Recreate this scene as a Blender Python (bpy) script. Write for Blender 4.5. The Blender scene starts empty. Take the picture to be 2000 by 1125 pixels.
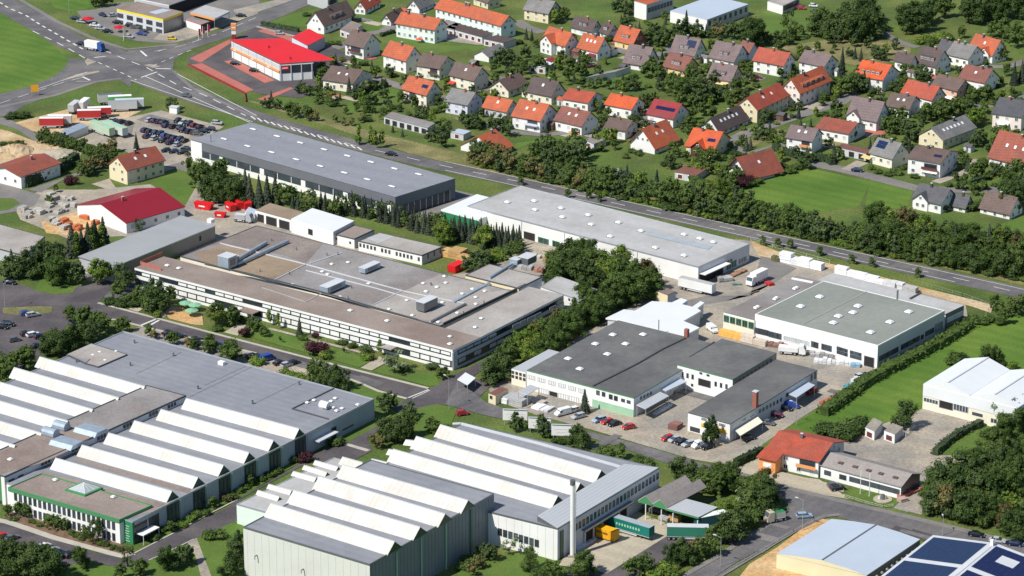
import bpy, math, random
import numpy as np
from mathutils import Vector, Matrix
from mathutils.geometry import tessellate_polygon
RND = random.Random(7)
S = bpy.context.scene
COL = S.collection
# ---------------------------------------------------------------- camera, sky, sun, exposure
CH = 350.0; TH = math.radians(19.9); FP = 6175.0
cam = bpy.data.cameras.new('camera'); camo = bpy.data.objects.new('camera', cam); COL.objects.link(camo)
camo.location = (0, 0, CH); camo.rotation_euler = (math.pi/2-TH, 0, 0)
cam.sensor_width = 36; cam.lens = 36*FP/2000; cam.clip_start = 5; cam.clip_end = 20000
S.camera = camo
W = bpy.data.worlds.new('World'); S.world = W; W.use_nodes = True
nt = W.node_tree; bg = nt.nodes['Background']
sky = nt.nodes.new('ShaderNodeTexSky'); sky.sky_type = 'NISHITA'; sky.sun_disc = False
SUN_YAW = 38.0; SUN_EL = 49.0
sky.sun_elevation = math.radians(SUN_EL); sky.sun_rotation = math.radians(270-SUN_YAW)
sky.air_density = 1.1; sky.dust_density = 0.1; sky.ozone_density = 4.0
nt.links.new(sky.outputs[0], bg.inputs[0]); bg.inputs[1].default_value = 0.088
sl = bpy.data.lights.new('sun', 'SUN'); sl.energy = 4.9; sl.angle = math.radians(0.5); sl.color = (1, .95, .87)
so = bpy.data.objects.new('sun', sl); COL.objects.link(so); so.location = (-300, 400, 600)
_a, _e = math.radians(SUN_YAW), math.radians(SUN_EL)
so.rotation_euler = Vector((math.cos(_a)*math.cos(_e), math.sin(_a)*math.cos(_e), -math.sin(_e))).to_track_quat('-Z', 'Y').to_euler()
S.view_settings.view_transform = 'Standard'; S.view_settings.look = 'None'
S.view_settings.exposure = 0.16; S.view_settings.gamma = 1.0
S.render.engine = 'CYCLES'
# ---------------------------------------------------------------- picture point <-> place
ct, st = math.cos(TH), math.sin(TH)
def ray(px, py):
    a, b = (px-1000)/FP, -(py-562.5)/FP
    return Vector((a, ct+b*st, -st+b*ct))
def P(px, py, z=0.0):
    d = ray(px, py); t = (z-CH)/d.z
    return Vector((d.x*t, d.y*t, z))
def PR(v):
    z = v.y*ct-(v.z-CH)*st; u = v.y*st+(v.z-CH)*ct
    return 1000+FP*v.x/z, 562.5-FP*u/z
def zat(py, Y):
    d = ray(1000, py); return CH+d.z/d.y*Y
# ---------------------------------------------------------------- materials
MATS = {}
def mat(name, c, rough=.8, var=.12, sc=.25, fine=0, met=0, bump=0, bsc=4, tint=None, amt=.5, tsc=.06, stripe=None, objcol=False, rndh=0, spec=None, rt=None):
    if name in MATS: return MATS[name]
    m = bpy.data.materials.new(name); m.use_nodes = True; n = m.node_tree.nodes; l = m.node_tree.links
    b = n['Principled BSDF']; b.inputs['Roughness'].default_value = rough; b.inputs['Metallic'].default_value = met
    if spec is not None: b.inputs['Specular IOR Level'].default_value = spec
    g = n.new('ShaderNodeNewGeometry'); pos = g.outputs['Position']
    def noise(s, d=3, r=.6):
        t = n.new('ShaderNodeTexNoise'); t.inputs['Scale'].default_value = s; t.inputs['Detail'].default_value = d
        t.inputs['Roughness'].default_value = r; l.new(pos, t.inputs['Vector']); return t.outputs['Fac']
    def rng(f, a, bb, lo=.3, hi=.7):
        t = n.new('ShaderNodeMapRange'); t.inputs[1].default_value = lo; t.inputs[2].default_value = hi
        t.inputs[3].default_value = a; t.inputs[4].default_value = bb; l.new(f, t.inputs[0]); return t.outputs[0]
    def mul(a, bb):
        t = n.new('ShaderNodeMath'); t.operation = 'MULTIPLY'; l.new(a, t.inputs[0]); l.new(bb, t.inputs[1]); return t.outputs[0]
    v = rng(noise(sc, 4), 1-var, 1+var)
    if fine: v = mul(v, rng(noise(fine, 3), 1-var*1.2, 1+var*1.2))
    if stripe:      # (angle, period metres, depth)
        mp = n.new('ShaderNodeMapping'); mp.inputs['Rotation'].default_value = (0, 0, -math.radians(stripe[0])); l.new(pos, mp.inputs[0])
        w = n.new('ShaderNodeTexWave'); w.inputs['Scale'].default_value = 1/stripe[1]*.314; w.inputs['Distortion'].default_value = stripe[3] if len(stripe) > 3 else 0
        l.new(mp.outputs[0], w.inputs[0]); v = mul(v, rng(w.outputs['Fac'], 1-stripe[2], 1+stripe[2]*.4, 0, 1))
    if rndh:
        oi = n.new('ShaderNodeObjectInfo'); v = mul(v, rng(oi.outputs['Random'], 1-rndh, 1+rndh, 0, 1))
    base = n.new('ShaderNodeRGB'); base.outputs[0].default_value = (*c, 1); bc = base.outputs[0]
    if objcol:
        oi = n.new('ShaderNodeObjectInfo'); bc = oi.outputs['Color']
    if tint:
        mx = n.new('ShaderNodeMix'); mx.data_type = 'RGBA'; l.new(rng(noise(tsc, 5), 0, amt, .42, .62), mx.inputs[0]); l.new(bc, mx.inputs[6]); mx.inputs[7].default_value = (*tint, 1); bc = mx.outputs[2]
    if rt:
        oi = n.new('ShaderNodeObjectInfo'); mx = n.new('ShaderNodeMix'); mx.data_type = 'RGBA'; l.new(rng(oi.outputs['Random'], 0, .85, 0, 1), mx.inputs[0]); l.new(bc, mx.inputs[6]); mx.inputs[7].default_value = (*rt, 1); bc = mx.outputs[2]
    vm = n.new('ShaderNodeVectorMath'); vm.operation = 'SCALE'; l.new(bc, vm.inputs[0]); l.new(v, vm.inputs['Scale'])
    l.new(vm.outputs[0], b.inputs['Base Color'])
    if bump:
        bm = n.new('ShaderNodeBump'); bm.inputs['Strength'].default_value = bump; bm.inputs['Distance'].default_value = .3
        l.new(noise(bsc, 3), bm.inputs['Height']); l.new(bm.outputs[0], b.inputs['Normal'])
    MATS[name] = m; return m
M = lambda k: MATS[k]
mat('meadow', (.068, .115, .015), .95, .3, .05, 1.2, tint=(.12, .135, .03), amt=.8, tsc=.035, bump=.5, bsc=1.5)
mat('lawn', (.075, .14, .014), .95, .16, .06, 1.5, tint=(.1, .145, .025), amt=.7, tsc=.05, bump=.3, bsc=2)
mat('field', (.07, .15, .01), .95, .14, .03, 1.2, tint=(.105, .17, .018), amt=.9, tsc=.03, stripe=(52, 6, .09, 3), bump=.3, bsc=2)
mat('dry_grass', (.14, .14, .045), .95, .3, .1, 1.2, tint=(.24, .2, .09), amt=.8, tsc=.08, bump=.5, bsc=1.5)
mat('asphalt', (.105, .1, .105), .9, .15, .08, 1.5, tint=(.165, .155, .15), amt=.9, tsc=.06, stripe=(-38, 3.4, .07, 2))
mat('asphalt_new', (.07, .062, .068), .9, .16, .08, 1.5, tint=(.115, .1, .1), amt=.9, tsc=.07)
mat('asphalt_old', (.17, .16, .155), .9, .13, .08, 1.2, tint=(.22, .2, .18), amt=.7, tsc=.06)
mat('concrete', (.36, .31, .24), .9, .18, .12, 1.1, tint=(.24, .225, .2), amt=.9, tsc=.05)
mat('slabs', (.43, .38, .28), .9, .1, .12, 1.1, tint=(.36, .32, .25), amt=.8, tsc=.06, stripe=(55, 5.5, .07))
mat('sand', (.52, .4, .25), .95, .2, .12, .8, tint=(.42, .27, .12), amt=.9, tsc=.05, bump=.6, bsc=1)
mat('clay', (.5, .3, .12), .95, .2, .15, 1, tint=(.55, .38, .2), amt=.9, tsc=.07, bump=.6, bsc=1)
mat('kerb', (.42, .39, .33), .9, .12, .3)
mat('paint_white', (.62, .62, .6), .8, .1, .5)
mat('red_paving', (.42, .13, .1), .9, .1, .2, 1.4)
mat('mulch', (.16, .1, .06), .95, .3, .3, 1.5)
mat('white', (.8, .8, .78), .6, .035, .15, tint=(.7, .7, .66), amt=.5, tsc=.12)
mat('white_sheet', (.7, .72, .73), .45, .03, .15, tint=(.72, .74, .74), amt=.5, tsc=.08)
mat('cream', (.72, .64, .42), .8, .05, .2, tint=(.62, .54, .36), amt=.4)
mat('pale_cream', (.78, .73, .6), .8, .05, .2, tint=(.68, .62, .48), amt=.4)
mat('yellow_wall', (.75, .58, .22), .8, .05, .2)
mat('pink_wall', (.72, .42, .3), .8, .05, .2)
mat('pale_pink', (.78, .68, .62), .8, .05, .2)
mat('lavender', (.62, .64, .75), .8, .05, .2)
mat('mint', (.68, .78, .72), .8, .05, .2)
mat('grey_wall', (.45, .46, .48), .6, .06, .2)
mat('light_grey', (.56, .58, .6), .55, .05, .2, tint=(.48, .5, .52), amt=.5)
mat('orange_wall', (.72, .3, .1), .8, .05, .2)
mat('brown_wood', (.13, .06, .035), .7, .2, .8)
mat('maroon_wood', (.12, .03, .025), .7, .15, .8)
mat('brick', (.28, .1, .07), .85, .15, 1.2)
for k, c in dict(orange=(.44, .1, .038), bright_orange=(.55, .09, .022), red_orange=(.38, .07, .035), rust=(.27, .07, .042), maroon=(.26, .022, .025),
                 brown=(.13, .085, .072), dark_brown=(.085, .058, .055), red_brown=(.21, .075, .055), dark_grey=(.085, .085, .095), grey=(.19, .185, .18), mauve=(.17, .12, .12)).items():
    mat('tile_'+k, c, .75, .14, .35, 1.8, tint=tuple(x*.62+.03 for x in c), amt=.55, tsc=.16, stripe=(55, .7, .12), bump=.25, bsc=3)
mat('store_red', (.68, .012, .016), .5, .05, .2)
mat('hall_red', (.25, .012, .022), .45, .06, .15, stripe=(55, 1.2, .08))
mat('roof_grey', (.25, .26, .29), .7, .06, .05, .5, tint=(.21, .22, .245), amt=.8, tsc=.05, stripe=(55, 9, .04))
mat('fascia_grey', (.15, .155, .175), .5, .06, .2)
mat('roof_light', (.44, .44, .435), .75, .06, .05, .5, tint=(.35, .34, .325), amt=.9, tsc=.05, stripe=(55, 10, .04))
mat('roof_blue', (.225, .235, .262), .65, .05, .05, .4, tint=(.27, .28, .3), amt=.8, tsc=.03, stripe=(55, 3, .05))
mat('roof_metal', (.44, .46, .48), .5, .04, .1, stripe=(-35, 1.0, .1))
mat('roof_paleblue', (.46, .52, .6), .45, .04, .1, stripe=(55, 1.0, .08))
mat('roof_dark', (.105, .105, .105), .85, .1, .05, .6, tint=(.14, .14, .135), amt=.8, tsc=.05)
mat('roof_green', (.215, .235, .205), .85, .06, .05, .5, tint=(.25, .265, .235), amt=.8, tsc=.03)
mat('gravel_brown', (.265, .215, .185), .95, .12, .08, 1.5, tint=(.2, .15, .13), amt=.9, tsc=.05)
mat('gravel_grey', (.27, .255, .25), .95, .12, .08, 1.5, tint=(.2, .175, .165), amt=.9, tsc=.045)
mat('gravel_light', (.36, .34, .315), .95, .1, .08, 1.3, tint=(.29, .255, .23), amt=.9, tsc=.05)
mat('gravel_tan', (.29, .22, .15), .95, .12, .08, 1.5, tint=(.22, .165, .12), amt=.9, tsc=.06)
mat('gravel_dark', (.2, .165, .15), .95, .15, .08, 1.5, tint=(.27, .23, .2), amt=.8, tsc=.06)
mat('shed_roof', (.33, .34, .345), .6, .06, .1, stripe=(-35, 1.2, .1))
mat('fibre_roof', (.3, .27, .25), .9, .12, .12, 1.5, tint=(.2, .17, .16), amt=.7, tsc=.12)
mat('monitor_sheet', (.58, .575, .55), .4, .04, .15, 2, tint=(.5, .48, .43), amt=.9, tsc=.15, stripe=(-35, 1.6, .05))
mat('cream_grey', (.6, .61, .57), .6, .04, .15, tint=(.58, .58, .53), amt=.5, tsc=.1)
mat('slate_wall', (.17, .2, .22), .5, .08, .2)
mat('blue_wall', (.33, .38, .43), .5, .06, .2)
mat('trim_dark', (.07, .075, .08), .7, .1)
mat('trim_green', (.07, .24, .1), .55, .06)
mat('deep_green', (.012, .06, .035), .4, .1)
mat('mid_green', (.03, .2, .09), .5, .08)
mat('pale_green', (.32, .52, .36), .6, .08)
mat('metal', (.5, .52, .54), .35, .08, .5, met=.5)
mat('metal_dark', (.2, .21, .22), .4, .08, .5, met=.5)
mat('galvanised', (.36, .43, .5), .4, .12, .5, met=.3)
mat('glass', (.045, .06, .075), .12, .2, .3, rndh=.5)
mat('glass_light', (.42, .46, .48), .25, .1, .3, rndh=.15)
mat('opening_shade', (.02, .018, .018), .9, .1)  # near-black sheet: shade inside open gates and bays, put into the colour
mat('rooflight', (.78, .8, .8), .3, .04)
mat('solar', (.012, .018, .07), .15, .15, .8)
mat('solar_blue', (.014, .028, .08), .2, .12, .8, stripe=(55, .5, .12))
mat('rubber', (.02, .02, .022), .8, .1)
mat('car_paint', (.1, .1, .1), .25, .02, objcol=True, spec=.6)
mat('plain', (.5, .5, .5), .6, .06, .3, objcol=True)
mat('goods', (.5, .5, .5), .8, .15, 1, objcol=True)
mat('bark', (.07, .05, .035), .9, .2, 2)
mat('leaf', (.038, .08, .014), .8, .4, .5, 2.2, rndh=.3, tint=(.08, .128, .024), amt=.9, tsc=.35, spec=.2, rt=(.055, .08, .02))
mat('leaf_light', (.07, .13, .016), .8, .35, .5, 2.2, rndh=.25, tint=(.15, .17, .035), amt=.8, tsc=.35, spec=.2)
mat('leaf_dark', (.018, .042, .015), .8, .4, .5, 2.2, rndh=.3, tint=(.045, .075, .02), amt=.8, tsc=.35, spec=.2, rt=(.04, .055, .03))
mat('needle', (.03, .048, .032), .8, .4, .5, 2.2, rndh=.3, tint=(.065, .08, .06), amt=.8, tsc=.4, spec=.2, rt=(.05, .06, .035))
mat('leaf_purple', (.045, .012, .018), .75, .35, .5, 2.2, rndh=.2, spec=.25)
mat('leaf_pale', (.18, .22, .12), .75, .25, .5, 2.2, rndh=.2, spec=.25)
mat('leaf_rust', (.12, .095, .035), .8, .4, .5, 2.2, rndh=.3, tint=(.07, .09, .03), amt=.9, tsc=.3, spec=.2)
# ---------------------------------------------------------------- mesh builder
Z = Vector((0, 0, 1))
class MB:
    def __init__(s): s.v = []; s.f = []; s.m = []; s.mats = []
    def mi(s, m):
        if m not in s.mats: s.mats.append(m)
        return s.mats.index(m)
    def face(s, pts, m):
        i = len(s.v); s.v += [tuple(p) for p in pts]; s.f.append(list(range(i, i+len(pts)))); s.m.append(s.mi(m))
    def ngon(s, pts, m, flip=False):
        i = len(s.v); s.v += [tuple(p) for p in pts]; k = s.mi(m)
        for t in tessellate_polygon([[Vector(p) for p in pts]]):
            t = list(t)
            a, b, c = (Vector(pts[j]) for j in t)
            if (b-a).cross(c-a).z < 0: t = t[::-1]
            s.f.append([i+j for j in t]); s.m.append(k)
    def hexa(s, b, t, m, mt=None, cap=True):
        """b, t: bottom and top loops (same count, same order)"""
        n = len(b); i = len(s.v); s.v += [tuple(p) for p in b]+[tuple(p) for p in t]
        c = sum(b, Vector())/n; nn = (b[1]-b[0]).cross(b[2]-b[0]); up = (sum(t, Vector())/n-c)
        fl = nn.dot(up) < 0
        k = s.mi(m); kt = s.mi(mt) if mt else k
        for j in range(n):
            q = [i+j, i+(j+1) % n, i+n+(j+1) % n, i+n+j]
            s.f.append(q[::-1] if fl else q); s.m.append(k)
        if cap:
            q = [i+n+j for j in range(n)]; s.f.append(q[::-1] if fl else q); s.m.append(kt)
            q = [i+j for j in range(n)]; s.f.append(q if fl else q[::-1]); s.m.append(k)
    def obox(s, o, x, y, z, m, mt=None):
        """box from corner o with edge vectors x, y, z"""
        s.hexa([o, o+x, o+x+y, o+y], [o+z, o+x+z, o+x+y+z, o+y+z], m, mt)
    def cbox(s, c, x, y, z, m, mt=None): s.obox(c-x/2-y/2, x, y, z, m, mt)
    def tube(s, a, b, r, m, n=8, r2=None):
        d = (b-a).normalized(); x = d.orthogonal().normalized(); y = d.cross(x); r2 = r if r2 is None else r2
        L = [[c+(x*math.cos(t)+y*math.sin(t))*rr for t in (2*math.pi*k/n for k in range(n))] for c, rr in ((a, r), (b, r2))]
        s.hexa(L[0], L[1], m)
    def mesh(s, name):
        me = bpy.data.meshes.new(name); me.from_pydata(s.v, [], s.f)
        for m in s.mats: me.materials.append(M(m))
        me.polygons.foreach_set('material_index', s.m); me.update(); return me
    def build(s, name, parent=None, **kw): return obj(name, s.mesh(name), parent, **kw)
def obj(name, me, parent=None, label=None, cat=None, group=None, kind=None, col=None):
    o = bpy.data.objects.new(name, me); COL.objects.link(o)
    if parent: o.parent = parent
    tag(o, label, cat, group, kind)
    if col: o.color = (*col, 1)
    return o
def tag(o, label=None, cat=None, group=None, kind=None):
    if label: o['label'] = label
    if cat: o['category'] = cat
    if group: o['group'] = group
    if kind: o['kind'] = kind
def thing(name, label, cat, loc=(0, 0, 0), rz=0, group=None):
    o = obj(name, None, None, label, cat, group); o.location = loc; o.rotation_euler = (0, 0, rz); return o
def put(o, loc, rz=0, sc=None):
    o.location = loc; o.rotation_euler = (0, 0, rz)
    if sc: o.scale = sc if hasattr(sc, '__len__') else (sc,)*3
    return o
def dup(o, parent=None):
    c = o.copy(); COL.objects.link(c)
    if parent: c.parent = parent
    for ch in KIDS.get(o.name, []):
        dup(ch, c)
    return c
KIDS = {}
def kids(o, *chs): KIDS[o.name] = list(chs); return o
NAMES = []      # landmarks: (px, py, phrase)
def mark(px, py, s): NAMES.append((px, py, s))
def local(pts, o):       # world points to thing-local (things are unrotated empties at o)
    return [p-o for p in pts]
# ---------------------------------------------------------------- ground sheets
LAYN = {}
def lz(lay):
    k = LAYN[lay] = LAYN.get(lay, 0)+1; return lay*.02+k*.0012
def sheet(name, pts, m, lay, label=None, kind='structure'):
    b = MB(); z = lz(lay); b.ngon([P(x, y, 0)+Z*z for x, y in pts], m)
    return b.build(name, kind=kind, label=label)
def strip_pts(pts, w, z=0):
    ps = [P(x, y, 0) for x, y in pts]; out = []
    for i, p in enumerate(ps):
        d = (ps[min(i+1, len(ps)-1)]-ps[max(i-1, 0)]).normalized(); n = Vector((-d.y, d.x, 0))
        out.append((p-n*w/2+Z*z, p+n*w/2+Z*z))
    return out
def strip(name, pts, w, m, lay=0, h=0, label=None):
    b = MB(); s = strip_pts(pts, w, lz(lay))
    for (a0, a1), (b0, b1) in zip(s, s[1:]):
        if h: b.hexa([a0, b0, b1, a1], [q+Z*h for q in (a0, b0, b1, a1)], m)
        else: b.face([a0, b0, b1, a1], m)
    return b.build(name, kind='structure', label=label)
def dashes(name, pts, w, on, off, lay=9, m='paint_white', h=0):
    b = MB(); ps = [P(x, y, 0) for x, y in pts]; t = 0.0; zz = Z*lz(lay); lens = [(q-p).length for p, q in zip(ps, ps[1:])]; tot = sum(lens)
    def at(t):
        for k, L in enumerate(lens):
            if t <= L or k == len(lens)-1: return ps[k]+(ps[k+1]-ps[k])*(t/L), (ps[k+1]-ps[k]).normalized()
            t -= L
    while t < tot:
        a, d = at(t); e, _ = at(min(t+on, tot)); n = Vector((-d.y, d.x, 0))*w/2; z = zz
        b.face([a-n+z, e-n+z, e+n+z, a+n+z], m); t += on+off
    return b.build(name, kind='structure')
# ---------------------------------------------------------------- walls and windows
class Wall:
    """vertical plane through o (at the ground) along horizontal unit d; n points out, towards the viewer"""
    def __init__(s, o, d, L=None):
        s.o = Vector((o.x, o.y, 0)); s.d = Vector((d.x, d.y, 0)).normalized(); s.L = L
        n = Vector((s.d.y, -s.d.x, 0)); 
        if n.y > 0: n = -n
        s.n = n
    def at(s, a, z, out=0): return s.o+s.d*a+Z*z+s.n*out
    def pix(s, px, py):
        r = ray(px, py); c = Vector((0, 0, CH)); t = (s.o-c).dot(s.n)/r.dot(s.n); p = c+r*t
        return (p-s.o).dot(s.d), p.z
def unit_window(frame, glass, bars=0, fr=.09, sill=False):
    b = MB(); X, Y, ZZ = Vector((1, 0, 0)), Vector((0, 1, 0)), Z
    b.obox(Vector((-.5, -.02, -.5)), X, Y*.03, ZZ, glass)
    for o, x, z in (((-.5, -.05, -.5), X, ZZ*fr), ((-.5, -.05, .5-fr), X, ZZ*fr), ((-.5, -.05, -.5+fr), X*fr, ZZ*(1-2*fr)), ((.5-fr, -.05, -.5+fr), X*fr, ZZ*(1-2*fr))):
        b.obox(Vector(o), x, Y*.08, z, frame)
    for k in range(bars):
        b.obox(Vector((-.5+(k+1)/(bars+1)-.03, -.05, -.5+fr)), X*.06, Y*.07, ZZ*(1-2*fr), frame)
    return b.mesh('window')
WIN = {}
def winmesh(kind):
    if kind not in WIN:
        WIN[kind] = {'w': lambda: unit_window('white', 'glass', 1, .1), 'd': lambda: unit_window('trim_dark', 'glass', 0, .06),
                     'big': lambda: unit_window('metal', 'glass', 4, .04), 'l': lambda: unit_window('white', 'glass_light', 1, .1),
                     'g': lambda: unit_window('mid_green', 'glass', 1, .1), 'o': lambda: unit_window('metal_dark', 'opening_shade', 0, .05),
                     'door': lambda: unit_window('white', 'metal_dark', 0, .08), 'panel': lambda: unit_window('trim_dark', 'white', 0, .03),
                     'glass': lambda: unit_window('trim_dark', 'glass', 6, .03), 'gate': lambda: unit_window('metal', 'white', 3, .05), 'sky': lambda: unit_window('metal_dark', 'glass', 0, .1),
                     'brown': lambda: unit_window('white', 'maroon_wood', 0, .12)}[kind]()
    return WIN[kind]
def win(wall, s, z, w, h, kind='w', parent=None, org=Vector(), name='window', out=.03):
    """s, z = centre on the wall"""
    o = obj(name, winmesh(kind), parent)
    x = wall.d; y = wall.n
    if x.cross(Z).dot(y) < 0: x = -x
    R = Matrix(((x.x, -y.x, 0), (x.y, -y.y, 0), (0, 0, 1))).to_4x4()
    p = wall.at(s, z, out)-org
    o.matrix_local = Matrix.Translation(p) @ R @ Matrix.Diagonal((w, 1.6, h, 1))
    return o
def winrow(wall, a, b, n, w, h, kind='w', parent=None, org=Vector(), name='window', skip=()):
    """a, b: picture points of the first and last window centres"""
    s0, z0 = wall.pix(*a); s1, z1 = wall.pix(*b)
    for k in range(n):
        if k in skip: continue
        t = k/max(n-1, 1); win(wall, s0+(s1-s0)*t, z0+(z1-z0)*t, w, h, kind, parent, org, name)
def winpx(wall, x0, y0, x1, y1, kind='d', parent=None, org=Vector(), name='window'):
    """window from its left-top and right-bottom picture points (taken along the wall)"""
    s0, z0 = wall.pix(x0, y0); s1, z1 = wall.pix(x1, y1)
    return win(wall, (s0+s1)/2, (z0+z1)/2, abs(s1-s0), max(abs(z1-z0), .3), kind, parent, org, name)
# ---------------------------------------------------------------- flat-roofed building block
class Block:
    """N, L, R: near, left and right roof corners in the picture at height h. Builds walls and roof slab."""
    def __init__(s, name, label, cat, N, L, R, h, front='white', right=None, roof='roof_light', trim='trim_dark', th=.35, par=0.0, over=.0, parent=None, org=None, wn='wall', rn='roof', z0=0, nm=None, slope=None, back=None):
        n, l, r = (P(*q, h) for q in (N, L, R)); f = l+r-n; s.h = h
        if parent is None:
            org = Vector((n.x, n.y, 0)); parent = thing(name, label, cat, org)
            if nm: mark((N[0]+L[0]+R[0])/3, (N[1]+L[1]+R[1])/3, nm)
        s.t = parent; s.org = org; s.n, s.l, s.r, s.f = n, l, r, f
        g = lambda p, z: Vector((p.x, p.y, z))-org
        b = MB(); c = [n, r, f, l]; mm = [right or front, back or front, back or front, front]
        for i in range(4):
            p, q = c[i], c[(i+1) % 4]; b.face([g(p, z0), g(q, z0), g(q, h-th), g(p, h-th)], mm[i])
        b.face([g(p, h-th) for p in c], front)
        s.wall = b.build(wn, parent)
        b = MB(); ul = (l-n).normalized(); ur = (r-n).normalized(); e = over
        cc = [n-(ul+ur)*e, r+(ur-ul)*e, f+(ul+ur)*e, l+(ul-ur)*e]
        if par:
            b.hexa([g(p, h-th) for p in cc], [g(p, h) for p in cc], trim, roof)
            a, bb = (l-n).length+2*e, (r-n).length+2*e; o = g(cc[0], h)
            for q, x, y in ((o, ul*a, ur*.3), (o+ur*(bb-.3), ul*a, ur*.3), (o+ur*.3, ul*.3, ur*(bb-.6)), (o+ul*(a-.3)+ur*.3, ul*.3, ur*(bb-.6))):
                b.obox(q, x, y, Z*par, trim)
        else:
            b.hexa([g(p, h-th) for p in cc], [g(p, h) for p in cc], trim, roof)
        s.roof = b.build(rn, parent)
        s.ul, s.ur = ul, ur; s.a, s.b = (l-n).length, (r-n).length
        s.F = Wall(n, ul, s.a); s.R = Wall(n, ur, s.b)
    def on(s, px, py, z=None): return P(px, py, s.h if z is None else z)-s.org
    def box(s, px, py, a, b, h, m, name, mt=None, z=None, dz=0, label=None):
        """small box on the roof, centred at a picture point; a along ul, b along ur"""
        k = MB(); k.cbox(s.on(px, py, z)+Z*dz, s.ul*a, s.ur*b, Z*h, m, mt); return k.build(name, s.roof, label=label)
    def lights(s, pts, a=1.5, b=1.5, h=.35, m='rooflight', name='rooflight', z=None):
        k = MB(); k.cbox(Vector((0, 0, -.02)), s.ul*(a+.3), s.ur*(b+.3), Z*.2, 'metal_dark'); 
        lo = [Vector((0, 0, .18))+s.ul*a/2*i+s.ur*b/2*j for i, j in ((1, 1), (-1, 1), (-1, -1), (1, -1))]
        k.hexa(lo, [Vector((p.x*.6, p.y*.6, .18+h)) for p in lo], m); me = k.mesh(name)
        for p in pts: put(obj(name, me, s.roof), s.on(*p, z))
    def line(s, pts, m='trim_dark', w=.25, h=.12, name='roof_edge', z=None, dz=0):
        k = MB(); q = [s.on(*p, z)+Z*dz for p in pts]
        for a, b in zip(q, q[1:]):
            d = (b-a).normalized(); n = Vector((-d.y, d.x, 0))*w/2; k.obox(a-n, b-a, n*2, Z*h, m)
        return k.build(name, s.roof)
    def patch(s, pts, m, name, dz=.02, z=None, h=0):
        k = MB(); q = [s.on(*p, z)+Z*dz for p in pts]
        if h: k.hexa([p-Z*dz for p in q], [p+Z*h for p in q], m)
        else: k.ngon(q, m)
        return k.build(name, s.roof)
    def post(s, px, py, h, r=.12, m='metal_dark', name='pipe', z=None):
        k = MB(); a = s.on(px, py, z); k.tube(a, a+Z*h, r, m, 6); return k.build(name, s.t if h < 0 else s.roof)
# ================================================================ ground, roads, yards
b = MB(); b.face([Vector((-3500, 100, 0)), Vector((3500, 100, 0)), Vector((3500, 9000, 0)), Vector((-3500, 9000, 0))], 'meadow')
b.build('ground', kind='structure', label='rough green grass under the whole scene')
q = lambda ox, oy, k: (lambda *p: [(ox+p[i]/k, oy+p[i+1]/k) for i in range(0, len(p), 2)])
A1 = q(0, 0, 3.75); A2 = q(450, 0, 3.75); A3 = q(900, 0, 3.75); A4 = q(1350, 0, 5.357); A5 = q(1650, 0, 5.357)
A6 = q(1350, 200, 5.357); A7 = q(1650, 200, 5.357); A8 = q(950, 130, 4.1667)
B1 = q(0, 200, 3.75); B2 = q(0, 450, 3.75); B3 = q(400, 350, 3.75); B4 = q(800, 400, 3.75); B5 = q(400, 550, 3.75)
B6 = q(950, 600, 3.75); B7 = q(1300, 450, 3.75); B8 = q(1500, 500, 3.75)
C1 = q(0, 825, 3.75); C2 = q(0, 625, 3.75); C3 = q(450, 825, 3.75); C4 = q(900, 825, 3.75); C5 = q(1300, 700, 4.6875)
C6 = q(1400, 825, 3.75); C7 = q(1600, 650, 4.6875); C8 = q(1700, 900, 5)
# fields and lawns
sheet('field', A1(-60,60, 60,110, 240,230, 400,340, 500,440, 490,480, 400,560, 200,640, -60,700), 'field', 1)
sheet('field', A1(330,-40, 760,-40, 700,40, 560,90, 400,60), 'field', 1)
sheet('field', A6(560,930, 850,790, 1150,700, 1300,700, 1875,830, 1760,1080, 1200,1180, 800,1160), 'field', 1)
sheet('field', [(1788,362),(1700,345),(1690,400),(1770,410)], 'field', 1)
sheet('field', B8(-200,1450, 0,1330, 700,950, 1480,520, 1900,420, 2100,500, 2100,900, 1700,1300, 900,1700, 300,1600), 'field', 1)
sheet('field', A4(740,90, 1270,120, 1260,370, 940,400, 760,300), 'lawn', 1)
sheet('field', [(1950,440),(2010,420),(2010,480),(1975,480)], 'lawn', 1)
sheet('lawn', A1(60,880, 150,770, 700,600, 890,580, 1180,700, 1500,830, 1780,905, 1700,925, 1300,830, 1190,820, 900,890, 300,800), 'meadow', 2)
sheet('lawn', A2(820,780, 1150,640, 1260,670, 1200,740, 860,830), 'lawn', 1)
sheet('lawn', B1(1050,640, 1200,520, 1380,480, 1560,560, 1560,760, 1340,740, 1180,640), 'lawn', 2)
sheet('lawn', B1(-40,700, 100,705, 150,740, 60,790, -40,800), 'lawn', 5)
sheet('lawn', B1(-40,200, 160,290, 60,340, -40,350), 'lawn', 2)
sheet('meadow', A4(800,500, 1560,400, 2300,440, 2290,640, 1700,680, 1060,560), 'dry_grass', 1)
sheet('lawn', B5(300,400, 470,350, 1230,580, 1130,630, 700,510), 'lawn', 7)
sheet('lawn', B5(1240,660, 1340,600, 1700,680, 1720,760, 1640,770), 'lawn', 7)
sheet('lawn', B5(1040,740, 1110,735, 1270,810, 1430,880, 1300,930, 1200,900, 1060,820), 'lawn', 7)
sheet('lawn', B5(1560,930, 1700,900, 1850,930, 1800,1060, 1740,1180, 1500,1180), 'lawn', 7)
sheet('lawn', B5(980,1150, 1100,1060, 1370,935, 1400,960, 1260,1060, 1050,1180), 'lawn', 7)
sheet('lawn', C1(1000,1060, 1200,950, 1340,900, 1440,1000, 1520,1160, 900,1180, 440,1180, 520,1040, 860,1060), 'lawn', 7)
sheet('lawn', C1(1440,850, 1740,720, 1800,780, 1780,1180, 1550,1180, 1470,960), 'lawn', 7)
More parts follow.
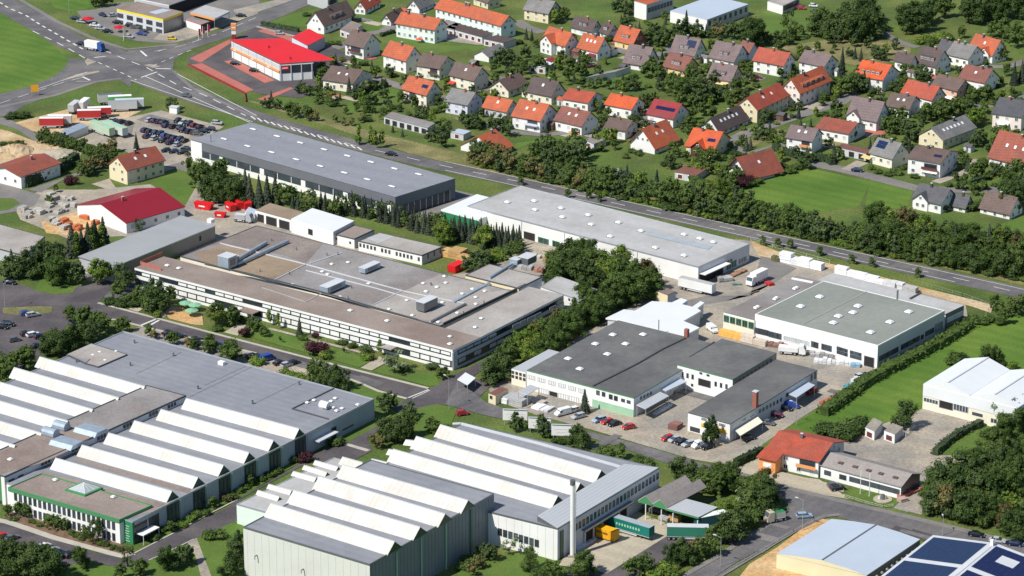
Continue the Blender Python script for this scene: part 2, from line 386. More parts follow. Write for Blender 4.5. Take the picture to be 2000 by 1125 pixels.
sheet('lawn', C4(-60,1180, 0,1090, 300,980, 470,950, 740,1030, 780,1180), 'lawn', 7)
sheet('lawn', C6(930,550, 1000,485, 1345,580, 1290,630, 1100,610), 'lawn', 9)
sheet('lawn', C7(1060,1125, 1290,950, 1450,870, 1700,900, 1700,960, 1500,1125), 'lawn', 7)
sheet('dry_verge', [(480,196),(640,246),(800,300),(960,338),(1100,365),(1300,402),(1540,453),(1700,492),(2020,562),(2020,540),(1700,472),(1400,405),(1100,345),(900,300),(700,250),(560,208)], 'dry_grass', 2)
sheet('dry_verge', [(1465,470),(1520,492),(1640,520),(1800,562),(1940,596),(1935,612),(1900,600),(1640,530),(1480,500)], 'sand', 7)
# highway from the crossing to the right edge
sheet('highway', [(330,122),(346,148),(400,178),(450,200),(538,229),(637,258),(743,287),(870,318),(1000,345),(1200,389),(1440,440),(1640,485),(1865,532),(2060,576),
                  (2060,598),(1964,576),(1767,534),(1607,498),(1439,461),(1200,407),(1000,363),(870,336),(780,316),(640,279),(493,236),(400,210),(320,184),(240,153),(200,150),(230,120)], 'asphalt', 4)
sheet('highway', A1(-60,-30, 60,-30, 350,130, 600,270, 870,350, 960,400, 960,640, 700,480, 620,420, 400,330, 240,230, -60,60), 'asphalt', 4)
sheet('country_road', A1(940,370, 1300,330, 1600,230, 1875,105, 2060,20, 2200,-20, 2300,20, 2000,150, 1875,200, 1690,270, 1400,360, 1280,430, 1265,500, 1290,560, 900,600, 860,560, 900,400), 'asphalt', 4)
sheet('country_road', A1(500,430, 720,440, 900,560, 640,620, 420,690, 180,770, 60,850, -60,860, -60,700, 0,690, 200,640, 400,560, 490,480), 'asphalt', 4)
sheet('farm_road', A1(-60,850, 60,870, 240,960, 330,1060, 230,1020, 130,950, -60,890), 'asphalt_old', 3)
strip('cycle_path', A1(-20,790, 60,770, 400,700, 700,600, 890,575), 2.2, 'asphalt_old', 5)
strip('cycle_path', A1(150,0, 420,160, 700,290, 930,362, 1300,325), 2.2, 'asphalt_old', 5)
strip('cycle_path', A1(1270,520, 1400,640, 1650,760, 1900,870), 1.6, 'asphalt_old', 5)
dashes('lane_marking', A1(0,20, 60,60, 190,115, 290,180, 480,290, 620,370), .8, 3.5, 3)
dashes('lane_marking', A1(240,230, 440,325, 540,380, 640,440), .5, 6, 5)
dashes('lane_marking', A1(760,370, 900,430, 1080,500, 1290,620, 1500,700, 1800,850), .5, 6, 5)
dashes('lane_marking', A1(720,460, 900,540, 1000,590), .5, 3, 3)
dashes('lane_marking', A1(1060,560, 1230,650, 1480,760, 1830,900), .4, 900, 1)
dashes('lane_marking', A1(960,590, 1100,650, 1500,800, 1850,895), .35, 900, 1)
dashes('lane_marking', A1(1300,545, 1450,640, 1700,760, 1880,850), .35, 900, 1)
dashes('lane_marking', A1(0,760, 180,700, 450,610, 640,560), .35, 6, 4)
dashes('lane_marking', A1(260,660, 460,590, 640,530), .4, 900, 1)
dashes('lane_marking', A1(1130,380, 1330,340, 1620,240, 1880,130), .35, 6, 4)
dashes('lane_marking', A1(1120,485, 1270,420, 1400,370), .4, 3, 3)
dashes('stop_line', A1(1030,375, 1075,415), .9, 900, 1)
dashes('stop_line', A1(1140,505, 1250,508), .9, 900, 1)
dashes('stop_line', A1(1035,570, 1150,530), .8, 900, 1)
dashes('stop_line', A1(605,565, 660,592), .9, 900, 1)
dashes('stop_line', A1(690,425, 775,415), .8, 900, 1)
for a in (A1(560,600, 620,585, 650,600), A1(1160,380, 1200,365), A1(390,575, 420,560, 380,572)): dashes('direction_arrow', a, .4, 900, 1)
mid = [(560,246),(690,284),(870,325),(1000,352),(1200,397),(1440,450),(1640,495),(1865,543),(2050,586)]
dashes('lane_marking', [(x+6, y+2) for x, y in mid], .35, 6, 9)
dashes('edge_line', [(x, y-8.5) for x, y in mid[2:]], .3, 900, 1)
dashes('edge_line', [(x, y+8.5) for x, y in mid[2:-1]], .3, 900, 1)
k = MB()
for i in range(17):
    x, y = 490+i*13, 228+i*3.75
    a, c = P(x, y), P(x+9, y+6.5); d = (c-a).normalized(); n = Vector((-d.y, d.x, 0))*.35; z = Z*.235
    k.face([a-n+z, c-n+z, c+n+z, a+n+z], 'paint_white')
k.build('hatched_marking', kind='structure')
sheet('traffic_island', A1(460,590, 560,545, 720,520, 730,530, 600,560), 'concrete', 8)
sheet('traffic_island', A1(620,450, 640,430, 710,455, 640,480), 'concrete', 8)
sheet('traffic_island', A1(1050,480, 1100,470, 1180,490, 1120,500), 'concrete', 8)
# top left: garage forecourt, store yard
sheet('forecourt', A1(560,80, 700,70, 860,20, 1700,-30, 1900,-20, 1900,80, 1700,170, 1400,290, 1250,320, 1000,300, 800,250, 640,190), 'asphalt_old', 3)
sheet('forecourt', A1(1120,290, 1180,240, 1500,170, 1700,130, 1880,60, 1890,100, 1600,210, 1300,310), 'concrete', 5)
sheet('forecourt', [(455,20),(560,-5),(600,-10),(470,36)], 'concrete', 5)
sheet('store_yard', A1(1370,420, 1690,290, 1900,190, 2100,200, 2400,330, 2600,420, 2500,500, 2350,640, 2200,720, 1900,690, 1400,490), 'asphalt_new', 5)
sheet('red_paving', A1(1390,430, 1680,290, 1700,310, 1470,460), 'red_paving', 6)
sheet('red_paving', A1(1370,480, 1480,465, 1860,660, 1790,685), 'red_paving', 6)
sheet('red_paving', A1(1640,450, 1720,440, 2010,590, 1940,610), 'red_paving', 6)
sheet('red_paving', A2(190,730, 440,640, 460,650, 260,740), 'red_paving', 6)
sheet('red_paving', A2(200,230, 240,215, 420,260, 560,330, 540,345, 380,280), 'red_paving', 6)
strip('footpath', A2(190,195, 440,260, 760,340), 2, 'concrete', 6)
# trucks' gravel yard and staff car park
sheet('gravel_yard', A1(110,900, 500,800, 700,780, 1060,800, 900,880, 660,930, 700,1000, 640,1060, 240,960), 'sand', 4)
sheet('car_park', A1(840,880, 1180,810, 1640,930, 1500,1010, 1400,1030, 1400,1200, 1200,1260, 900,1100, 640,1060, 600,960, 680,900), 'concrete', 4)
sheet('parking_bays', A1(1000,880, 1100,840, 1560,950, 1480,1010, 1420,1000), 'asphalt_old', 6)
sheet('parking_bays', A1(800,890, 850,870, 980,920, 960,1000, 880,960), 'asphalt_old', 6)
sheet('builders_yard', B1(-80,180, 60,210, 240,280, 420,300, 560,420, 340,520, 200,600, -80,560), 'sand', 3)
sheet('sand_patch', B1(240,380, 420,350, 520,370, 500,420, 330,440), 'slabs', 5)
sheet('builders_yard', B1(100,760, 300,640, 700,640, 1100,600, 1420,800, 1875,860, 1875,1000, 1250,1100, 900,980, 500,1000, 150,860), 'concrete', 3)
sheet('tile_yard', B1(300,880, 560,800, 800,880, 700,1000, 340,960), 'clay', 5)
sheet('street', B1(-60,560, 160,640, 300,680, 250,760, 120,800, -60,830), 'asphalt_old', 4)
sheet('street', B1(200,640, 420,570, 600,500, 800,440, 800,460, 460,570, 300,660), 'asphalt_old', 4)
sheet('street', [(150,530),(255,515),(280,500),(300,440),(330,455),(290,560),(215,590)], 'asphalt', 4)
sheet('driveway', B1(670,600, 800,560, 860,640, 790,640), 'concrete', 5)
sheet('driveway', B1(1200,470, 1330,440, 1400,520, 1260,480), 'asphalt_old', 5)
sheet('loading_yard', [(400,335),(520,400),(620,460),(870,540),(960,520),(1040,480),(1080,500),(1060,560),(900,560),(600,520),(360,500),(340,440)], 'concrete', 3)
sheet('loading_yard', B3(1400,240, 1830,80, 2000,120, 1900,250, 1500,300), 'asphalt_old', 5)
# left car park
sheet('staff_car_park', B2(-80,360, 60,370, 220,420, 400,470, 720,430, 860,400, 720,520, 560,600, 440,760, 250,960, 120,1040, -80,960), 'asphalt_new', 4)
sheet('traffic_island', B2(20,570, 200,560, 380,560, 380,600, 220,630, 20,610), 'dry_grass', 6)
sheet('lawn', B2(240,440, 320,340, 520,400, 700,370, 720,420, 540,460, 400,470), 'lawn', 6)
# main works street
sheet('main_street', [(150,560),(230,545),(192,594),(400,649),(837,761),(795,779),(672,737),(500,690),(400,666),(219,623),(120,600)], 'asphalt_new', 6)
strip('pavement', [(192,592.5),(400,647.5),(620,705),(837,759.5)], 1.0, 'kerb', 7, .12)
strip('pavement', [(219,624.5),(400,667.5),(500,691)], 1.0, 'kerb', 7, .12)
strip('pavement', B5(1020,705, 1120,740, 1270,805, 1480,862), 1.0, 'kerb', 7, .12)
dashes('crossing_marking', B2(1030,700, 1140,655), .8, 900, 1); dashes('crossing_marking', B2(1075,712, 1165,662), .8, 900, 1)
dashes('crossing_marking', B5(1490,855, 1640,795), .5, 900, 1); dashes('crossing_marking', B5(1520,860, 1650,800), .3, 900, 1)
dashes('lane_marking', B2(620,590, 700,620), .3, 3, 2)
sheet('parking_bays', [(267,640),(300,640),(460,680),(620,722),(600,745),(400,700),(250,660)], 'concrete', 5)
sheet('side_street', B5(1640,790, 1820,690, 2080,560, 2300,460, 2320,500, 2100,600, 1960,700, 2100,760, 2000,860, 1875,920, 1700,900, 1560,930, 1400,960, 1180,1080, 1080,1180, 860,1180, 1000,1130, 1370,935, 1480,862), 'asphalt_new', 6)
sheet('works_lane', C3(1100,-30, 960,60, 800,160, 600,240, 400,370, 200,480, 0,560, 0,640, 60,700, 80,560, 600,280, 700,290, 800,330, 1040,210, 1000,120, 1200,-10), 'asphalt_new', 6)
sheet('works_lane', C1(-80,730, 60,735, 300,830, 700,960, 880,980, 1000,950, 1300,800, 1740,590, 1760,640, 1760,720, 1340,900, 1080,1020, 960,1070, 860,1070, 620,1000, 560,1040, 300,1100, -80,1000), 'asphalt_new', 6)
strip('speed_ramp', C3(840,160, 1010,210), 1.6, 'kerb', 8)
strip('pavement', C1(-40,715, 60,735, 400,850, 800,960, 900,985, 980,965), 2.2, 'kerb', 7, .1)
strip('pavement', C1(980,965, 1300,800, 1500,690, 1740,570), .5, 'kerb', 7, .1)
sheet('footpath', C1(1370,880, 1440,850, 1560,1160, 1480,1160, 1430,980), 'concrete', 8)
strip('pavement', C1(960,1072, 1080,1020, 1340,900, 1420,860), .4, 'kerb', 8, .1)
sheet('flower_bed', C1(20,700, 120,640, 860,880, 960,940, 900,970, 840,960, 400,840), 'mulch', 8)
sheet('flower_bed', C1(1100,850, 1300,720, 1640,540, 1700,570, 1300,800, 1130,880), 'lawn', 8)
sheet('flower_bed', C3(0,510, 100,430, 360,330, 560,230, 590,260, 380,370, 60,560), 'lawn', 8)
for a in (B5(140,375, 280,290, 330,290, 240,400), B5(1140,635, 1280,550, 1340,590, 1220,655)): sheet('footpath', a, 'slabs', 8)
strip('footpath', B5(470,345, 700,405, 1160,525), 1.4, 'concrete', 8)
strip('footpath', B2(1280,560, 1180,640), 2, 'concrete', 8); sheet('footpath', B2(940,580, 1040,530, 1080,560, 1010,600), 'slabs', 8)
sheet('terrace', B2(1210,610, 1310,560, 1480,620, 1490,700, 1400,690, 1240,650), 'clay', 8)
# east street and lower road
sheet('east_street', [(893,745),(950,787),(1050,818),(1123,840),(1150,843),(1260,872),(1350,900),(1424,918),(1549,958),(1665,987),(1773,1012),(1900,1044),(2040,1082),(2040,1110),
      (1944,1085),(1800,1054),(1700,1030),(1635,1009),(1613,1012),(1590,1022),(1549,1038),(1440,1098),(1360,1150),(1300,1150),(1400,1092),(1533,1009),(1540,985),(1500,960),(1420,935),(1300,905),(1158,857),(1050,835),(940,810),(870,790)], 'asphalt', 6)
strip('pavement', [(1424,920),(1549,957),(1665,985),(1773,1010),(1900,1041),(2040,1078)], 2.2, 'asphalt_old', 7, .1)
strip('pavement', [(1533,1007),(1470,1045),(1400,1089),(1320,1135)], 1.6, 'asphalt_old', 7, .1)
strip('pavement', [(1640,1006),(1612,1009),(1590,1019),(1549,1040),(1480,1082),(1400,1130)], 1.4, 'asphalt_old', 7, .1)
sheet('sand_patch', C6(160,1140, 240,1040, 440,920, 640,770, 760,710, 900,720, 450,1000, 500,1080, 1000,1200, 200,1200), 'clay', 7)
sheet('works_yard', [(980,745),(1010,722),(1200,620),(1290,560),(1250,520),(1000,480),(1000,430),(1460,470),(1530,500),(1640,520),(1885,590),(1890,620),(1730,715),(1700,730),(1560,820),(1490,868),(1470,900),(1440,912),(1350,897),(1150,838),(1050,812),(960,780),(955,760)], 'concrete', 4)
sheet('works_yard', B7(-40,560, 300,480, 620,480, 700,180, 960,280, 800,380, 440,520, 200,560), 'asphalt_old', 5)
sheet('hall_yard', C7(-100,1160, 260,1000, 420,900, 900,720, 960,690, 1480,830, 1300,930, 1060,1120, 1000,1300, 700,1300), 'concrete', 5)
sheet('hall_yard', C6(860,150, 1100,80, 1500,80, 1900,280, 1700,300, 1560,420, 1480,560, 1400,660, 1290,630, 1340,560, 1500,360), 'concrete', 5)
sheet('driveway', C6(120,350, 300,250, 460,380, 750,420, 940,540, 1000,570, 700,520, 300,410), 'slabs', 5)
sheet('driveway', C6(1300,630, 1400,560, 1540,420, 1600,470, 1500,680), 'concrete', 6)
sheet('loading_apron', C4(720,1050, 760,980, 1100,760, 1280,650, 1520,750, 1520,830, 1070,1110, 960,1080), 'slabs', 7)
sheet('works_lane', C4(760,1180, 770,1060, 960,1080, 1070,1110, 1520,830, 1760,880, 1900,760, 1960,800, 1560,960, 1400,1060, 1300,1180), 'asphalt_new', 6)
sheet('flower_bed', C6(340,400, 480,380, 760,440, 900,540, 700,510, 420,430), 'slabs', 7)
# residential streets
R = 'residential_street'
strip(R, [(1422,280),(1455,262),(1540,232),(1640,200),(1665,180)], 6.5, 'asphalt_old', 4)
strip(R, [(1575,318),(1640,330),(1700,345),(1790,368),(1885,372),(1940,372),(2010,352)], 6.5, 'asphalt_old', 4)
strip(R, [(1422,280),(1460,300),(1520,282),(1580,322)], 4, 'asphalt_old', 4)
strip(R, A3(400,150, 480,200, 600,240), 6, 'asphalt_old', 4)
strip(R, A2(1000,550, 1260,640, 1500,700, 1720,760), 5.5, 'asphalt_old', 4)
strip(R, A2(1000,250, 1120,230, 1210,180, 1420,70, 1500,20), 5.5, 'asphalt_old', 4)
strip(R, A2(690,380, 840,330, 1000,260), 5.5, 'asphalt_old', 4)
strip(R, A3(1080,340, 1230,390, 1300,420, 1460,400, 1560,330), 5, 'asphalt_old', 4)
strip(R, A3(140,670, 200,640, 300,560), 5, 'asphalt_old', 4)
strip(R, A3(150,900, 400,970, 600,990, 1000,950, 1340,880, 1400,800), 4.5, 'asphalt_old', 4)
strip(R, A4(60,830, 250,1010, 600,800, 760,830), 5, 'asphalt_old', 4)
strip(R, A5(1450,700, 1700,700, 1900,640), 5, 'asphalt_old', 4)
strip(R, A5(1180,1110, 1500,1110, 1900,1000), 5, 'asphalt_old', 4)
strip(R, A5(330,300, 480,390, 620,460, 760,500), 4, 'asphalt_old', 4)
strip('driveway', A7(950,840, 1280,720, 1400,600), 4, 'concrete', 5)
sheet('driveway', A7(-40,700, 120,610, 250,640, 60,720), 'concrete', 5)
sheet('driveway', A3(-280,190, 30,260, 220,330, 120,330, -120,300, -300,270), 'concrete', 5)
for a in (A2(940,100, 1260,130, 1150,200, 1000,240), A3(0,330, 200,340, 100,380), A2(1100,260, 1180,230, 1240,280, 1480,330, 1850,340, 1500,400, 1200,330),
          A3(1090,560, 1190,530, 1290,540, 1200,620), A8(700,700, 960,680, 1000,760, 820,820), A8(250,620, 420,600, 120,730), A7(1030,870, 1300,760, 1600,850, 1620,920, 1100,940),
          A2(440,110, 620,70, 560,200, 240,170)):
    sheet('lawn', a, 'lawn', 2)
sheet('lawn', A6(420,440, 900,280, 1010,300, 620,470), 'dry_grass', 2)
sheet('lawn', A6(1100,210, 1500,40, 1620,60, 1200,200), 'lawn', 2)

sheet('front_garden', [(1484,912),(1540,926),(1600,940),(1650,953),(1648,962),(1600,955),(1530,938),(1478,922)], 'slabs', 8)

rp = random.Random(8)
for k_ in range(34):
    x, y = rp.choice([(rp.uniform(1150,1420), None), (rp.uniform(1560,1900), None), (rp.uniform(420,780), None), (None, rp.uniform(1020,1090)), (rp.uniform(1180,1640), 0), (rp.uniform(1180,1640), 0)])
    if y == 0:
        y = rp.uniform(590, 860)
    elif y is None: y = (868+(x-1200)*.235 if x < 1430 else 985+(x-1560)*.262) if x > 1000 else 668+(x-400)*.243
    else: x = 1533-(y-1009)*1.62
    c = P(x, y); a_ = rp.choice([55, -35, -38]); d = Vector((math.cos(math.radians(a_)), math.sin(math.radians(a_)), 0)); n = Vector((-d.y, d.x, 0)); L_, w_ = rp.uniform(2, 9), rp.uniform(.8, 2.4); z = Z*(lz(8) if x < 2000 else 0); b = MB()
    b.face([c-d*L_-n*w_+z, c+d*L_-n*w_*.9+z, c+d*L_*.95+n*w_+z, c-d*L_+n*w_*1.1+z], rp.choice(['asphalt', 'asphalt_old', 'asphalt_new', 'asphalt'])); b.build('road_patch', kind='structure')
# ================================================================ vegetation prototypes
def blob_points(rng, kind):
    """centres and radii of the lobes of a crown of unit height (0..1), half width about .5"""
    L = []
    if kind == 'broad':
        L.append((0, 0, .46, .26)); sx, sy = rng.uniform(.8, 1.15), rng.uniform(-.08, .08)
        for i in range(17):
            a = rng.uniform(0, 6.28); z = rng.uniform(.14, .84); r = rng.uniform(.12, .36)*(1.15-.75*abs(z-.42)); k = rng.uniform(.08, .17); L.append((r*math.cos(a)*sx+sy*z, r*math.sin(a)/sx, z, k))
        for i in range(3): L.append((rng.uniform(-.14, .14), rng.uniform(-.1, .1), rng.uniform(.82, .93), rng.uniform(.06, .12)))
    elif kind == 'bush':
        for i in range(8):
            a = rng.uniform(0, 6.28); r = rng.uniform(.05, .36); L.append((r*math.cos(a), r*math.sin(a), rng.uniform(.25, .55), rng.uniform(.2, .3)))
    elif kind == 'tall':
        for i in range(12):
            a = rng.uniform(0, 6.28); z = rng.uniform(.15, .92); r = rng.uniform(0, .17)*(1.2-z); L.append((r*math.cos(a), r*math.sin(a), z, rng.uniform(.1, .17)*(1.3-.6*z)))
    elif kind == 'sparse':
        for i in range(13):
            a = rng.uniform(0, 6.28); r = rng.uniform(.1, .38); z = rng.uniform(.2, .9); L.append((r*math.cos(a), r*math.sin(a), z, rng.uniform(.07, .13)))
    return L
def crown_mesh(kind, seed, m, m2=None, leaves=900, ls=.045):
    rng = random.Random(seed); b = MB()
    V, F = [], []
    def leaf(p, n, s, k):
        t = n.orthogonal().normalized(); t = (t*math.cos(k)+n.cross(t)*math.sin(k)); u = n.cross(t)
        i = len(V); V.extend([p+t*s, p+u*s*.7, p-t*s, p-u*s*.7]); F.append((i, i+1, i+2, i+3))
    if kind == 'conifer':
        core = []
        for r in range(7):
            z = r/6; rad = (1-z)*.24+.01
            core.append([Vector((rad*math.cos(a)*rng.uniform(.7, 1.1), rad*math.sin(a)*rng.uniform(.7, 1.1), z)) for a in (k*6.283/9 for k in range(9))])
        for r in range(6):
            for k in range(9): b.face([core[r][k], core[r][(k+1) % 9], core[r+1][(k+1) % 9], core[r+1][k]], m)
        for i in range(leaves):
            z = rng.random()**1.35; a = rng.uniform(0, 6.28); lay = (z*9) % 1; rad = ((1-z)*.33+.015)*(1-.35*lay)*rng.uniform(.75, 1.12)
            n = Vector((math.cos(a), math.sin(a), .9+rng.uniform(-.5, .5))).normalized()
            leaf(Vector((rad*math.cos(a), rad*math.sin(a), z)), n, ls*(1.2-.5*z)*rng.uniform(.6, 1.3), rng.uniform(0, 6.28))
    else:
        L = blob_points(rng, kind)
        for (x, y, z, r) in L:
            rr = r*.82; c = Vector((x, y, z)); N = 6; rings = []
            for j in range(5):
                ph = -1.35+j*.675
                rings.append([c+Vector((math.cos(ph)*math.cos(k*6.283/N), math.cos(ph)*math.sin(k*6.283/N), math.sin(ph)*.9))*rr*rng.uniform(.8, 1.12) for k in range(N)])
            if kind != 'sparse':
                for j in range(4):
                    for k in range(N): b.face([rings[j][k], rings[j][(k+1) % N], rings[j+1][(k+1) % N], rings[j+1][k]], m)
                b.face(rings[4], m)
        tot = sum(r*r for *_, r in L)
        for (x, y, z, r) in L:
            for i in range(int(leaves*r*r/tot)):
                d = Vector((rng.gauss(0, 1), rng.gauss(0, 1), rng.gauss(.25, 1))).normalized()
                p = Vector((x, y, z))+d*r*(rng.uniform(.75, 1.2) if rng.random() < .8 else rng.uniform(1.15, 1.55))*(1 if d.z > -.3 else .9)
                n = (d+Vector((rng.uniform(-.6, .6), rng.uniform(-.6, .6), rng.uniform(-.3, .7)))).normalized()
                leaf(p, n, ls*rng.uniform(.55, 1.35), rng.uniform(0, 6.28))
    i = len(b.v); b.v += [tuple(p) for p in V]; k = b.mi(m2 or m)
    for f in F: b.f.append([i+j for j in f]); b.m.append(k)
    return b.mesh('crown')
TREE = {}
def trunk_mesh():
    b = MB(); b.tube(Vector((0, 0, 0)), Vector((.0, .0, .35)), .028, 'bark', 6, .018)
    for a in (0.4, 2.3, 4.4): b.tube(Vector((0, 0, .28)), Vector((.14*math.cos(a), .14*math.sin(a), .5)), .013, 'bark', 5, .006)
    b.tube(Vector((0, 0, .35)), Vector((.02, .01, .75)), .018, 'bark', 5, .006)
    return b.mesh('trunk')
TRUNK = trunk_mesh()
def protos():
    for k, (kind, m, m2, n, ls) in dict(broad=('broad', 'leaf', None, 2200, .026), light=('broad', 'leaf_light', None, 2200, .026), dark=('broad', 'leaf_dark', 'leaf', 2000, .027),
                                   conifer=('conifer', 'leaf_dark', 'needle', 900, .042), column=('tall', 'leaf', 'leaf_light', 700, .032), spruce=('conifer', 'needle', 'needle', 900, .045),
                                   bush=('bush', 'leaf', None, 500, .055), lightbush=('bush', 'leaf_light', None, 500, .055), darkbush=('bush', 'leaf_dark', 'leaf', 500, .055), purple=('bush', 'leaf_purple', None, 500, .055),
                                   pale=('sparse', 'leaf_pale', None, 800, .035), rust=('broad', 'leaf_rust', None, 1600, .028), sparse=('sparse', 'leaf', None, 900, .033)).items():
        TREE[k] = [crown_mesh(kind, hash_(k)+i, m, m2, n, ls) for i in range(5 if kind == 'broad' else 3)]
        LOWT[k] = [crown_mesh(kind, hash_(k)+9+i, m, m2, int(n*(.2 if kind == 'broad' else .38)), ls*1.8) for i in range(2)]
TSC = .8
LOWT = {}
def hash_(s): return sum(ord(c)*(i+7) for i, c in enumerate(s))
protos()
KINDWORD = dict(broad=('rounded green tree', 'tree'), light=('bright green tree', 'tree'), dark=('dark green tree', 'tree'), conifer=('dark pointed conifer', 'conifer'),
                column=('slim upright tree', 'tree'), spruce=('blue green spruce', 'conifer'), bush=('round green bush', 'bush'), lightbush=('bright green bush', 'bush'),
                darkbush=('dark green bush', 'bush'), purple=('dark purple bush', 'bush'), pale=('pale silvery tree', 'tree'), rust=('brownish green tree', 'tree'), sparse=('thin airy tree', 'tree'))
ASPECT = dict(broad=.95, light=.95, dark=.95, conifer=.62, column=.75, spruce=.58, bush=1.5, lightbush=1.5, darkbush=1.5, purple=1.25, pale=1.0, rust=.85, sparse=.8)
LABELS = {}
TREES = []
def tree(px, py, h, kind='broad', near=None, wd=1.0, group=None, fixed=None):
    """px, py: foot of the tree in the picture, h metres"""
    TREES.append((px, py, h, kind, near, wd, group, fixed))
def size_word(h, kind):
    if kind.endswith('bush') or kind == 'purple': return 'small' if h < 2.2 else 'large' if h > 4 else 'medium'
    return 'tall' if h > 9.5 else 'small' if h < 5.5 else 'medium'
ORD = ['leftmost', 'second from left', 'third from left', 'fourth from left', 'fifth from left', 'sixth from left', 'seventh from left', 'eighth from left', 'ninth from left', 'tenth from left', 'eleventh from left', 'twelfth from left']
def plant_trees():
    global TREES
    TREES = [(a, b_, c*TSC, *r) for a, b_, c, *r in TREES]; lm = [q_ for q_ in NAMES if len(q_[2].replace('-', ' ').split()) <= 5]
    recs = []
    for i, (px, py, h, kind, near, wd, group, fixed) in enumerate(TREES):
        if near is None:
            bx = min(lm, key=lambda q: (q[0]-px)**2+((q[1]-py)*1.6)**2); dx, dy = px-bx[0], (py-bx[1])*1.6
            rel = ('left of' if dx < 0 else 'right of') if abs(dx) > abs(dy) else ('behind' if dy < 0 else 'in front of')
            ph = f'{rel} the {bx[2]}'
        else: ph = near
        recs.append([f'{size_word(h, kind)} {KINDWORD[kind][0]} {ph}', px, py, i])
    by = {}
    for r in recs: by.setdefault(r[0], []).append(r)
    lab = {}
    NUM = ['first', 'second', 'third', 'fourth', 'fifth', 'sixth', 'seventh', 'eighth', 'ninth', 'tenth', 'eleventh', 'twelfth', 'thirteenth', 'fourteenth', 'fifteenth', 'sixteenth', 'seventeenth', 'eighteenth', 'nineteenth', 'twentieth']
    def nth(j): return (NUM[j] if j < 12 else f'{j+1}'+('th' if j+1 < 21 else {1: 'st', 2: 'nd', 3: 'rd'}.get((j+1) % 10, 'th')))+' from left'
    for k, rs in by.items():
        rs.sort(key=lambda r: r[1])
        for j, r in enumerate(rs): lab[r[3]] = k+(', '+nth(j) if len(rs) > 1 else '')
    # the 300 of each kind that show largest stand alone, the rest become one object of that kind
    def vis(i): px, py, h = TREES[i][:3]; return -40 < px < 2040 and -5 < py and py-h*5.5 < 1125
    kinds_ = {}
    for i, t_ in enumerate(TREES):
        if vis(i): kinds_.setdefault(KINDWORD[t_[3]][1], []).append(i)
    alone = set()
    for k, ids in kinds_.items():
        ids.sort(key=lambda i: -TREES[i][2]/P(TREES[i][0], max(TREES[i][1], 1)).y); alone |= set(ids[:298])
    rest = {}
    rng = random.Random(5)
    for i, (px, py, h, kind, near, wd, group, fixed) in enumerate(TREES):
        word, cat = KINDWORD[kind]; bushy = cat == 'bush'
        if not vis(i): continue
        if i not in alone:
            w = h*ASPECT[kind]*wd; rest.setdefault(cat, []).append((rng.choice(LOWT[kind]), P(px, py)-Z*(h*.06 if bushy else -h*.08), rng.uniform(0, 6.28), w, h*(1 if bushy else .92))); continue
        nm = {'conifer': 'conifer_tree', 'bush': 'bush', 'tree': 'leafy_tree'}[cat]
        o = thing(nm, fixed or lab[i], cat, P(px, py), rng.uniform(0, 6.28), group or ('bushes' if bushy else 'conifers' if cat == 'conifer' else 'leafy trees'))
        w = h*ASPECT[kind]*wd*rng.uniform(.93, 1.07)
        c = obj('crown', rng.choice(TREE[kind]), o)
        if bushy: c.scale = (w, w*rng.uniform(.85, 1.1), h); c.location.z = -h*.06
        elif cat == 'conifer':
            c.scale = (w, w, h*.95); c.location.z = h*.05; t = obj('trunk', TRUNK, o); t.scale = (h*.8, h*.8, h)
        else:
            c.scale = (w, w*rng.uniform(.85, 1.15), h*rng.uniform(.86, 1.02)); c.location.z = h*.02; t = obj('trunk', TRUNK, o); t.scale = (h, h, h)
    plant_rest(rest)
def plant_rest(rest):
    for cat, items in rest.items():
        Vs, Fs, Ms, mats, base = [], [], [], [], 0
        for me, p, a, w, h in items:
            n = len(me.vertices); v = np.empty(n*3, 'f'); me.vertices.foreach_get('co', v); v = v.reshape(-1, 3)*(w, w, h); c, s_ = math.cos(a), math.sin(a)
            x = v[:, 0]*c-v[:, 1]*s_+p.x; y = v[:, 0]*s_+v[:, 1]*c+p.y; Vs.append(np.stack([x, y, v[:, 2]+p.z], 1))
            mi = [mats.index(m) if m in mats else (mats.append(m) or len(mats)-1) for m in me.materials]
            for pl in me.polygons: Fs.append([base+k for k in pl.vertices]); Ms.append(mi[pl.material_index])
            base += n
        m2 = bpy.data.meshes.new('background_'+cat); m2.from_pydata(np.concatenate(Vs).tolist(), [], Fs)
        for m in mats: m2.materials.append(m)
        m2.polygons.foreach_set('material_index', Ms); m2.update()
        obj({'tree': 'background_trees', 'bush': 'background_bushes', 'conifer': 'background_conifers'}[cat], m2, None, {'tree': 'smaller leafy trees among the houses and belts beyond the nearer ones', 'bush': 'small garden bushes between the village houses', 'conifer': 'small conifers in the rows behind'}[cat], kind='stuff')
def belt(pts, n, h, kinds, near, rows=1, dy=9, jit=5, group=None, seed=1, wd=1.0):
    """n trees along a picture polyline"""
    rng = random.Random(seed); L = [math.dist(a, b) for a, b in zip(pts, pts[1:])]; tot = sum(L)
    for r in range(rows):
        for i in range(n):
            t = (i+.5+.5*(r % 2))/n*tot; k = 0
            while k < len(L)-1 and t > L[k]: t -= L[k]; k += 1
            f = min(t/L[k], 1); x = pts[k][0]+(pts[k+1][0]-pts[k][0])*f; y = pts[k][1]+(pts[k+1][1]-pts[k][1])*f
            tree(x+rng.uniform(-jit, jit), y-r*dy+rng.uniform(-jit, jit)*.4, rng.uniform(*h), rng.choice(kinds), near, wd, group)
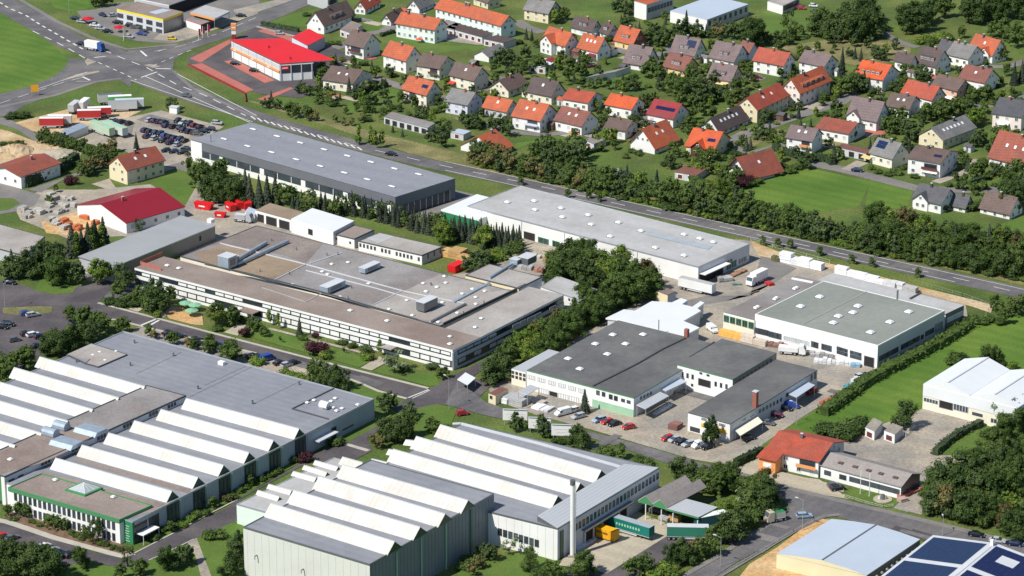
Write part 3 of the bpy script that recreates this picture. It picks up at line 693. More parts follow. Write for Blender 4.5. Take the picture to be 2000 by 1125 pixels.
def hedge(pts, w, h, label, m='leaf', dens=7, name='hedge', cat='hedge', seed=1, ls=.32):
    rng = random.Random(seed); ps = [P(x, y) for x, y in pts]; o = ps[0]; b = MB(); V = []; F = []
    for p, q_ in zip(ps, ps[1:]):
        d = q_-p; L = d.length; d.normalize(); n = Vector((-d.y, d.x, 0))
        k = max(1, int(L/3)); 
        for j in range(k):
            a, c = p+d*L*j/k-o, p+d*L*(j+1)/k-o; w1, w2 = w*.42*rng.uniform(.85, 1.1), w*.42; h1 = h*rng.uniform(.82, .97)
            b.hexa([a-n*w1, c-n*w1, c+n*w1, a+n*w1], [a-n*w1*.85+Z*h1, c-n*w1*.85+Z*h1, c+n*w1*.85+Z*h1, a+n*w1*.85+Z*h1], m)
        for i in range(int(L*dens)):
            t = rng.uniform(0, L); u = rng.uniform(-1, 1); top = rng.random() < .55
            if top: c = p+d*t+n*w*.5*u+Z*h*rng.uniform(.88, 1.08)*(1-.12*u*u)
            else: c = p+d*t+n*w*.5*(1 if u > 0 else -1)*rng.uniform(.88, 1.1)+Z*h*rng.uniform(.05, .95)
            nn = Vector((rng.gauss(0, 1), rng.gauss(0, 1), rng.gauss(.6, 1))).normalized(); tt = nn.orthogonal().normalized(); uu = nn.cross(tt); s = ls*rng.uniform(.6, 1.4); c = c-o
            k = len(V); V.extend([c+tt*s, c+uu*s*.8, c-tt*s, c-uu*s*.8]); F.append((k, k+1, k+2, k+3))
    i = len(b.v); b.v += [tuple(v) for v in V]; k = b.mi(m)
    for f in F: b.f.append([i+j for j in f]); b.m.append(k)
    return put(b.build(name, None, label=label, cat=cat), o)
# ================================================================ vehicles
def prism_x(b, prof, w0, w1, m):
    """profile in x,z extruded over y; w as function handled by caller"""
    b.hexa([Vector((x, -w0, z)) for x, z in prof], [Vector((x, w1, z)) for x, z in prof], m)
def wheel_mesh(r=.32, w=.22):
    b = MB(); b.tube(Vector((0, -w/2, 0)), Vector((0, w/2, 0)), r, 'rubber', 12); b.tube(Vector((0, -w/2-.01, 0)), Vector((0, w/2+.01, 0)), r*.55, 'metal', 8); return b.mesh('wheel')
WH = wheel_mesh(); WHBIG = wheel_mesh(.5, .3)
def car_meshes(kind):
    prof = dict(saloon=([(-2.2, .35), (-2.25, .8), (-1.6, .95), (1.0, .95), (2.1, .75), (2.2, .35)], [(-1.65, .93), (-1.1, 1.4), (.35, 1.42), (1.15, .93)]),
                estate=([(-2.2, .35), (-2.22, .95), (-2.1, 1.0), (1.1, .95), (2.1, .78), (2.2, .35)], [(-2.1, .98), (-1.8, 1.45), (.45, 1.45), (1.2, .93)]),
                hatch=([(-1.9, .35), (-1.95, .95), (-1.8, 1.0), (1.0, .98), (1.8, .8), (1.9, .35)], [(-1.85, .98), (-1.5, 1.48), (.3, 1.48), (1.15, .96)]),
                van=([(-2.6, .4), (-2.6, 1.15), (1.7, 1.15), (2.4, .95), (2.5, .4)], [(-2.58, 1.13), (-2.5, 2.05), (1.1, 2.05), (1.85, 1.13)]))[kind]
    w = .86 if kind != 'van' else .95
    b = MB(); prism_x(b, prof[0], w, w, 'car_paint'); body = b
    c = prof[1]; n = len(c); wi = w-.16 if kind != 'van' else w-.06
    lo = [Vector((x, s*(w-.03), z)) for s in (-1, 1) for x, z in (c[0], c[-1])]
    top = [Vector((x, s*wi, z)) for s in (-1, 1) for x, z in (c[1], c[2])]
    g = MB(); gm = 'glass' if kind != 'van' else 'car_paint'
    g.hexa([lo[0], lo[1], lo[3], lo[2]], [top[0], top[1], top[3], top[2]], gm, 'car_paint')
    if kind == 'van':
        g.obox(Vector((.75, -w+.0, 1.25)), Vector((.75, 0, 0)), Vector((0, 2*w, 0)), Z*.5, 'glass')
    # painted roof
    body.hexa([v-Z*.03 for v in (top[0], top[1], top[3], top[2])], [Vector((v.x, v.y, v.z+.04)) for v in (top[0], top[1], top[3], top[2])], 'car_paint')
    for s in (-1, 1):
        x = sum(p[0] for p in c[1:3])/2; body.hexa([Vector((x-.06, s*(w-.03)-.02, .95)), Vector((x+.06, s*(w-.03)-.02, .95)), Vector((x+.06, s*(w-.03)+.02, .95)), Vector((x-.06, s*(w-.03)+.02, .95))],
                  [Vector((x-.06, s*wi-.02, c[1][1])), Vector((x+.06, s*wi-.02, c[1][1])), Vector((x+.06, s*wi+.02, c[1][1])), Vector((x-.06, s*wi+.02, c[1][1]))], 'car_paint')
    xs = prof[0][-1][0]; l = MB()
    return body.mesh('body'), g.mesh('window'), xs, w
CARM = {k: car_meshes(k) for k in ('saloon', 'estate', 'hatch', 'van')}
def lamp_mesh(m):
    b = MB(); b.obox(Vector((-.04, -.18, -.08)), Vector((.08, 0, 0)), Vector((0, .36, 0)), Z*.16, m); return b.mesh('lamp')
HL, TL = lamp_mesh('rooflight'), lamp_mesh('store_red')
CARS = []
CC = dict(black=(.012, .013, .018), navy=(.01, .018, .07), blue=(.02, .06, .3), red=(.5, .015, .02), white=(.75, .75, .75), silver=(.42, .44, .46), grey=(.12, .125, .13), green=(.01, .12, .07),
          yellow=(.75, .55, .02), wine=(.16, .01, .03), lightblue=(.3, .42, .55), orange=(.7, .2, .03))
def car(px, py, deg, col, kind, label, group=None, parts=True, z=.17):
    body, g, xs, w = CARM[kind]
    o = thing('parked_car' if kind != 'van' else 'van', label, 'car' if kind != 'van' else 'van', P(px, py)+Z*z, math.radians(deg), group)
    obj('body', body, o, col=CC[col]); obj('window', g, o, col=CC[col])
    if parts:
        for x in (-xs*.62, xs*.62):
            for s in (-1, 1): put(obj('wheel', WH, o), (x, s*(w-.08), .32))
        for s in (-1, 1): put(obj('headlight', HL, o), (xs-.03, s*(w-.25), .62)); put(obj('tail_light', TL, o), (-xs-.02, s*(w-.25), .7))
    return o
def trailer(px, py, deg, L, col, label, cat='trailer', top='light_grey', h=2.8, wd=2.5, curtain=True, name='lorry_trailer', cab=None, group=None):
    """px,py: middle of its ground footprint"""
    o = thing(name, label, cat, P(px, py)+Z*.2, math.radians(deg), group)
    b = MB(); b.obox(Vector((-L/2, -wd/2, 1.15)), Vector((L, 0, 0)), Vector((0, wd, 0)), Z*h, 'plain', top); obj('box_body', b.mesh('box_body'), o, col=col)
    b = MB(); b.obox(Vector((-L/2, -wd/2+.1, .95)), Vector((L, 0, 0)), Vector((0, wd-.2, 0)), Z*.19, 'metal_dark')
    for s in (-1, 1):
        b.obox(Vector((-L*.2, s*(wd/2-.08)-.04, .5)), Vector((L*.4, 0, 0)), Vector((0, .06, 0)), Z*.35, 'light_grey')
        b.obox(Vector((L*.28, s*.8-.08, 0)), Vector((.16, 0, 0)), Vector((0, .16, 0)), Z*.95, 'metal_dark')
        b.obox(Vector((-L/2, s*(wd/2)-.02, 1.05)), Vector((L, 0, 0)), Vector((0, .05, 0)), Z*.12, 'light_grey')
    obj('chassis', b.mesh('chassis'), o)
    for k in range(3 if L > 9 else 2):
        for s in (-1, 1): put(obj('wheel', WHBIG, o), (-L*.22-k*1.3 if L > 9 else -L*.15-k*1.2, s*(wd/2-.25), .5))
    if L <= 9:
        for s in (-1, 1): put(obj('wheel', WHBIG, o), (L*.35, s*(wd/2-.25), .5))
    b = MB()
    for s in (-1, 1): b.obox(Vector((-L/2-.05, min(0, s*wd/2*.97), 1.25)), Vector((.05, 0, 0)), Vector((0, wd/2*.97, 0)), Z*(h-.2), 'plain')
    obj('rear_door', b.mesh('rear_door'), o, col=tuple(c*.8 for c in col))
    if cab:
        b = MB(); prism_x(b, [(L/2+.3, .6), (L/2+.3, 3.3), (L/2+1.7, 3.2), (L/2+2.3, 2.0), (L/2+2.4, .6)], 1.2, 1.2, 'plain'); obj('cab', b.mesh('cab'), o, col=cab)
        b = MB(); b.hexa([Vector((L/2+1.78, -1.05, 3.1)), Vector((L/2+1.78, 1.05, 3.1)), Vector((L/2+2.32, 1.05, 2.1)), Vector((L/2+2.32, -1.05, 2.1))], [Vector((L/2+1.83, -1.05, 3.1)), Vector((L/2+1.83, 1.05, 3.1)), Vector((L/2+2.37, 1.05, 2.1)), Vector((L/2+2.37, -1.05, 2.1))], 'glass')
        obj('windscreen', b.mesh('windscreen'), o)
        for s in (-1, 1): put(obj('wheel', WHBIG, o), (L/2+1.5, s*1.0, .5))
    return o
def lamp_post(px, py, h=9, deg=200, label='', arm=1.6, cat='street lamp', name='street_lamp'):
    o = thing(name, label, cat, P(px, py), math.radians(deg), 'street lamps')
    b = MB(); b.tube(Vector(), Vector((0, 0, h)), .1, 'metal', 6, .06); b.tube(Vector((0, 0, h)), Vector((arm, 0, h+.35)), .05, 'metal', 5); obj('pole', b.mesh('pole'), o)
    b = MB(); b.obox(Vector((arm-.2, -.18, h+.3)), Vector((.95, 0, 0)), Vector((0, .36, 0)), Z*.16, 'light_grey'); obj('lamp_head', b.mesh('lamp_head'), o)
    return o
def simple(name, label, cat, px, py, fn, group=None, rz=0, col=None, z=.15):
    b = MB(); fn(b); o = b.build(name, None, label=label, cat=cat, group=group, col=col); return put(o, P(px, py)+Z*z, math.radians(rz))
# ================================================================ houses
HN = [0]
SKYM = None
def house(Cx, Cy, Ox, Oy, gx, hpx, ry, roof, wall, nm, label=None, sky=0, chim=1, dorm=0, solar=0, cross=None, balc=None, awn=None, attic=2, gw=True, cat='house', over=.55, flat=False, wc=None, wk='w', rows=None, name='house', gwall=None, cross_wall=None):
    HN[0] += 1; rng = random.Random(HN[0]*13)
    G = P(Cx, Cy+hpx, 0); h = zat(Cy, G.y); h = max(h, 2.2)
    C = P(Cx, Cy, h); O = P(Ox, Oy, h); u = (O-C).normalized(); L = (O-C).length
    n = Vector((-u.y, u.x, 0)); n = n if n.y > 0 else -n
    # depth so that the far gable corner shows gx picture points away
    lo, hi = .5, 60
    for _ in range(40):
        d = (lo+hi)/2; v = PR(C+n*d)[0]-Cx
        if abs(v) < abs(gx): lo = d
        else: hi = d
    D = d; rz_ = zat(ry, (C+n*D/2).y); rise = max(min(rz_-h, D*.62), .12*D if not flat else .3)
    org = Vector((C.x, C.y, 0)); t = thing(name, label or nm, cat, org); mark((Cx+Ox)/2+gx*.4, Cy, nm)
    c = C-org; o = O-org; wallm = wall; gm = gwall or wall
    b = MB()
    c0, o0 = Vector((0, 0, 0)), Vector((o.x, o.y, 0)); N = n*D
    b.face([c0, o0, o, c], wallm); b.face([c0+N, o0+N, o+N, c+N], wallm)
    for a, e in ((c0, c), (o0, o)): b.face([a, a+N, e+N, e+N*.5+Z*rise, e], gm)
    b.build('wall', t)
    # roof: two slabs with overhang
    b = MB(); e = over; th = .22; sl = rise/(D/2); uo = u*e
    a0 = c-u*e; a1 = o+u*e; dn = n*e+Z*(-sl*e)*-1
    for sgn, base in ((1, Vector()), (-1, N)):
        m = n*sgn; eo = base-m*e-Z*sl*e; rg = base+m*D/2+Z*rise
        if sgn < 0: rg = N*.5+Z*rise
        q_ = [a0+eo, a1+eo, a1+rg, a0+rg]
        b.hexa(q_, [p+Z*th for p in q_], 'tile_'+roof if 'tile_'+roof in MATS else roof)
    rf = b.build('roof', t)
    rm = 'tile_'+roof if 'tile_'+roof in MATS else roof
    def onroof(s, f, dz=.25): return c+u*(L*s)+n*(D/2*f)+Z*(rise*f+dz)
    upn = (n*D/2+Z*rise).normalized(); nr = (Z*(D/2)-n*rise).normalized()
    for k in range(chim):
        s = rng.uniform(.3, .7) if k == 0 else rng.uniform(.1, .9); b = MB(); p = onroof(s, .88, -.3); b.cbox(p, u*.8, n*.6, Z*1.9, rng.choice(['brick', 'metal_dark', 'tile_dark_brown'])); b.cbox(p+Z*1.9, u*.9, n*.7, Z*.12, 'light_grey'); b.build('chimney', rf)
    for k in range(sky):
        s = (k+1)/(sky+1)*.8+.1 if sky > 1 else .5; b = MB(); b.obox(onroof(s, .45, .22)-u*.45, u*.9, upn*1.2, nr*.12, 'white', 'rooflight'); b.build('roof_window', rf)
    if dorm:
        s0, s1 = (.3, .7) if dorm == 1 else (.15, .85); b = MB(); p = onroof(s0, .2, .1); w = u*L*(s1-s0); hh = 1.5
        top = onroof(s0, .2+hh/rise*1.0 if rise > 1.7 else .95, .1); b.obox(p, w, n*.3, Z*1.3, 'white')
        b.hexa([p, p+w, top+w, top], [p+Z*1.35, p+w+Z*1.35, top+w+Z*.12, top+Z*.12], rm); dmo = b.build('dormer', t)
        for k in range(2 if dorm == 1 else 4):
            W_ = Wall(p+org-n*.02, u); win(W_, L*(s1-s0)*(k+.5)/(2 if dorm == 1 else 4), p.z+.7, 1.1, .95, 'w', dmo, org)
    if solar:
        s0 = .08 if solar < 20 else .5; nx, ny = (4, 2) if solar % 10 == 1 else (8, 1) if solar % 10 == 2 else (3, 1)
        me = None
        for i in range(nx):
            for j in range(ny):
                b = MB(); b.obox(Vector(), u*.95, upn*1.5, nr*.08, 'solar_blue' if solar % 10 != 2 else 'solar'); me = me or b.mesh('solar_panel')
                put(obj('solar_panel', me, rf), onroof(s0, .35+.0*j, .28)+u*(i*1.05)+upn*(j*1.6))
    wf = Wall(C, u, L); wg = Wall(C, n, D)
    fl = rows or max(1, int(round((h-.4)/2.8))); nc = max(2, int(L/3.3)) if wc is None else wc
    bset = set()
    if balc:
        bs0, bs1, bcol = balc; b = MB()
        for f in range(1, max(fl, 2)):
            z = h/fl*f-.1 if fl > 1 else .3; p = wf.at(L*bs0, z, 0)-org; b.obox(p, u*L*(bs1-bs0), wf.n*1.2, Z*.15, 'light_grey'); b.obox(p+wf.n*1.12, u*L*(bs1-bs0), wf.n*.08, Z*1.05, bcol)
            win(wf, L*(bs0+bs1)/2, z+1.15, L*(bs1-bs0)*.8, 2.0, 'd', t, org)
        b.build('balcony', t)
    for f in range(fl):
        z = (h/fl)*(f+.52)
        for k in range(nc):
            s = (k+.5)/nc
            if balc and balc[0]-.08 < s < balc[1]+.08 and f > 0: continue
            if cross and cross[0] < s < cross[1]: continue
            if f == 0 and k == nc//2 and rng.random() < .5: win(wf, L*s, 1.1, 1.1, 2.1, 'door', t, org, 'door')
            else: win(wf, L*s, z, 1.4, 1.45, wk if rng.random() < .75 else 'l', t, org)
    if gw:
        ng = 2 if D < 12 else 3
        for f in range(fl):
            for k in range(ng):
                if rng.random() < .8: win(wg, D*(k+.6)/(ng+.2), (h/fl)*(f+.52), 1.25, 1.4, wk, t, org)
        if rise > 2.2:
            for k in range(attic): win(wg, D*(.5+(k-(attic-1)/2)*.2), h+rise*.3, .9, 1.1, wk, t, org)
    if awn:
        s0, s1, colr = awn; b = MB(); p = wf.at(L*s0, 2.5 if fl == 1 else h*.45, 0)-org; b.hexa([p, p+u*L*(s1-s0), p+u*L*(s1-s0)+wf.n*1.8-Z*.6, p+wf.n*1.8-Z*.6], [v+Z*.08 for v in (p, p+u*L*(s1-s0), p+u*L*(s1-s0)+wf.n*1.8-Z*.6, p+wf.n*1.8-Z*.6)], 'plain'); b.build('awning', t, col=colr)
    if cross:
        s0, s1, pr = cross; w = L*(s1-s0); rh = min(w*.42, rise*.95); cw = cross_wall or wall
        b = MB(); a = c0+u*L*s0+wf.n*pr; e_ = a+u*w; back = n*(pr+D/2)
        b.face([a, e_, e_+Z*h, a+(u*w)/2+Z*(h+rh), a+Z*h], cw)
        for x in (a, e_): b.face([x, x-wf.n*pr, x-wf.n*pr+Z*h, x+Z*h], cw)
        b.build('front_gable', t)
        b = MB(); mid = a+u*w/2+Z*(h+rh); 
        for x, sg in ((a, -1), (e_, 1)):
            ov = u*sg*.4-Z*.4*rh/(w/2); f1 = wf.n*.5
            p = [x+Z*h+ov+f1, mid+f1, mid+n*(pr+D/2*rh/rise+.1), x+Z*h+ov+n*pr]
            b.hexa(p, [v+Z*.2 for v in p], rm)
        b.build('gable_roof', t)
        wc_ = Wall(a+org, u)
        for f in range(fl): 
            for k in (.3, .7): win(wc_, w*k, (h/fl)*(f+.5), 1.2, 1.4, wk, t, org)
        win(wc_, w*.5, h+rh*.3, 1.1, 1.1, wk, t, org)
    return t, org, wf, wg, h, D, L, c, u, n, rise
H = house
H(848.7,57.3, 774,44, 24, 28, 37, 'orange', 'mint', 'pale green-white apartment house with long orange roof', 'pale green-white three storey apartment house with long orange roof and no balconies', chim=2, wc=7, sky=0)
H(978.7,49.3, 851,14.7, 28, 27, 31, 'orange', 'mint', 'longest orange-roofed terrace', 'longest orange-roofed white terrace with a row of dark garages in front', wc=12, chim=3)
H(632.7,50, 692,27, -33, 17, 24, 'brown', 'white', 'white gable house beside the red store', 'white pointed gable house with long dark roof behind the red-roofed store', chim=1, dorm=1)
H(710,92, 674,84, 32, 24, 66.7, 'brown', 'white', 'brown-roofed house with maroon balconies', 'brown-roofed white house with maroon balconies right of the small red roof', balc=(.1, .75, 'maroon_wood'))
H(792.7,117.3, 748.7,105.3, 30.5, 26.7, 92, 'orange', 'white', 'plain white house with patched orange roof', 'plain white two storey house with orange roof and a grey patch near its ridge')
H(858,133.3, 814,126.7, 29, 24, 110.7, 'brown', 'pale_cream', 'brown-roofed house with wooden balcony', 'cream house with brown roof and wooden balcony beside the white house with patched orange roof', balc=(.05, .45, 'brown_wood'))
H(926,156, 879,145, 28, 22.7, 132, 'brown', 'pale_cream', 'cream house with red awning', 'cream house with brown roof, one roof window and a red awning at its left end', sky=1, awn=(.75, 1.15, (.5, .05, .04)))
H(832.7,184, 787,172, 28, 25, 160, 'orange', 'pale_cream', 'orange-roofed house with blue solar square', 'cream house with orange roof carrying one small blue solar square at its right end', solar=3, balc=(.45, .75, 'brown_wood'))
H(912.7,204, 870,196, 29, 24, 181, 'grey', 'lavender', 'lavender house with grey roof', 'pale lavender house with flat grey tiled roof', chim=1)
H(688.7,163, 631,154.7, 38, 18, 137, 'brown', 'pale_cream', 'wide dark-roofed house behind the bushes', 'wide low house with dark roof and two long skylights, right of the red store wall', sky=2, attic=3)
H(713,17, 742,2, -20, 12, 3, 'red_orange', 'white', 'house with red roof terrace at top edge', 'house with red roof edge and dark roof terrace at the top edge', sky=1)
H(763,41, 790,28, -17, 8, 24, 'brown', 'white', 'low brown-roofed cottage', 'low white cottage with brown roof left of the longest terrace')
H(819,17, 847,5, -24, 9, 0, 'grey', 'white', 'white bungalow cut by the top edge', 'white bungalow with grey roof touching the top edge left of the terrace')
H(953,4, 925,-5, 24, 14, -10, 'brown', 'cream', 'cream block cut by the top edge', 'cream block touching the top edge behind the longest terrace')
H(1070.7,25.3, 1024,17, 24, 21, 3, 'grey', 'cream', 'yellowish house with plain grey roof', 'pale yellow house with plain steep grey roof right of the longest terrace', wc=3)
H(1104,88, 1061,75, 25, 24, 60, 'orange', 'white', 'orange-roofed house with white front gable', 'white house with orange roof and a tall white gable facing the viewer', cross=(.42, .92, 2.5))
H(1156,60, 1116,50.7, 18, 14, 32, 'dark_brown', 'white', 'left one of the dark twin houses', 'left of two joined dark-roofed white houses, with a dark dormer', dorm=1)
H(1189,66, 1172,60, 20, 13, 35, 'dark_brown', 'white', 'right one of the dark twin houses', 'right and narrower of two joined dark-roofed white houses', dorm=1)
H(1236,85, 1200.8,76, 26, 15, 56, 'orange', 'yellow_wall', 'yellow house with orange roof', 'yellow house with orange roof, dark dormer and brown gable', dorm=1, gwall='brick')
H(1166.7,100, 1128.8,90.7, 25, 19, 74, 'orange', 'white', 'orange-roofed house with three white skylights', 'white house with orange roof and three white skylights in a row', sky=3, awn=(.05, .4, (.2, .02, .05)))
H(1261,126.7, 1218.7,120, 24, 13, 93, 'mauve', 'white', 'grey-brown roofed house with dormer', 'white house under a big grey-brown roof with one dormer, left of the dark red roof', dorm=1)
H(1356,106.7, 1310.7,98.7, 22, 9, 74, 'mauve', 'white', 'house with violet solar roof', 'white house with mauve roof and violet solar panels at its right end', dorm=1, solar=1)
H(1337,137, 1296,128, 27, 15, 112, 'red_brown', 'yellow_wall', 'yellow house with dark red roof', 'yellow house with dark red-brown roof and white-fronted dormer above the big dark tree', dorm=1)
H(954.7,110.7, 988,98, -28, 11, 98.7, 'grey', 'white', 'small white workshop with gable door', 'small white workshop with low grey gable roof beside a dark round tree', chim=0, gw=False)
H(993,177, 1030.7,162.7, -36, 14, 157, 'brown', 'pale_cream', 'cream gable house with brown roof', 'cream house with windowless gable facing left and brown roof', chim=1)
H(1077,186.7, 1030.7,177, 26, 18.7, 160, 'dark_brown', 'pale_cream', 'dark-roofed house with one round skylight', 'cream house with dark purple-brown roof and one bright round skylight', sky=1)
H(1148,200, 1100,192, 28, 21, 181, 'red_orange', 'white', 'plain red-orange roofed house', 'white house with plain red-orange roof right of the dark-roofed one with a round skylight')
H(1233,212, 1182.7,202.7, 25, 21, 192, 'bright_orange', 'white', 'bright orange roof beside the maroon roof', 'white house with plain bright orange roof and a yellow strip at its corner')
H(1314.7,230.7, 1265,221, 30, 21, 203, 'maroon', 'white', 'maroon-roofed house with solar row', 'white house with maroon roof and a row of black solar panels along the ridge', solar=2, chim=0)
H(989,217, 944,208, 22, 17.5, 196, 'orange', 'light_grey', 'light grey house with orange roof', 'light grey house with small orange roof left of the orange roof with two skylights', sky=1)
H(1054.7,234.7, 1001,225, 33, 25, 204, 'orange', 'white', 'orange-roofed house with two skylights and dark loggia', 'white house with steep orange roof, two skylights and a dark loggia full of flowers', sky=2, balc=(.05, .5, 'lavender'))
H(1136,245, 1084,233, 32, 21, 219, 'red_brown', 'white', 'brown-red roofed house with orange balconies', 'white house with brown-red roof, two skylights and bright orange balconies', sky=2, balc=(.02, .42, 'orange_wall'))
H(1221,255, 1181,249, 24, 18, 236, 'brown', 'white', 'small brown-roofed house left of the wide orange gable', 'small white house with plain brown roof left of the wide orange gable roof')
H(1278.8,286, 1322,269, -47, 15.6, 251, 'orange', 'white', 'wide-gabled orange roof house', 'white chalet with wide gable facing left under a light orange roof with two dark skylights', sky=2, balc=None, over=1.0, attic=3)
H(1394,291.5, 1340,283.6, 32, 19, 258, 'bright_orange', 'cream', 'vivid orange roof with dark wooden gable', 'cream house with vivid orange roof, solar strip and dark wooden front gable', cross=(.3, .8, .8), solar=3, cross_wall='maroon_wood')
H(969,297, 1000,284, -69, 7, 266, 'orange', 'white', 'low orange roof at the tree belt', 'low bungalow under a broad orange roof at the left end of the tree belt', chim=1, gw=False)
H(1404,256, 1461,232, -34.5, 10, 231, 'dark_brown', 'white', 'dark-roofed house with five roof windows', 'white gabled house with long dark roof and a row of roof windows beside the street', sky=5)
H(1463,344, 1523,329, -42, 13, 307, 'rust', 'white', 'rust-red chalet by the meadow', 'chalet with broad rust-red roof at the corner of the big green meadow', over=1.3, sky=1, chim=0)
H(1586,274.7, 1536.7,267, 20, 27, 252, 'mauve', 'white', 'brown-roofed house with orange wooden balcony', 'white house with mauve-brown roof and orange wooden balcony beside a clipped dark conifer', sky=2, balc=(.05, .45, 'orange_wall'))
H(1657,260.7, 1594.5,249, 33, 20, 240, 'rust', 'white', 'plain rust-red roof above the street', 'white house with large plain rust-red roof, blue-grey gable', chim=0)
H(1711.6,235.5, 1655,224, 26, 21.5, 190, 'mauve', 'white', 'house with white front gable and mauve roof', 'white house with mauve-brown roof and white glazed gable at its left', cross=(.55, .98, .8))
H(1775,212, 1732,205.6, 22, 20, 188, 'brown', 'white', 'brown roof between the white gable and the red roof', 'white house with brown roof and two skylights, left of the red-roofed one', sky=2)
H(1820,194, 1762,179, 26, 22, 170, 'red_orange', 'white', 'scarlet plain roof house', 'white house with plain scarlet roof left of the pink house', chim=1)
H(1869,176.4, 1821.7,164, 26.5, 27, 157, 'brown', 'pink_wall', 'salmon pink house', 'salmon pink house with brown roof', gwall='pink_wall', awn=(.1, .5, (.8, .75, .65)))
H(1922.5,160.5, 1874,151, 27, 20.5, 136, 'red_brown', 'white', 'white house with russet roof at right', 'white house with russet roof and one skylight behind the pink house', sky=1)
H(1723.7,155, 1670.5,145.6, 31, 26, 127, 'bright_orange', 'white', 'vivid orange roof beside the green meadow strip', 'white house with vivid orange roof and wide dark dormer next to the tall blue spruce', dorm=2)
H(1778.8,123, 1748,116, 12, 20, 90, 'dark_brown', 'white', 'left part of the purple-brown roofs', 'white house with plain purple-brown roof, left of the one with lit dormer windows', gw=False)
H(1827,129, 1788,119.5, 30, 18, 99, 'dark_brown', 'white', 'purple-brown roof with lit dormer', 'white house with purple-brown roof and long dormer with bright windows', dorm=2)
H(1891,114, 1850,104.5, 30, 20, 90, 'grey', 'white', 'pale grey roof house', 'white house with pale grey roof left of the top right orange roof', chim=2)
H(1850,98, 1832,92, 18, 14, 78, 'dark_grey', 'white', 'slate grey roof piece', 'slate-grey roofed house wedged behind the pale grey roof', chim=1)
H(1938.4,106, 1893,93, 27, 18, 76, 'orange', 'white', 'top right orange roof house', 'white house with orange cross roof nearest the top right corner', cross=(.1, .5, 1), sky=1)
H(1433,119.5, 1386,110, 30, 16, 89, 'mauve', 'white', 'big mauve roof house with dark dormer', 'white house with big mauve-brown roof and dark dormer left of the rust-orange roof', dorm=1)
H(1462,104, 1442,98, 20, 22, 80, 'red_brown', 'lavender', 'annexe with red-brown roof', 'bluish annexe with red-brown roof behind the big mauve roof', gw=False)
H(1427.5,157, 1382.7,150, 22, 17.7, 129, 'mauve', 'cream', 'yellow-cream house with striped awning', 'pale yellow house with mauve roof, dormer and orange awning over its terrace', dorm=1, awn=(.1, .6, (.75, .55, .3)))
H(1530,127, 1472,116, 23, 24, 103.6, 'red_orange', 'white', 'white house with rust-orange hipped look', 'white house with rust-orange roof and three lower windows, left of the purple-grey roof', wc=3)
H(1609.5,129, 1561,119, 26, 24, 108, 'mauve', 'white', 'purple-grey roof behind the orange apartment house', 'house with purple-grey roof behind the tall orange-roofed apartment house')
H(1562,181, 1621.6,156, -36, 29, 154, 'orange', 'pale_pink', 'tall apartment house with orange roof', 'tall pale pink apartment house with orange roof and very long dormer', dorm=2, attic=3)
H(1479,214, 1539.5,185, -41, 26, 191, 'red_orange', 'cream', 'red-roofed cream apartment house', 'cream gabled apartment house with red roof in front of the taller orange one', sky=2, attic=2)
H(1842,273, 1905,248.5, -46.7, 20, 249.5, 'grey', 'cream', 'old school-like building with grey roof', 'cream building with steep grey roof, broken row of dark skylights and recessed balcony', sky=6, dorm=0, gwall='cream')
H(1742.4,308.3, 1700,297, 32, 21.5, 280, 'grey', 'pale_cream', 'grey-brown roof with solar panels and carport', 'cream house with grey-brown roof, solar panels and yellow carport awning at its left', solar=21, awn=(.9, 1.3, (.8, .5, .2)))
H(1836.7,318.5, 1774,308, 34, 31, 295, 'brown', 'white', 'white house with big maroon balcony and cream awning', 'white house with brown roof, black solar square, maroon balcony and cream awning', solar=3, balc=(.05, .55, 'maroon_wood'), awn=(.05, .5, (.8, .75, .65)))
H(1995,228, 1939,220.5, 30, 28, 198, 'dark_grey', 'pale_pink', 'slate roof house at right edge', 'pale peach house with slate-blue roof at the right edge', awn=(.4, .8, (.85, .8, .7)))
H(2012,324, 1932,304.5, 40, 17, 272, 'rust', 'white', 'rust roof with white skylights at right edge', 'white bungalow with broad rust roof and white skylights at the right edge', sky=3)
H(1838,398, 1783,386, 30, 20, 370, 'dark_grey', 'white', 'modern white house with glazed front gable', 'modern white house with slate roof and glazed white front gable below the street', cross=(.45, .95, .6))
H(1885,404, 1852,397, 14, 10, 383, 'dark_grey', 'white', 'slate-roofed annexe of the glazed-gable house', 'small slate-roofed annexe right of the glazed-gable white house')
H(1972,417, 1915,404, 25, 9, 386, 'brown', 'white', 'low brown roof in the bottom right of the village', 'low house with grey-brown roof half hidden by trees at the right edge, below the street')
# houses among the works
t = H(248,332, 320,312, -35, 29, 306, 'rust', 'cream', 'cream house above the maroon hall', 'cream two storey house with rust-red roof between the car park and the maroon-roofed hall', balc=None, sky=2, wk='w')
H(41,345, 117,318.7, -62, 24, 336, 'rust', 'white', 'white workshop with rust roof at the left edge', 'long white workshop with rust roof at the left edge, behind a hedge', chim=1, cat='workshop', attic=0)
H(246.7,436, 360,404, -96, 21, 398.7, 'hall_red', 'white', 'maroon-roofed hall', 'white hall with big smooth maroon roof beside the tile yard', chim=1, cat='hall', gw=False, over=.3, rows=1, wc=5, name='hall')
gh = H(1598.7,900.5, 1498,878, 50, 33, 865, 'red_orange', 'white', 'restaurant with orange-red roof', 'guest house with orange-red roof, orange tower wall and orange balcony at the road bend', balc=(.02, .4, 'orange_wall'), cat='guest house', gwall='light_grey')
t = H(1760,950, 1603,908, 37, 25, 926, 'fibre_roof', 'white', 'white showroom beside the guest house', 'low white showroom with grey fibre-cement roof and long dark window strip', chim=0, cat='showroom', gw=False, over=.4, wc=0, name='showroom', gwall='metal_dark')
wf = t[2]; winpx(wf, 1639.5, 925.5, 1653, 938.5, 'd', t[0], t[1]); winpx(wf, 1610, 917.5, 1623, 930, 'd', t[0], t[1]); winpx(wf, 1659, 930, 1757, 966, 'glass', t[0], t[1])
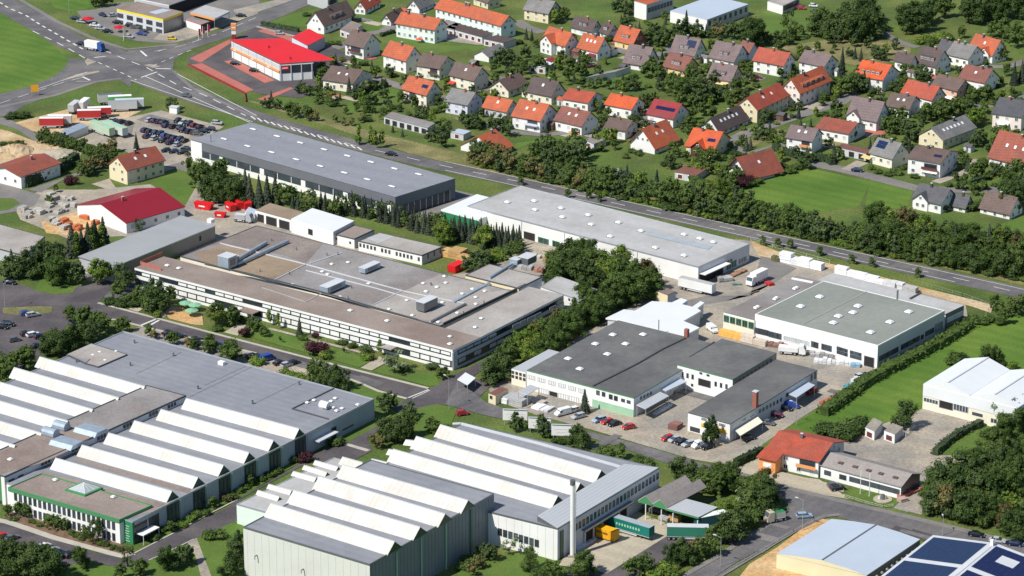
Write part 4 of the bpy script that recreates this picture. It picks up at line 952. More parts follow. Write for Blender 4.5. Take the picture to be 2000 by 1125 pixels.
b = MB(); p = t[7]+t[8]*31+t[9]*3+Z*1.2; b.tube(p, p+Z*.7, .7, 'white', 10); b.build('roof_vent', t[0])
for s in (.12, .3, .45, .62, .8):
    b = MB(); p = t[7]+t[8]*t[6]*s+t[9]*t[5]*.25+Z*(t[10]*.5+.2); b.cbox(p, t[8]*1.6, t[9]*2, Z*.12, 'tile_brown'); b.build('roof_window', t[0])

t_, org_, wf_, wg_, hh_, DD, LL_, cc_, uu_, nn_, ri_ = gh; sl_ = ri_/(DD/2); b = MB(); a0 = Vector((cc_.x, cc_.y, 0))+uu_*LL_*.7; w0 = uu_*(LL_*.32); pr = 4.2; hz = hh_-pr*sl_*.55
b.hexa([a0, a0+w0, a0+w0+wf_.n*pr, a0+wf_.n*pr], [a0+Z*hh_, a0+w0+Z*hh_, a0+w0+wf_.n*pr+Z*hz, a0+wf_.n*pr+Z*hz], 'orange_wall'); b.build('tower_wall', t_)
b = MB(); q4 = [a0-uu_*.6+Z*(hh_+.25)+nn_*1.2, a0+w0+uu_*.6+Z*(hh_+.25)+nn_*1.2, a0+w0+uu_*.6+wf_.n*(pr+.7)+Z*(hz-.15), a0-uu_*.6+wf_.n*(pr+.7)+Z*(hz-.15)]; b.hexa(q4, [p+Z*.22 for p in q4], 'tile_red_orange'); b.build('tower_roof', t_)
wt = Wall(a0+wf_.n*pr+org_, uu_)
b = MB(); b.obox(wt.at(1.2, 1.8, .03)-org_, uu_*2.6, wf_.n*.05, Z*1.3, 'white'); b.build('emblem', t_)
# ================================================================ works buildings
def vsub(N, L, F, h):        # right corner of the parallelogram N, L, (R), F
    return PR(P(*N, h)+P(*F, h)-P(*L, h))
def lfrom(N, R_, F, h): return PR(P(*N, h)+P(*F, h)-P(*R_, h))
def monitor(bl, a, c, w, hh, gable='deep_green', z=None, dz=0):
    """roof-light ridge; a, c: left and right ends of its front base line in the picture"""
    A, C_ = bl.on(*a, z)+Z*dz, bl.on(*c, z)+Z*dz; W_ = bl.ur*w; top = W_*.5+Z*hh; b = MB()
    b.face([A, C_, C_+top, A+top], 'monitor_sheet'); b.face([C_+W_, A+W_, A+top, C_+top], 'trim_dark')
    b.face([C_, C_+W_, C_+top], gable); b.face([A+W_, A, A+top], 'monitor_sheet')
    d = (C_-A).normalized()
    b.obox(A+top-bl.ur*.12, C_-A, bl.ur*.24, Z*.1, 'light_grey')
    n = int((C_-A).length/6); u = top.normalized()
    for k in range(1, n): b.obox(A+d*((C_-A).length*k/n)-d*.05, u*top.length, d*.1, Z*.06, 'light_grey')
    m = b.build('north_light', bl.t)
    return m
PCOUNT = [0]
def COUNT_OK(*a):
    PCOUNT[0] += 1; return PCOUNT[0] <= 290
mat('yellow_fascia', (.75, .6, .02), .6, .05); mat('yellow_shop', (.8, .48, .02), .6, .05)
# ---- sawtooth factory, left (G)
h = 6.4; N, R_, F = (259, 1021), (731, 780), (241.3, 647.7); L = lfrom(N, R_, F, h)
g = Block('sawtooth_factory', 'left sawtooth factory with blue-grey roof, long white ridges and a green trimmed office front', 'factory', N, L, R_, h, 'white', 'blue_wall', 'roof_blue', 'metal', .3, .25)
mark(420, 740, 'left sawtooth factory'); mark(130, 1010, 'green trimmed office front')
RR = [(585, 838), (535, 861), (487, 885), (437, 910), (387, 934), (336, 961)]; RL = [(364, 778), (314.7, 799.7), (262.7, 822), (212, 846), (160, 870), (108, 895.7)]
for i, (r, l) in enumerate(zip(RR, RL)): monitor(g, (l[0]-11, l[1]+21), (r[0]-11, r[1]+21), 5.0, 2.5, dz=.02)
LL = [(77, 697), (26.7, 718), (-24, 740), (-76, 762), (-130, 787), (-180, 810)]; LR = [(278.7, 755.7), (228, 778), (177, 801), (128, 823.7), (77, 847.7), (25, 871.7)]
for l, r in zip(LL, LR): monitor(g, (l[0]-10, l[1]+20), (r[0]-6, r[1]+20), 5.0, 2.5, dz=.02)
g.patch(C2(490,260, 670,180, 930,260, 720,350, 630,325, 660,295), 'gravel_light', 'raised_roof', h=.35); g.line(C2(490,260, 630,325), 'trim_dark', .35, .4); g.line(C2(660,295, 630,325, 720,350, 930,260, 670,180), 'trim_dark', .35, .4)
g.line(B5(640,935, 945,785), 'trim_dark', .4, .3); g.line(B5(640,935, 905,1010), 'trim_dark', .4, .3)
g.patch(C1(560,260, 1400,490, 1380,520, 540,280), 'gravel_brown', 'gravel_strip', .04); g.patch(C1(100,470, 320,360, 1230,600, 1160,640, 900,715), 'gravel_brown', 'gravel_strip', .03)
g.lights(C2(680,262, 730,240, 850,235, 770,300) + B5(750,890, 800,872, 925,880, 955,858, 965,950, 1005,932, 1120,905, 940,925), 1.1, 1.1, .3, 'white')
for x, y in C2(985,170, 1270,265, 955,335, 1450,505, 1850,615, 560,310) + B5(350,895, 690,755): g.post(x, y, 1.1, .3, 'metal_dark', 'vent')
for x, y in C2(1625,325): g.box(x, y, 2, 1.4, 1.0, 'white', 'roof_vent')
b = MB(); p = g.on(634, 797)+Z*.9; b.tube(p-g.ul*1.5, p+g.ul*1.3, 1.2, 'white', 12); b.obox(p-g.ul*1.2-g.ur*.8-Z*.9, g.ul*.4, g.ur*1.6, Z*.9, 'metal_dark'); b.build('vent_drum', g.t)
g.box(638, 799, 1.6, 1.6, .8, 'metal_dark', 'vent_box')
# right wall: green glazed strips under each gable, downpipes
for r in RR:
    s, z = g.R.pix(r[0]+2, r[1]+30); k = MB(); k.obox(g.R.at(s-2.6, .1, 0)-g.org, g.R.d*5.0, g.R.n*.12, Z*6.1, 'deep_green'); st_ = k.build('glazed_strip', g.t)
    for j in range(3): win(g.R, s-1.6+j*1.6, 3.4, 1.2, 4.6, 'd', st_, g.org, 'pane', .14)
for r in RR[1:]:
    s, z = g.R.pix(r[0]+16, r[1]+30); k = MB(); p = g.R.at(s, 0, .12)-g.org; k.tube(p, p+Z*6.3, .12, 'pale_green', 6); k.build('downpipe', g.t)
winpx(g.R, 669, 842, 690, 828, 'd', g.t, g.org); winpx(g.R, 647, 836, 657, 856, 'o', g.t, g.org, 'gate')
b = MB(); p = g.R.at(*(lambda q: (q[0], 3.2))(g.R.pix(612, 866)), 0)-g.org; b.obox(p, g.R.d*9, g.R.n*2.2, Z*.3, 'light_grey'); b.build('canopy', g.t)
s, _ = g.R.pix(700, 820)
for j in range(9): win(g.R, s-60+j*0, 3, .01, .01, 'd', g.t, g.org) if False else None
# cladding seams on the right wall
k = MB()
for j in range(int(g.b/6)): k.obox(g.R.at(3+j*6, .2, .0)-g.org, g.R.d*.12, g.R.n*.05, Z*5.8, 'blue_wall')
k.build('cladding_rib', g.t)
# entrance corner with glass and canopy
winpx(g.R, 262, 1027, 289, 1062, 'glass', g.t, g.org, 'glass_wall'); winpx(g.R, 290, 1012, 312, 1052, 'glass', g.t, g.org, 'glass_wall')
b = MB(); b.obox(g.F.at(.0, 0, .02)-g.org, g.F.d*4.2, g.F.n*.1, Z*6.35, 'mid_green'); b.obox(g.R.at(0, 0, .02)-g.org, g.R.d*.5, g.R.n*.1, Z*6.3, 'deep_green'); e_ = b.build('entrance_wall', g.t)
b = MB()
for j in range(7): b.obox(g.F.at(1.1+(j % 2)*.3, .6+j*.72, .13)-g.org, g.F.d*(2.0-(j % 3)*.3), g.F.n*.05, Z*.22, 'pale_green')
b.build('wall_emblem', g.t)
b = MB(); p = g.R.at(1.2, 2.7, 0)-g.org; b.obox(p, g.R.d*6.5, g.R.n*2.6, Z*.25, 'white'); b.obox(p+g.R.n*2.4-Z*2.7, g.R.d*.15, g.R.n*.15, Z*2.7, 'light_grey'); b.obox(p+g.R.n*2.4+g.R.d*6.2-Z*2.7, g.R.d*.15, g.R.n*.15, Z*2.7, 'light_grey'); b.build('entrance_canopy', g.t)
# office part
of = Block('', '', '', (233, 1016), (17, 953), vsub((233, 1016), (17, 953), (81, 926), 7.0), 7.0, 'white', 'white', 'gravel_brown', 'trim_green', .9, .25, parent=g.t, org=g.org, wn='office_wall', rn='office_roof', over=.15)
winrow(of.F, (30.7, 970), (222, 1027), 21, 1.05, 2.3, 'd', g.t, g.org); winrow(of.F, (31.5, 993), (222.5, 1049), 21, 1.05, 2.3, 'd', g.t, g.org)
of.lights(C1(405,425, 830,550), 1.2, 1.2, .4, 'white')
b = MB(); c = of.on(164, 957); u, v = of.ul*3.6, of.ur*3.4
b.obox(c-u-v, u*2, v*2, Z*.5, 'trim_green'); q4 = [c-u*.8-v*.8+Z*.5, c+u*.8-v*.8+Z*.5, c+u*.8+v*.8+Z*.5, c-u*.8+v*.8+Z*.5]
for i in range(4): b.face([q4[i], q4[(i+1) % 4], c+Z*2.2], 'glass_light')
py = b.build('glass_pyramid', g.t)
b = MB()
for i in range(4):
    b.tube(q4[i], c+Z*2.25, .06, 'white', 4)
    for t_ in (.33, .66): m_ = q4[i]*(1-t_)+q4[(i+1) % 4]*t_; b.tube(m_, c+Z*2.25, .04, 'white', 4)
b.build('glazing_bar', py)
# corridor block above the ridges
h2 = 8.3; co = Block('', '', '', (9, 932), lfrom((9, 932), (364, 773), (286.7, 753), h2), (364, 773), h2, 'trim_green', 'light_grey', 'gravel_grey', 'trim_dark', .25, .2, parent=g.t, org=g.org, wn='corridor_wall', rn='corridor_roof')
for (x0, y0), (x1, y1) in zip(C2(1255,645, 1120,710, 930,790, 740,875, 555,960, 330,1060), C2(1300,625, 1140,690, 950,780, 760,860, 575,945, 360,1045)):
    for j in range(3): s, z = co.R.pix(x0, y0+4); win(co.R, s-1+j*1.3, 7.4, .9, 1.0, 'd', g.t, g.org)
winpx(co.R, 17, 938, 28, 944, 'd', g.t, g.org); winpx(co.R, 35, 930, 46, 936, 'd', g.t, g.org)
co.patch(C2(400,800, 600,740, 680,860, 500,960, 300,1050, 0,1130, 0,970, 250,850), 'gravel_brown', 'gravel_strip', .03)
for x, y, a_ in ((120, 838, 0), (99, 851, 0), (178, 843, 1), (131, 868, 1)):
    b = MB(); c = co.on(x, y)+Z*.9
    if a_: b.hexa([c-co.ul*4-co.ur*3-Z*.9, c+co.ul*4-co.ur*3-Z*.9, c+co.ul*4+co.ur*3-Z*.9, c-co.ul*4+co.ur*3-Z*.9], [c-co.ul*4-co.ur*2+Z*.3, c+co.ul*4-co.ur*2+Z*.3, c+co.ul*4+co.ur*2+Z*.3, c-co.ul*4+co.ur*2+Z*.3], 'galvanised')
    else: b.tube(c-co.ul*2.2, c+co.ul*2.2, 1.5, 'galvanised', 12)
    b.build('ventilation_unit', g.t)
for a_ in (C2(1000,395, 1330,235), C2(1240,640, 1480,520, 1875,330), B5(0,760, 300,620), B5(350,900, 760,700)): g.line(a_, 'metal_dark', .14, .05, 'membrane_seam')
co.lights(C2(75,1025), 1.3, 1.3, .4, 'white')
b = MB(); p = co.F.at(0, 0, .05)-g.org; b.obox(p, co.F.d*1.2, co.F.n*.1, Z*8.2, 'white'); b.build('corner_wall', g.t)
winpx(co.F, -8, 975, 6, 990, 'glass', g.t, g.org); 
# ---- tall sawtooth hall, centre bottom (F1) and long hall (F2)
h = 13.4; N, L, R_ = (722, 1103.7), (475, 1030), (965, 965)
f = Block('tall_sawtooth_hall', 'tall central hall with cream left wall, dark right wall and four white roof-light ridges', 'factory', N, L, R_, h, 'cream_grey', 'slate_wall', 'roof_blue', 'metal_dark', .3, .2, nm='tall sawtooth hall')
for l, r in (((526, 986.3), (771, 1059.7)), ((571, 960.5), (821, 1031)), ((620.7, 933), (870, 1005)), ((667.3, 910.3), (915, 978.3))): monitor(f, (l[0]-12, l[1]+23), (r[0]-14.5, r[1]+25.5), 6.4, 2.7, dz=.02)
k = MB()
for j in range(int(f.a/2.4)): k.obox(f.F.at(1.2+j*2.4, .2, 0)-f.org, f.F.d*.08, f.F.n*.05, Z*12.7, 'cream_grey')
k.build('cladding_rib', f.t)
k = MB()
for j in range(int(f.b/1.5)): k.obox(f.R.at(.8+j*1.5, .2, 0)-f.org, f.R.d*.07, f.R.n*.05, Z*12.7, 'slate_wall')
k.build('cladding_rib', f.t)
for x, y, m in ((773, 1110, 'pale_green'), (821, 1085, 'pale_green'), (869, 1060, 'pale_green'), (918, 1030, 'mid_green')):
    s, _ = f.R.pix(x, y); k = MB(); p = f.R.at(s, 0, .15)-f.org; k.obox(p, f.R.d*.35, f.R.n*.2, Z*12.9, m); k.build('downpipe', f.t)
for x, y in ((503, 1085), (594, 1112)):
    s, z = f.F.pix(x, y); k = MB(); p = f.F.at(s, z, 0)-f.org; k.obox(p, f.F.d*.3, f.F.n*1.0, Z*.2, 'metal_dark'); k.obox(p+f.F.n*.9-Z*.8, f.F.d*.25, f.F.n*.2, Z*.9, 'metal'); k.build('wall_lamp', f.t)
an = Block('', '', '', (540, 1007), (462, 985), vsub((540, 1007), (462, 985), (652, 894), 5.8), 5.8, 'mint', 'deep_green', 'roof_light', 'metal', .25, .15, parent=f.t, org=f.org, wn='annexe_wall', rn='annexe_roof')
for l, r in zip(C3(190,505, 270,460, 450,365, 530,320, 610,285), C3(350,545, 440,500, 620,405, 700,365, 780,325)): monitor(an, (l[0]-2, l[1]+7), (r[0]-2, r[1]+9), 2.0, 1.0, dz=.02)
h = 9.2; N, R_, F = (1089, 1033), (1288, 914), (905, 826); L = lfrom(N, R_, F, h)
f2 = Block('long_sawtooth_hall', 'long sawtooth hall with grey roof, office window row and loading docks on its right', 'factory', N, L, R_, h, 'white', 'light_grey', 'roof_blue', 'metal_dark', .3, .15, nm='long sawtooth hall')
for l, r in (((858, 832.5), (1176, 921)), ((811, 855.7), (1134.7, 946)), ((766, 881), (1090.7, 971.7))): monitor(f2, (l[0]-11, l[1]+21), (r[0]-14, r[1]+23), 6.2, 2.7, dz=.02)
monitor(f2, (660, 907), (700, 918), 4, 1.5, dz=.02)
for l, r in zip(C3(1270,100, 1145,170, 1020,240), C3(1370,118, 1290,205, 1160,280)): monitor(f2, (l[0]-2, l[1]+10), (r[0]-2, r[1]+8), 2.6, 1.2, dz=-1.2)
f2.line(C4(-60,15, 0,12, 600,165, 1190,335), 'light_grey', 1.0, .35, 'skylight_strip')
k = MB(); q4 = [f2.on(*p) for p in C4(545,735, 1200,345, 1195,318, 1205,330)]
p0, p1 = f2.on(*C4(560,728)[0]), f2.on(*C4(1195,345)[0]); e0, e1 = f2.n-f2.org, f2.r-f2.org
k.hexa([p0, p1, e1-(e1-p1)*.02, e0-(e0-p0)*.02], [p0+Z*1.7, p1+Z*1.7, e1+Z*.15-(e1-p1)*.02, e0+Z*.15-(e0-p0)*.02], 'metal_dark', 'roof_metal'); k.build('pent_roof', f2.t)
winrow(f2.R, (1125, 1030), (1284, 930), 23, 1.1, 1.9, 'd', f2.t, f2.org); winrow(f2.F, (976.5, 1039), (1048.5, 1061), 8, 1.3, 2.1, 'd', f2.t, f2.org)
b = MB(); s0, _ = f2.R.pix(1140, 1040); s1, _ = f2.R.pix(1226, 990); b.obox(f2.R.at(s0, 0, .02)-f2.org, f2.R.d*(s1-s0), f2.R.n*.1, Z*4.4, 'opening_shade'); b.obox(f2.R.at(s0-1, 4.5, 0)-f2.org, f2.R.d*(s1-s0+2), f2.R.n*1.6, Z*.3, 'metal_dark')
for j in range(6): b.obox(f2.R.at(s0+(s1-s0)*j/5.2, 0, .1)-f2.org, f2.R.d*.5, f2.R.n*.3, Z*4.4, 'light_grey')
b.build('loading_dock', f2.t)
k = MB()
for j in range(int(f2.a/2.4)): k.obox(f2.F.at(1.2+j*2.4, .2, 0)-f2.org, f2.F.d*.08, f2.F.n*.04, Z*8.6, 'light_grey')
k.build('cladding_rib', f2.t)
b = MB(); s, _ = f2.R.pix(1096, 1060); b.obox(f2.R.at(s-.6, 0, .05)-f2.org, f2.R.d*1.6, f2.R.n*.12, Z*8, 'deep_green'); b.build('glazed_strip', f2.t)
o = thing('steel_chimney', 'tall shiny steel chimney pipe standing at the corner of the long hall', 'chimney', P(1117.5, 1087)); mark(1117, 1087, 'steel chimney')
b = MB(); b.tube(Vector(), Z*21.5, .58, 'white', 14); b.obox(Vector((-1.1, -1.1, 0)), Vector((2.2, 0, 0)), Vector((0, 2.2, 0)), Z*.6, 'concrete'); obj('flue', b.mesh('flue'), o)
b = MB(); b.tube(Vector((0, 0, 20.6)), Vector((0, 0, 21.9)), .72, 'metal_dark', 14); obj('cap', b.mesh('cap'), o)
b = MB(); b.tube(Vector((.8, -.3, .5)), Vector((.8, -.3, 20.5)), .12, 'metal', 6); obj('pipe', b.mesh('pipe'), o)
# open shed with zigzag green roof
sh = Block('open_shed', 'open storage shed with zigzag grey roof and green fascia next to the loading yard', 'shed', (1364, 1009), (1303, 992.5), (1399, 990.5), 4.6, 'opening_shade', 'opening_shade', 'roof_metal', 'trim_green', .55, 0, nm='open shed with green fascia', z0=4.0, over=.3)
for l, r in (((1246, 978), (1275, 985)), ((1275, 985), (1303, 993))):
    A_, C_ = sh.on(*l), sh.on(*r); D_ = sh.ur*18; m_ = (A_+C_)/2+Z*1.9; b = MB()
    b.hexa([A_, m_, m_+D_, A_+D_], [p+Z*.2 for p in (A_, m_, m_+D_, A_+D_)], 'roof_metal'); b.hexa([m_, C_, C_+D_, m_+D_], [p+Z*.2 for p in (m_, C_, C_+D_, m_+D_)], 'fibre_roof')
    b.face([A_-Z*.5, C_-Z*.5, C_, m_, A_], 'trim_green'); b.build('ridge_roof', sh.t)
for x, y in C4(1355,600, 1470,640, 1555,665, 1735,720): sh.post(x, y, -4.6, .16, 'white', 'post')
for k_, (x, y) in enumerate(C4(1400,600, 1690,590, 1560,450)): sh.post(x, y, -4.4, .15, 'metal_dark', 'post')
# ---- long two-storey office and workshop (E)
h = 6.6; N, L, F = (884, 684), (262.7, 523), (320, 500.7); R1 = vsub(N, L, F, h)
e = Block('long_office_building', 'long low two-storey works building with white panel front and brown gravel roof', 'factory', N, L, R1, h, 'metal_dark', 'metal_dark', 'gravel_brown', 'white', .75, 0, nm='long white-panelled works building')
mark(600, 620, 'white panelled front of the long works building')
R2 = (1101, 576); n2 = PR(e.r); wdt = 12.5; l2 = PR(e.r+e.ul*13.5)
e2 = Block('', '', '', n2, l2, R2, h, 'metal_dark', 'metal_dark', 'gravel_light', 'white', .75, 0, parent=e.t, org=e.org, wn='wing_wall', rn='wing_roof')
h3 = 5.5; L3, F3, R3 = (352, 501), (501, 441), (1003, 569.5); N3 = PR(P(*L3, h3)+P(*R3, h3)-P(*F3, h3))
e3 = Block('', '', '', N3, L3, R3, h3, 'pale_cream', 'pale_cream', 'gravel_grey', 'trim_dark', .25, .15, parent=e.t, org=e.org, wn='workshop_wall', rn='workshop_roof')
b = MB()
for zc, zz in ((5.05, 1.5), (1.95, 2.2)):
    for Wl, ln, b0 in ((e.F, e.a, 0), (e.R, e.b, 2.2), (e2.R, e2.b, 0)): b.obox(Wl.at(.8 if Wl is e.F else b0, zc-zz/2, .02)-e.org, Wl.d*(ln-1.2-(b0 if b0 else 0)), Wl.n*.05, Z*zz, 'glass')
b.build('window_band', e.t)
b = MB(); zz = 0
for Wl, ln, m_ in ((e.F, e.a, 'white'), (e.R, 2.2, 'light_grey')):
    b.obox(Wl.at(0, 0, .03)-e.org, Wl.d*ln, Wl.n*.16, Z*.85, m_); b.obox(Wl.at(0, 3.1, .03)-e.org, Wl.d*ln, Wl.n*.16, Z*1.15, m_)
for Wl, a_, ln in ((e.R, 2.2, e.b-2.2), (e2.R, 0, e2.b)):
    b.obox(Wl.at(a_, 3.1, .03)-e.org, Wl.d*ln, Wl.n*.16, Z*1.15, 'light_grey'); b.obox(Wl.at(a_, 0, .03)-e.org, Wl.d*ln, Wl.n*.16, Z*.8, 'light_grey')  # right side bands greyer than the front: its shade is in the colour
b.obox(e.F.at(0, 4.25, .03)-e.org, e.F.d*.5, e.F.n*.16, Z*1.6, 'white'); b.obox(e.R.at(0, .85, .03)-e.org, e.R.d*2.2, e.R.n*.16, Z*2.25, 'light_grey'); b.obox(e.R.at(0, 4.25, .03)-e.org, e.R.d*2.2, e.R.n*.16, Z*1.6, 'light_grey')
b.build('facade_band', e.t)
def pane(Wl, s, z, w_, h_, m_, t_, org_, name='blind_panel', out=.1):
    key = ('pane', round(w_, 1), round(h_, 1), m_, round(Wl.d.x, 3))
    if key not in WIN:
        k = MB(); k.obox(-Wl.d*w_/2-Z*h_/2, Wl.d*w_, Wl.n*.08, Z*h_, m_); WIN[key] = k.mesh(name)
    return put(obj(name, WIN[key], t_), Wl.at(s, z, out)-org_)
rng = random.Random(3); nb = int((e.a-1.5)/3.9)
for k in range(nb):
    s = 2.6+k*3.9
    if k not in (4, 5, 19, 20, 24, 28, 29, 32, 36): pane(e.F, s, 5.15, 3.4, .85, 'white', e.t, e.org)
    if k not in (5, 4, 19, 22, 23, 31, 35, 38): pane(e.F, s, 2.0, 3.4, 1.35, 'white', e.t, e.org)
for k in range(int((e2.b+e.b)/3.9)-1):
    s = 4.5+k*3.9
    if rng.random() < .75: pane(e.R, s, 5.2, 3.4, .8, 'grey_wall', e.t, e.org)  # white panels coloured grey here, standing for shade on this side
    if rng.random() < .6: pane(e.R, s, 2.2, 3.4, 1.2, 'grey_wall', e.t, e.org)
# roof areas
e3.patch(B3(0,490, 385,345, 870,465, 740,620, 560,550, 130,475), 'gravel_dark', 'roof_field'); e3.patch(B3(-80,540, 130,480, 740,625, 510,740, 280,690, 0,620), 'gravel_tan', 'roof_field')
e3.patch(B3(870,470, 1745,690, 1450,820, 760,630), 'gravel_grey', 'roof_field', .025); e3.patch(B3(510,745, 750,640, 1450,820, 1200,930, 860,830), 'gravel_grey', 'roof_field', .035)
e3.patch(B3(1200,935, 1760,690, 2050,760, 1880,880, 1640,1010, 1560,1030), 'gravel_light', 'roof_field', .045); e3.patch(B4(-60,640, 220,510, 500,560, 600,640, 850,595, 250,880, -60,800), 'gravel_light', 'roof_field', .05)
for a_ in (B3(110,470, 740,625, 1450,820, 1640,860, 1900,910), B3(740,625, 500,745), B3(1450,820, 1220,930), B3(770,620, 1010,540), B3(740,670, 1250,800, 1560,890), B4(320,715, 600,580, 760,450), B4(410,730, 150,860), B3(1530,1045, 1660,1085)): e3.line(a_, 'light_grey', .3, .25, 'roof_upstand')
e3.line(B4(410,735, 160,865), 'metal_dark', .7, .7, 'cable_duct'); e3.line(B4(320,720, 620,560, 780,450), 'galvanised', .9, .6, 'duct'); e3.line(B4(245,885, 850,597), 'trim_dark', .4, .9, 'roof_edge')
e.line(B3(0,625, 300,690, 860,830, 1200,930, 1560,1032), 'trim_dark', .35, .35); e.line(B3(850,840, 740,900, 420,795), 'gravel_light', .4, .15)
e3.lights(B3(860,680, 900,700, 640,775, 1200,768, 990,865, 1350,955, 1520,1000, 1480,890, 1600,765, 1700,795, 1740,905, 1710,1050, 1620,825, 930,625, 1050,612, 1755,715), 1.2, 1.2, .3, 'white'); e3.lights(B4(120,640, 200,605, 265,575, 385,655, 460,620, 350,795, 485,730, 210,862, 550,635, 485,680), 1.2, 1.2, .3, 'white')
e.lights(B3(1065,965, 1335,1040, 1795,1210) + B2(1225,260, 1310,280), 1.4, 1.4, .35, 'white'); e2.lights(B4(295,968, 525,835, 480,900), 1.2, 1.2, .3, 'white')
def hvac(bl, x, y, a_, b_, h_, m='galvanised', legs=.5):
    k = MB(); c = bl.on(x, y)+Z*legs; k.cbox(c, bl.ul*a_, bl.ur*b_, Z*h_, m); k.cbox(c+Z*h_, bl.ul*(a_+.3), bl.ur*(b_+.3), Z*.15, 'light_grey')
    for i in (-1, 1):
        for j in (-1, 1): k.tube(bl.on(x, y)+bl.ul*a_*.4*i+bl.ur*b_*.4*j, c+bl.ul*a_*.4*i+bl.ur*b_*.4*j, .12, 'metal_dark', 5)
    k.obox(c-bl.ul*a_*.5-bl.ul*.05-bl.ur*b_*.3+Z*h_*.2, bl.ul*.05, bl.ur*b_*.6, Z*h_*.6, 'metal_dark'); o = k.build('ventilation_unit', bl.t)
hvac(e3, 445, 522, 4.5, 4.5, 3.6); hvac(e3, 456, 519, 2.2, 3.5, 2.6, 'metal_dark'); hvac(e3, 650, 567, 3.2, 9, 1.9); hvac(e3, 722, 529, 2.6, 8, 1.5); hvac(e3, 834, 604, 3.2, 7, 2.8, 'metal_dark')
for a_ in (B3(230,610, 450,480), B3(240,640, 610,470)): 
    k = MB(); p, q_ = e3.on(*a_[0])+Z*.9, e3.on(*a_[1])+Z*.9; k.tube(p, q_, .55, 'galvanised', 8)
    for t_ in (.1, .4, .7, .95): c = p.lerp(q_, t_); k.tube(c, c-Z*.9, .1, 'metal_dark', 5)
    k.build('duct', e.t)
for x, y in B3(405,680, 620,700, 570,870, 600,860, 1075,800, 1050,880, 895,560, 975,555, 490,455, 670,520, 1435,1100, 1660,780) + B4(155,590, 265,520, 395,800, 975,545, 545,725): e3.post(x, y, 1.0, .18, 'metal_dark', 'vent')
b = MB()
for a_, c_ in (((1030,250), (1180,295)), ((1030,250), (1190,180))):
    p, q_ = e.on(*B2(*a_)[0]), e.on(*B2(*c_)[0]); b.obox(p, q_-p, Z.cross(q_-p).normalized()*.12, Z*1.1, 'red_paving')
b.build('red_railing', e.t)
for px, py in ((385, 608), (505, 618), (770, 688)):
    pass
b = MB(); p = e.F.at(e.F.pix(495, 618)[0], 2.9, 0)-e.org; b.obox(p-e.F.d*3, e.F.d*6, e.F.n*4, Z*.3, 'gravel_brown'); b.tube(p-e.F.d*2.6+e.F.n*3.7, p-e.F.d*2.6+e.F.n*3.7-Z*2.9, .12, 'white', 6); b.tube(p+e.F.d*2.6+e.F.n*3.7, p+e.F.d*2.6+e.F.n*3.7-Z*2.9, .12, 'white', 6); b.build('porch', e.t)
b = MB(); p = e.F.at(e.F.pix(762, 690)[0], 2.9, 0)-e.org; b.obox(p-e.F.d*3, e.F.d*6, e.F.n*3.4, Z*.3, 'gravel_light'); b.build('porch', e.t)
e4 = Block('', '', '', (1013, 563.5), (909, 537.5), vsub((1013, 563.5), (909, 537.5), (955, 515.5), 6.4), 6.4, 'cream', 'light_grey', 'gravel_light', 'trim_dark', .3, .1, parent=e.t, org=e.org, wn='rear_wall', rn='rear_roof')
e5 = Block('', '', '', (1136, 588), (1056, 560), (1168, 566), 4.6, 'white', 'light_grey', 'roof_light', 'metal', .25, .1, parent=e.t, org=e.org, wn='rear_wall', rn='rear_roof')
winrow(e5.F, (1112, 585), (1132, 591), 4, .8, .8, 'd', e.t, e.org); hvac(e4, 1030, 515, 4, 5, 2.2, 'metal_dark'); hvac(e4, 1008, 517, 3, 3, 1.6)
k = MB(); p, q_ = e4.on(956, 545)+Z*.4, e4.on(1006, 515)+Z*.6; k.tube(p, q_, .5, 'galvanised', 8); k.build('duct', e.t)
# ---- long shed behind the trees, left
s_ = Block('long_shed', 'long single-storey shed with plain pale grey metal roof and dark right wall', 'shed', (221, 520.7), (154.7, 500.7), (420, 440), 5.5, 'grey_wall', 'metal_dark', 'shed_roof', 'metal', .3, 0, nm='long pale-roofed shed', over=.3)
s_.box(412, 434, 2, 2, 1.2, 'white', 'roof_vent'); winpx(s_.R, 389, 461, 393, 470, 'o', s_.t, s_.org, 'door')
fl = Block('flat_hall', 'flat hall with stained beige roof cut by the left edge of the picture', 'hall', (48, 500), (-60, 470), (88, 462), 4, 'grey_wall', 'grey_wall', 'gravel_light', 'trim_dark', .3, .1, nm='stained flat roof at the left edge')
# ---- small buildings at the top of the office roof
ga = Block('garage_row', 'row of three open garages with brown flat roof behind the works roof', 'garage', (568, 430), (498.7, 411), (596, 415), 3.9, 'white', 'white', 'gravel_tan', 'white', .45, 0, nm='row of three garages')
for x0, y0, x1, y1 in ((503, 417, 516, 436), (519.5, 421, 541, 444), (545, 428, 566, 451)): winpx(ga.F, x0, y0, x1, y1, 'o', ga.t, ga.org, 'gate')
wb = Block('white_box_building', 'plain white box building with white roof and one grey door', 'building', (650.7, 452.7), (568.5, 427.5), (692, 431), 5, 'white', 'grey_wall', 'white_sheet', 'white', .3, 0, nm='white box building')
winpx(wb.F, 602, 446, 611, 460, 'o', wb.t, wb.org, 'door')
lo = Block('low_office', 'low office with small brown flat roof joined to the white box building', 'office', (692, 467), (650, 457), (731, 449), 3.5, 'white', 'grey_wall', 'gravel_brown', 'trim_dark', .3, .1, nm='small brown-roofed low office')
winrow(lo.F, (657, 466), (684, 474), 2, .8, .8, 'd', lo.t, lo.org)
lw = Block('low_windowed_office', 'long low white office with stained roof and a row of small dark windows', 'office', (824, 499), (700, 471), (865, 482), 3.4, 'white', 'grey_wall', 'gravel_light', 'trim_dark', .3, .1, nm='low office with window row')
winrow(lw.F, (704, 478.5), (818, 506), 17, .8, 1.3, 'd', lw.t, lw.org, skip=(5, 9, 15)); winrow(lw.R, (836, 500), (860, 490), 3, .5, 1.8, 'd', lw.t, lw.org)
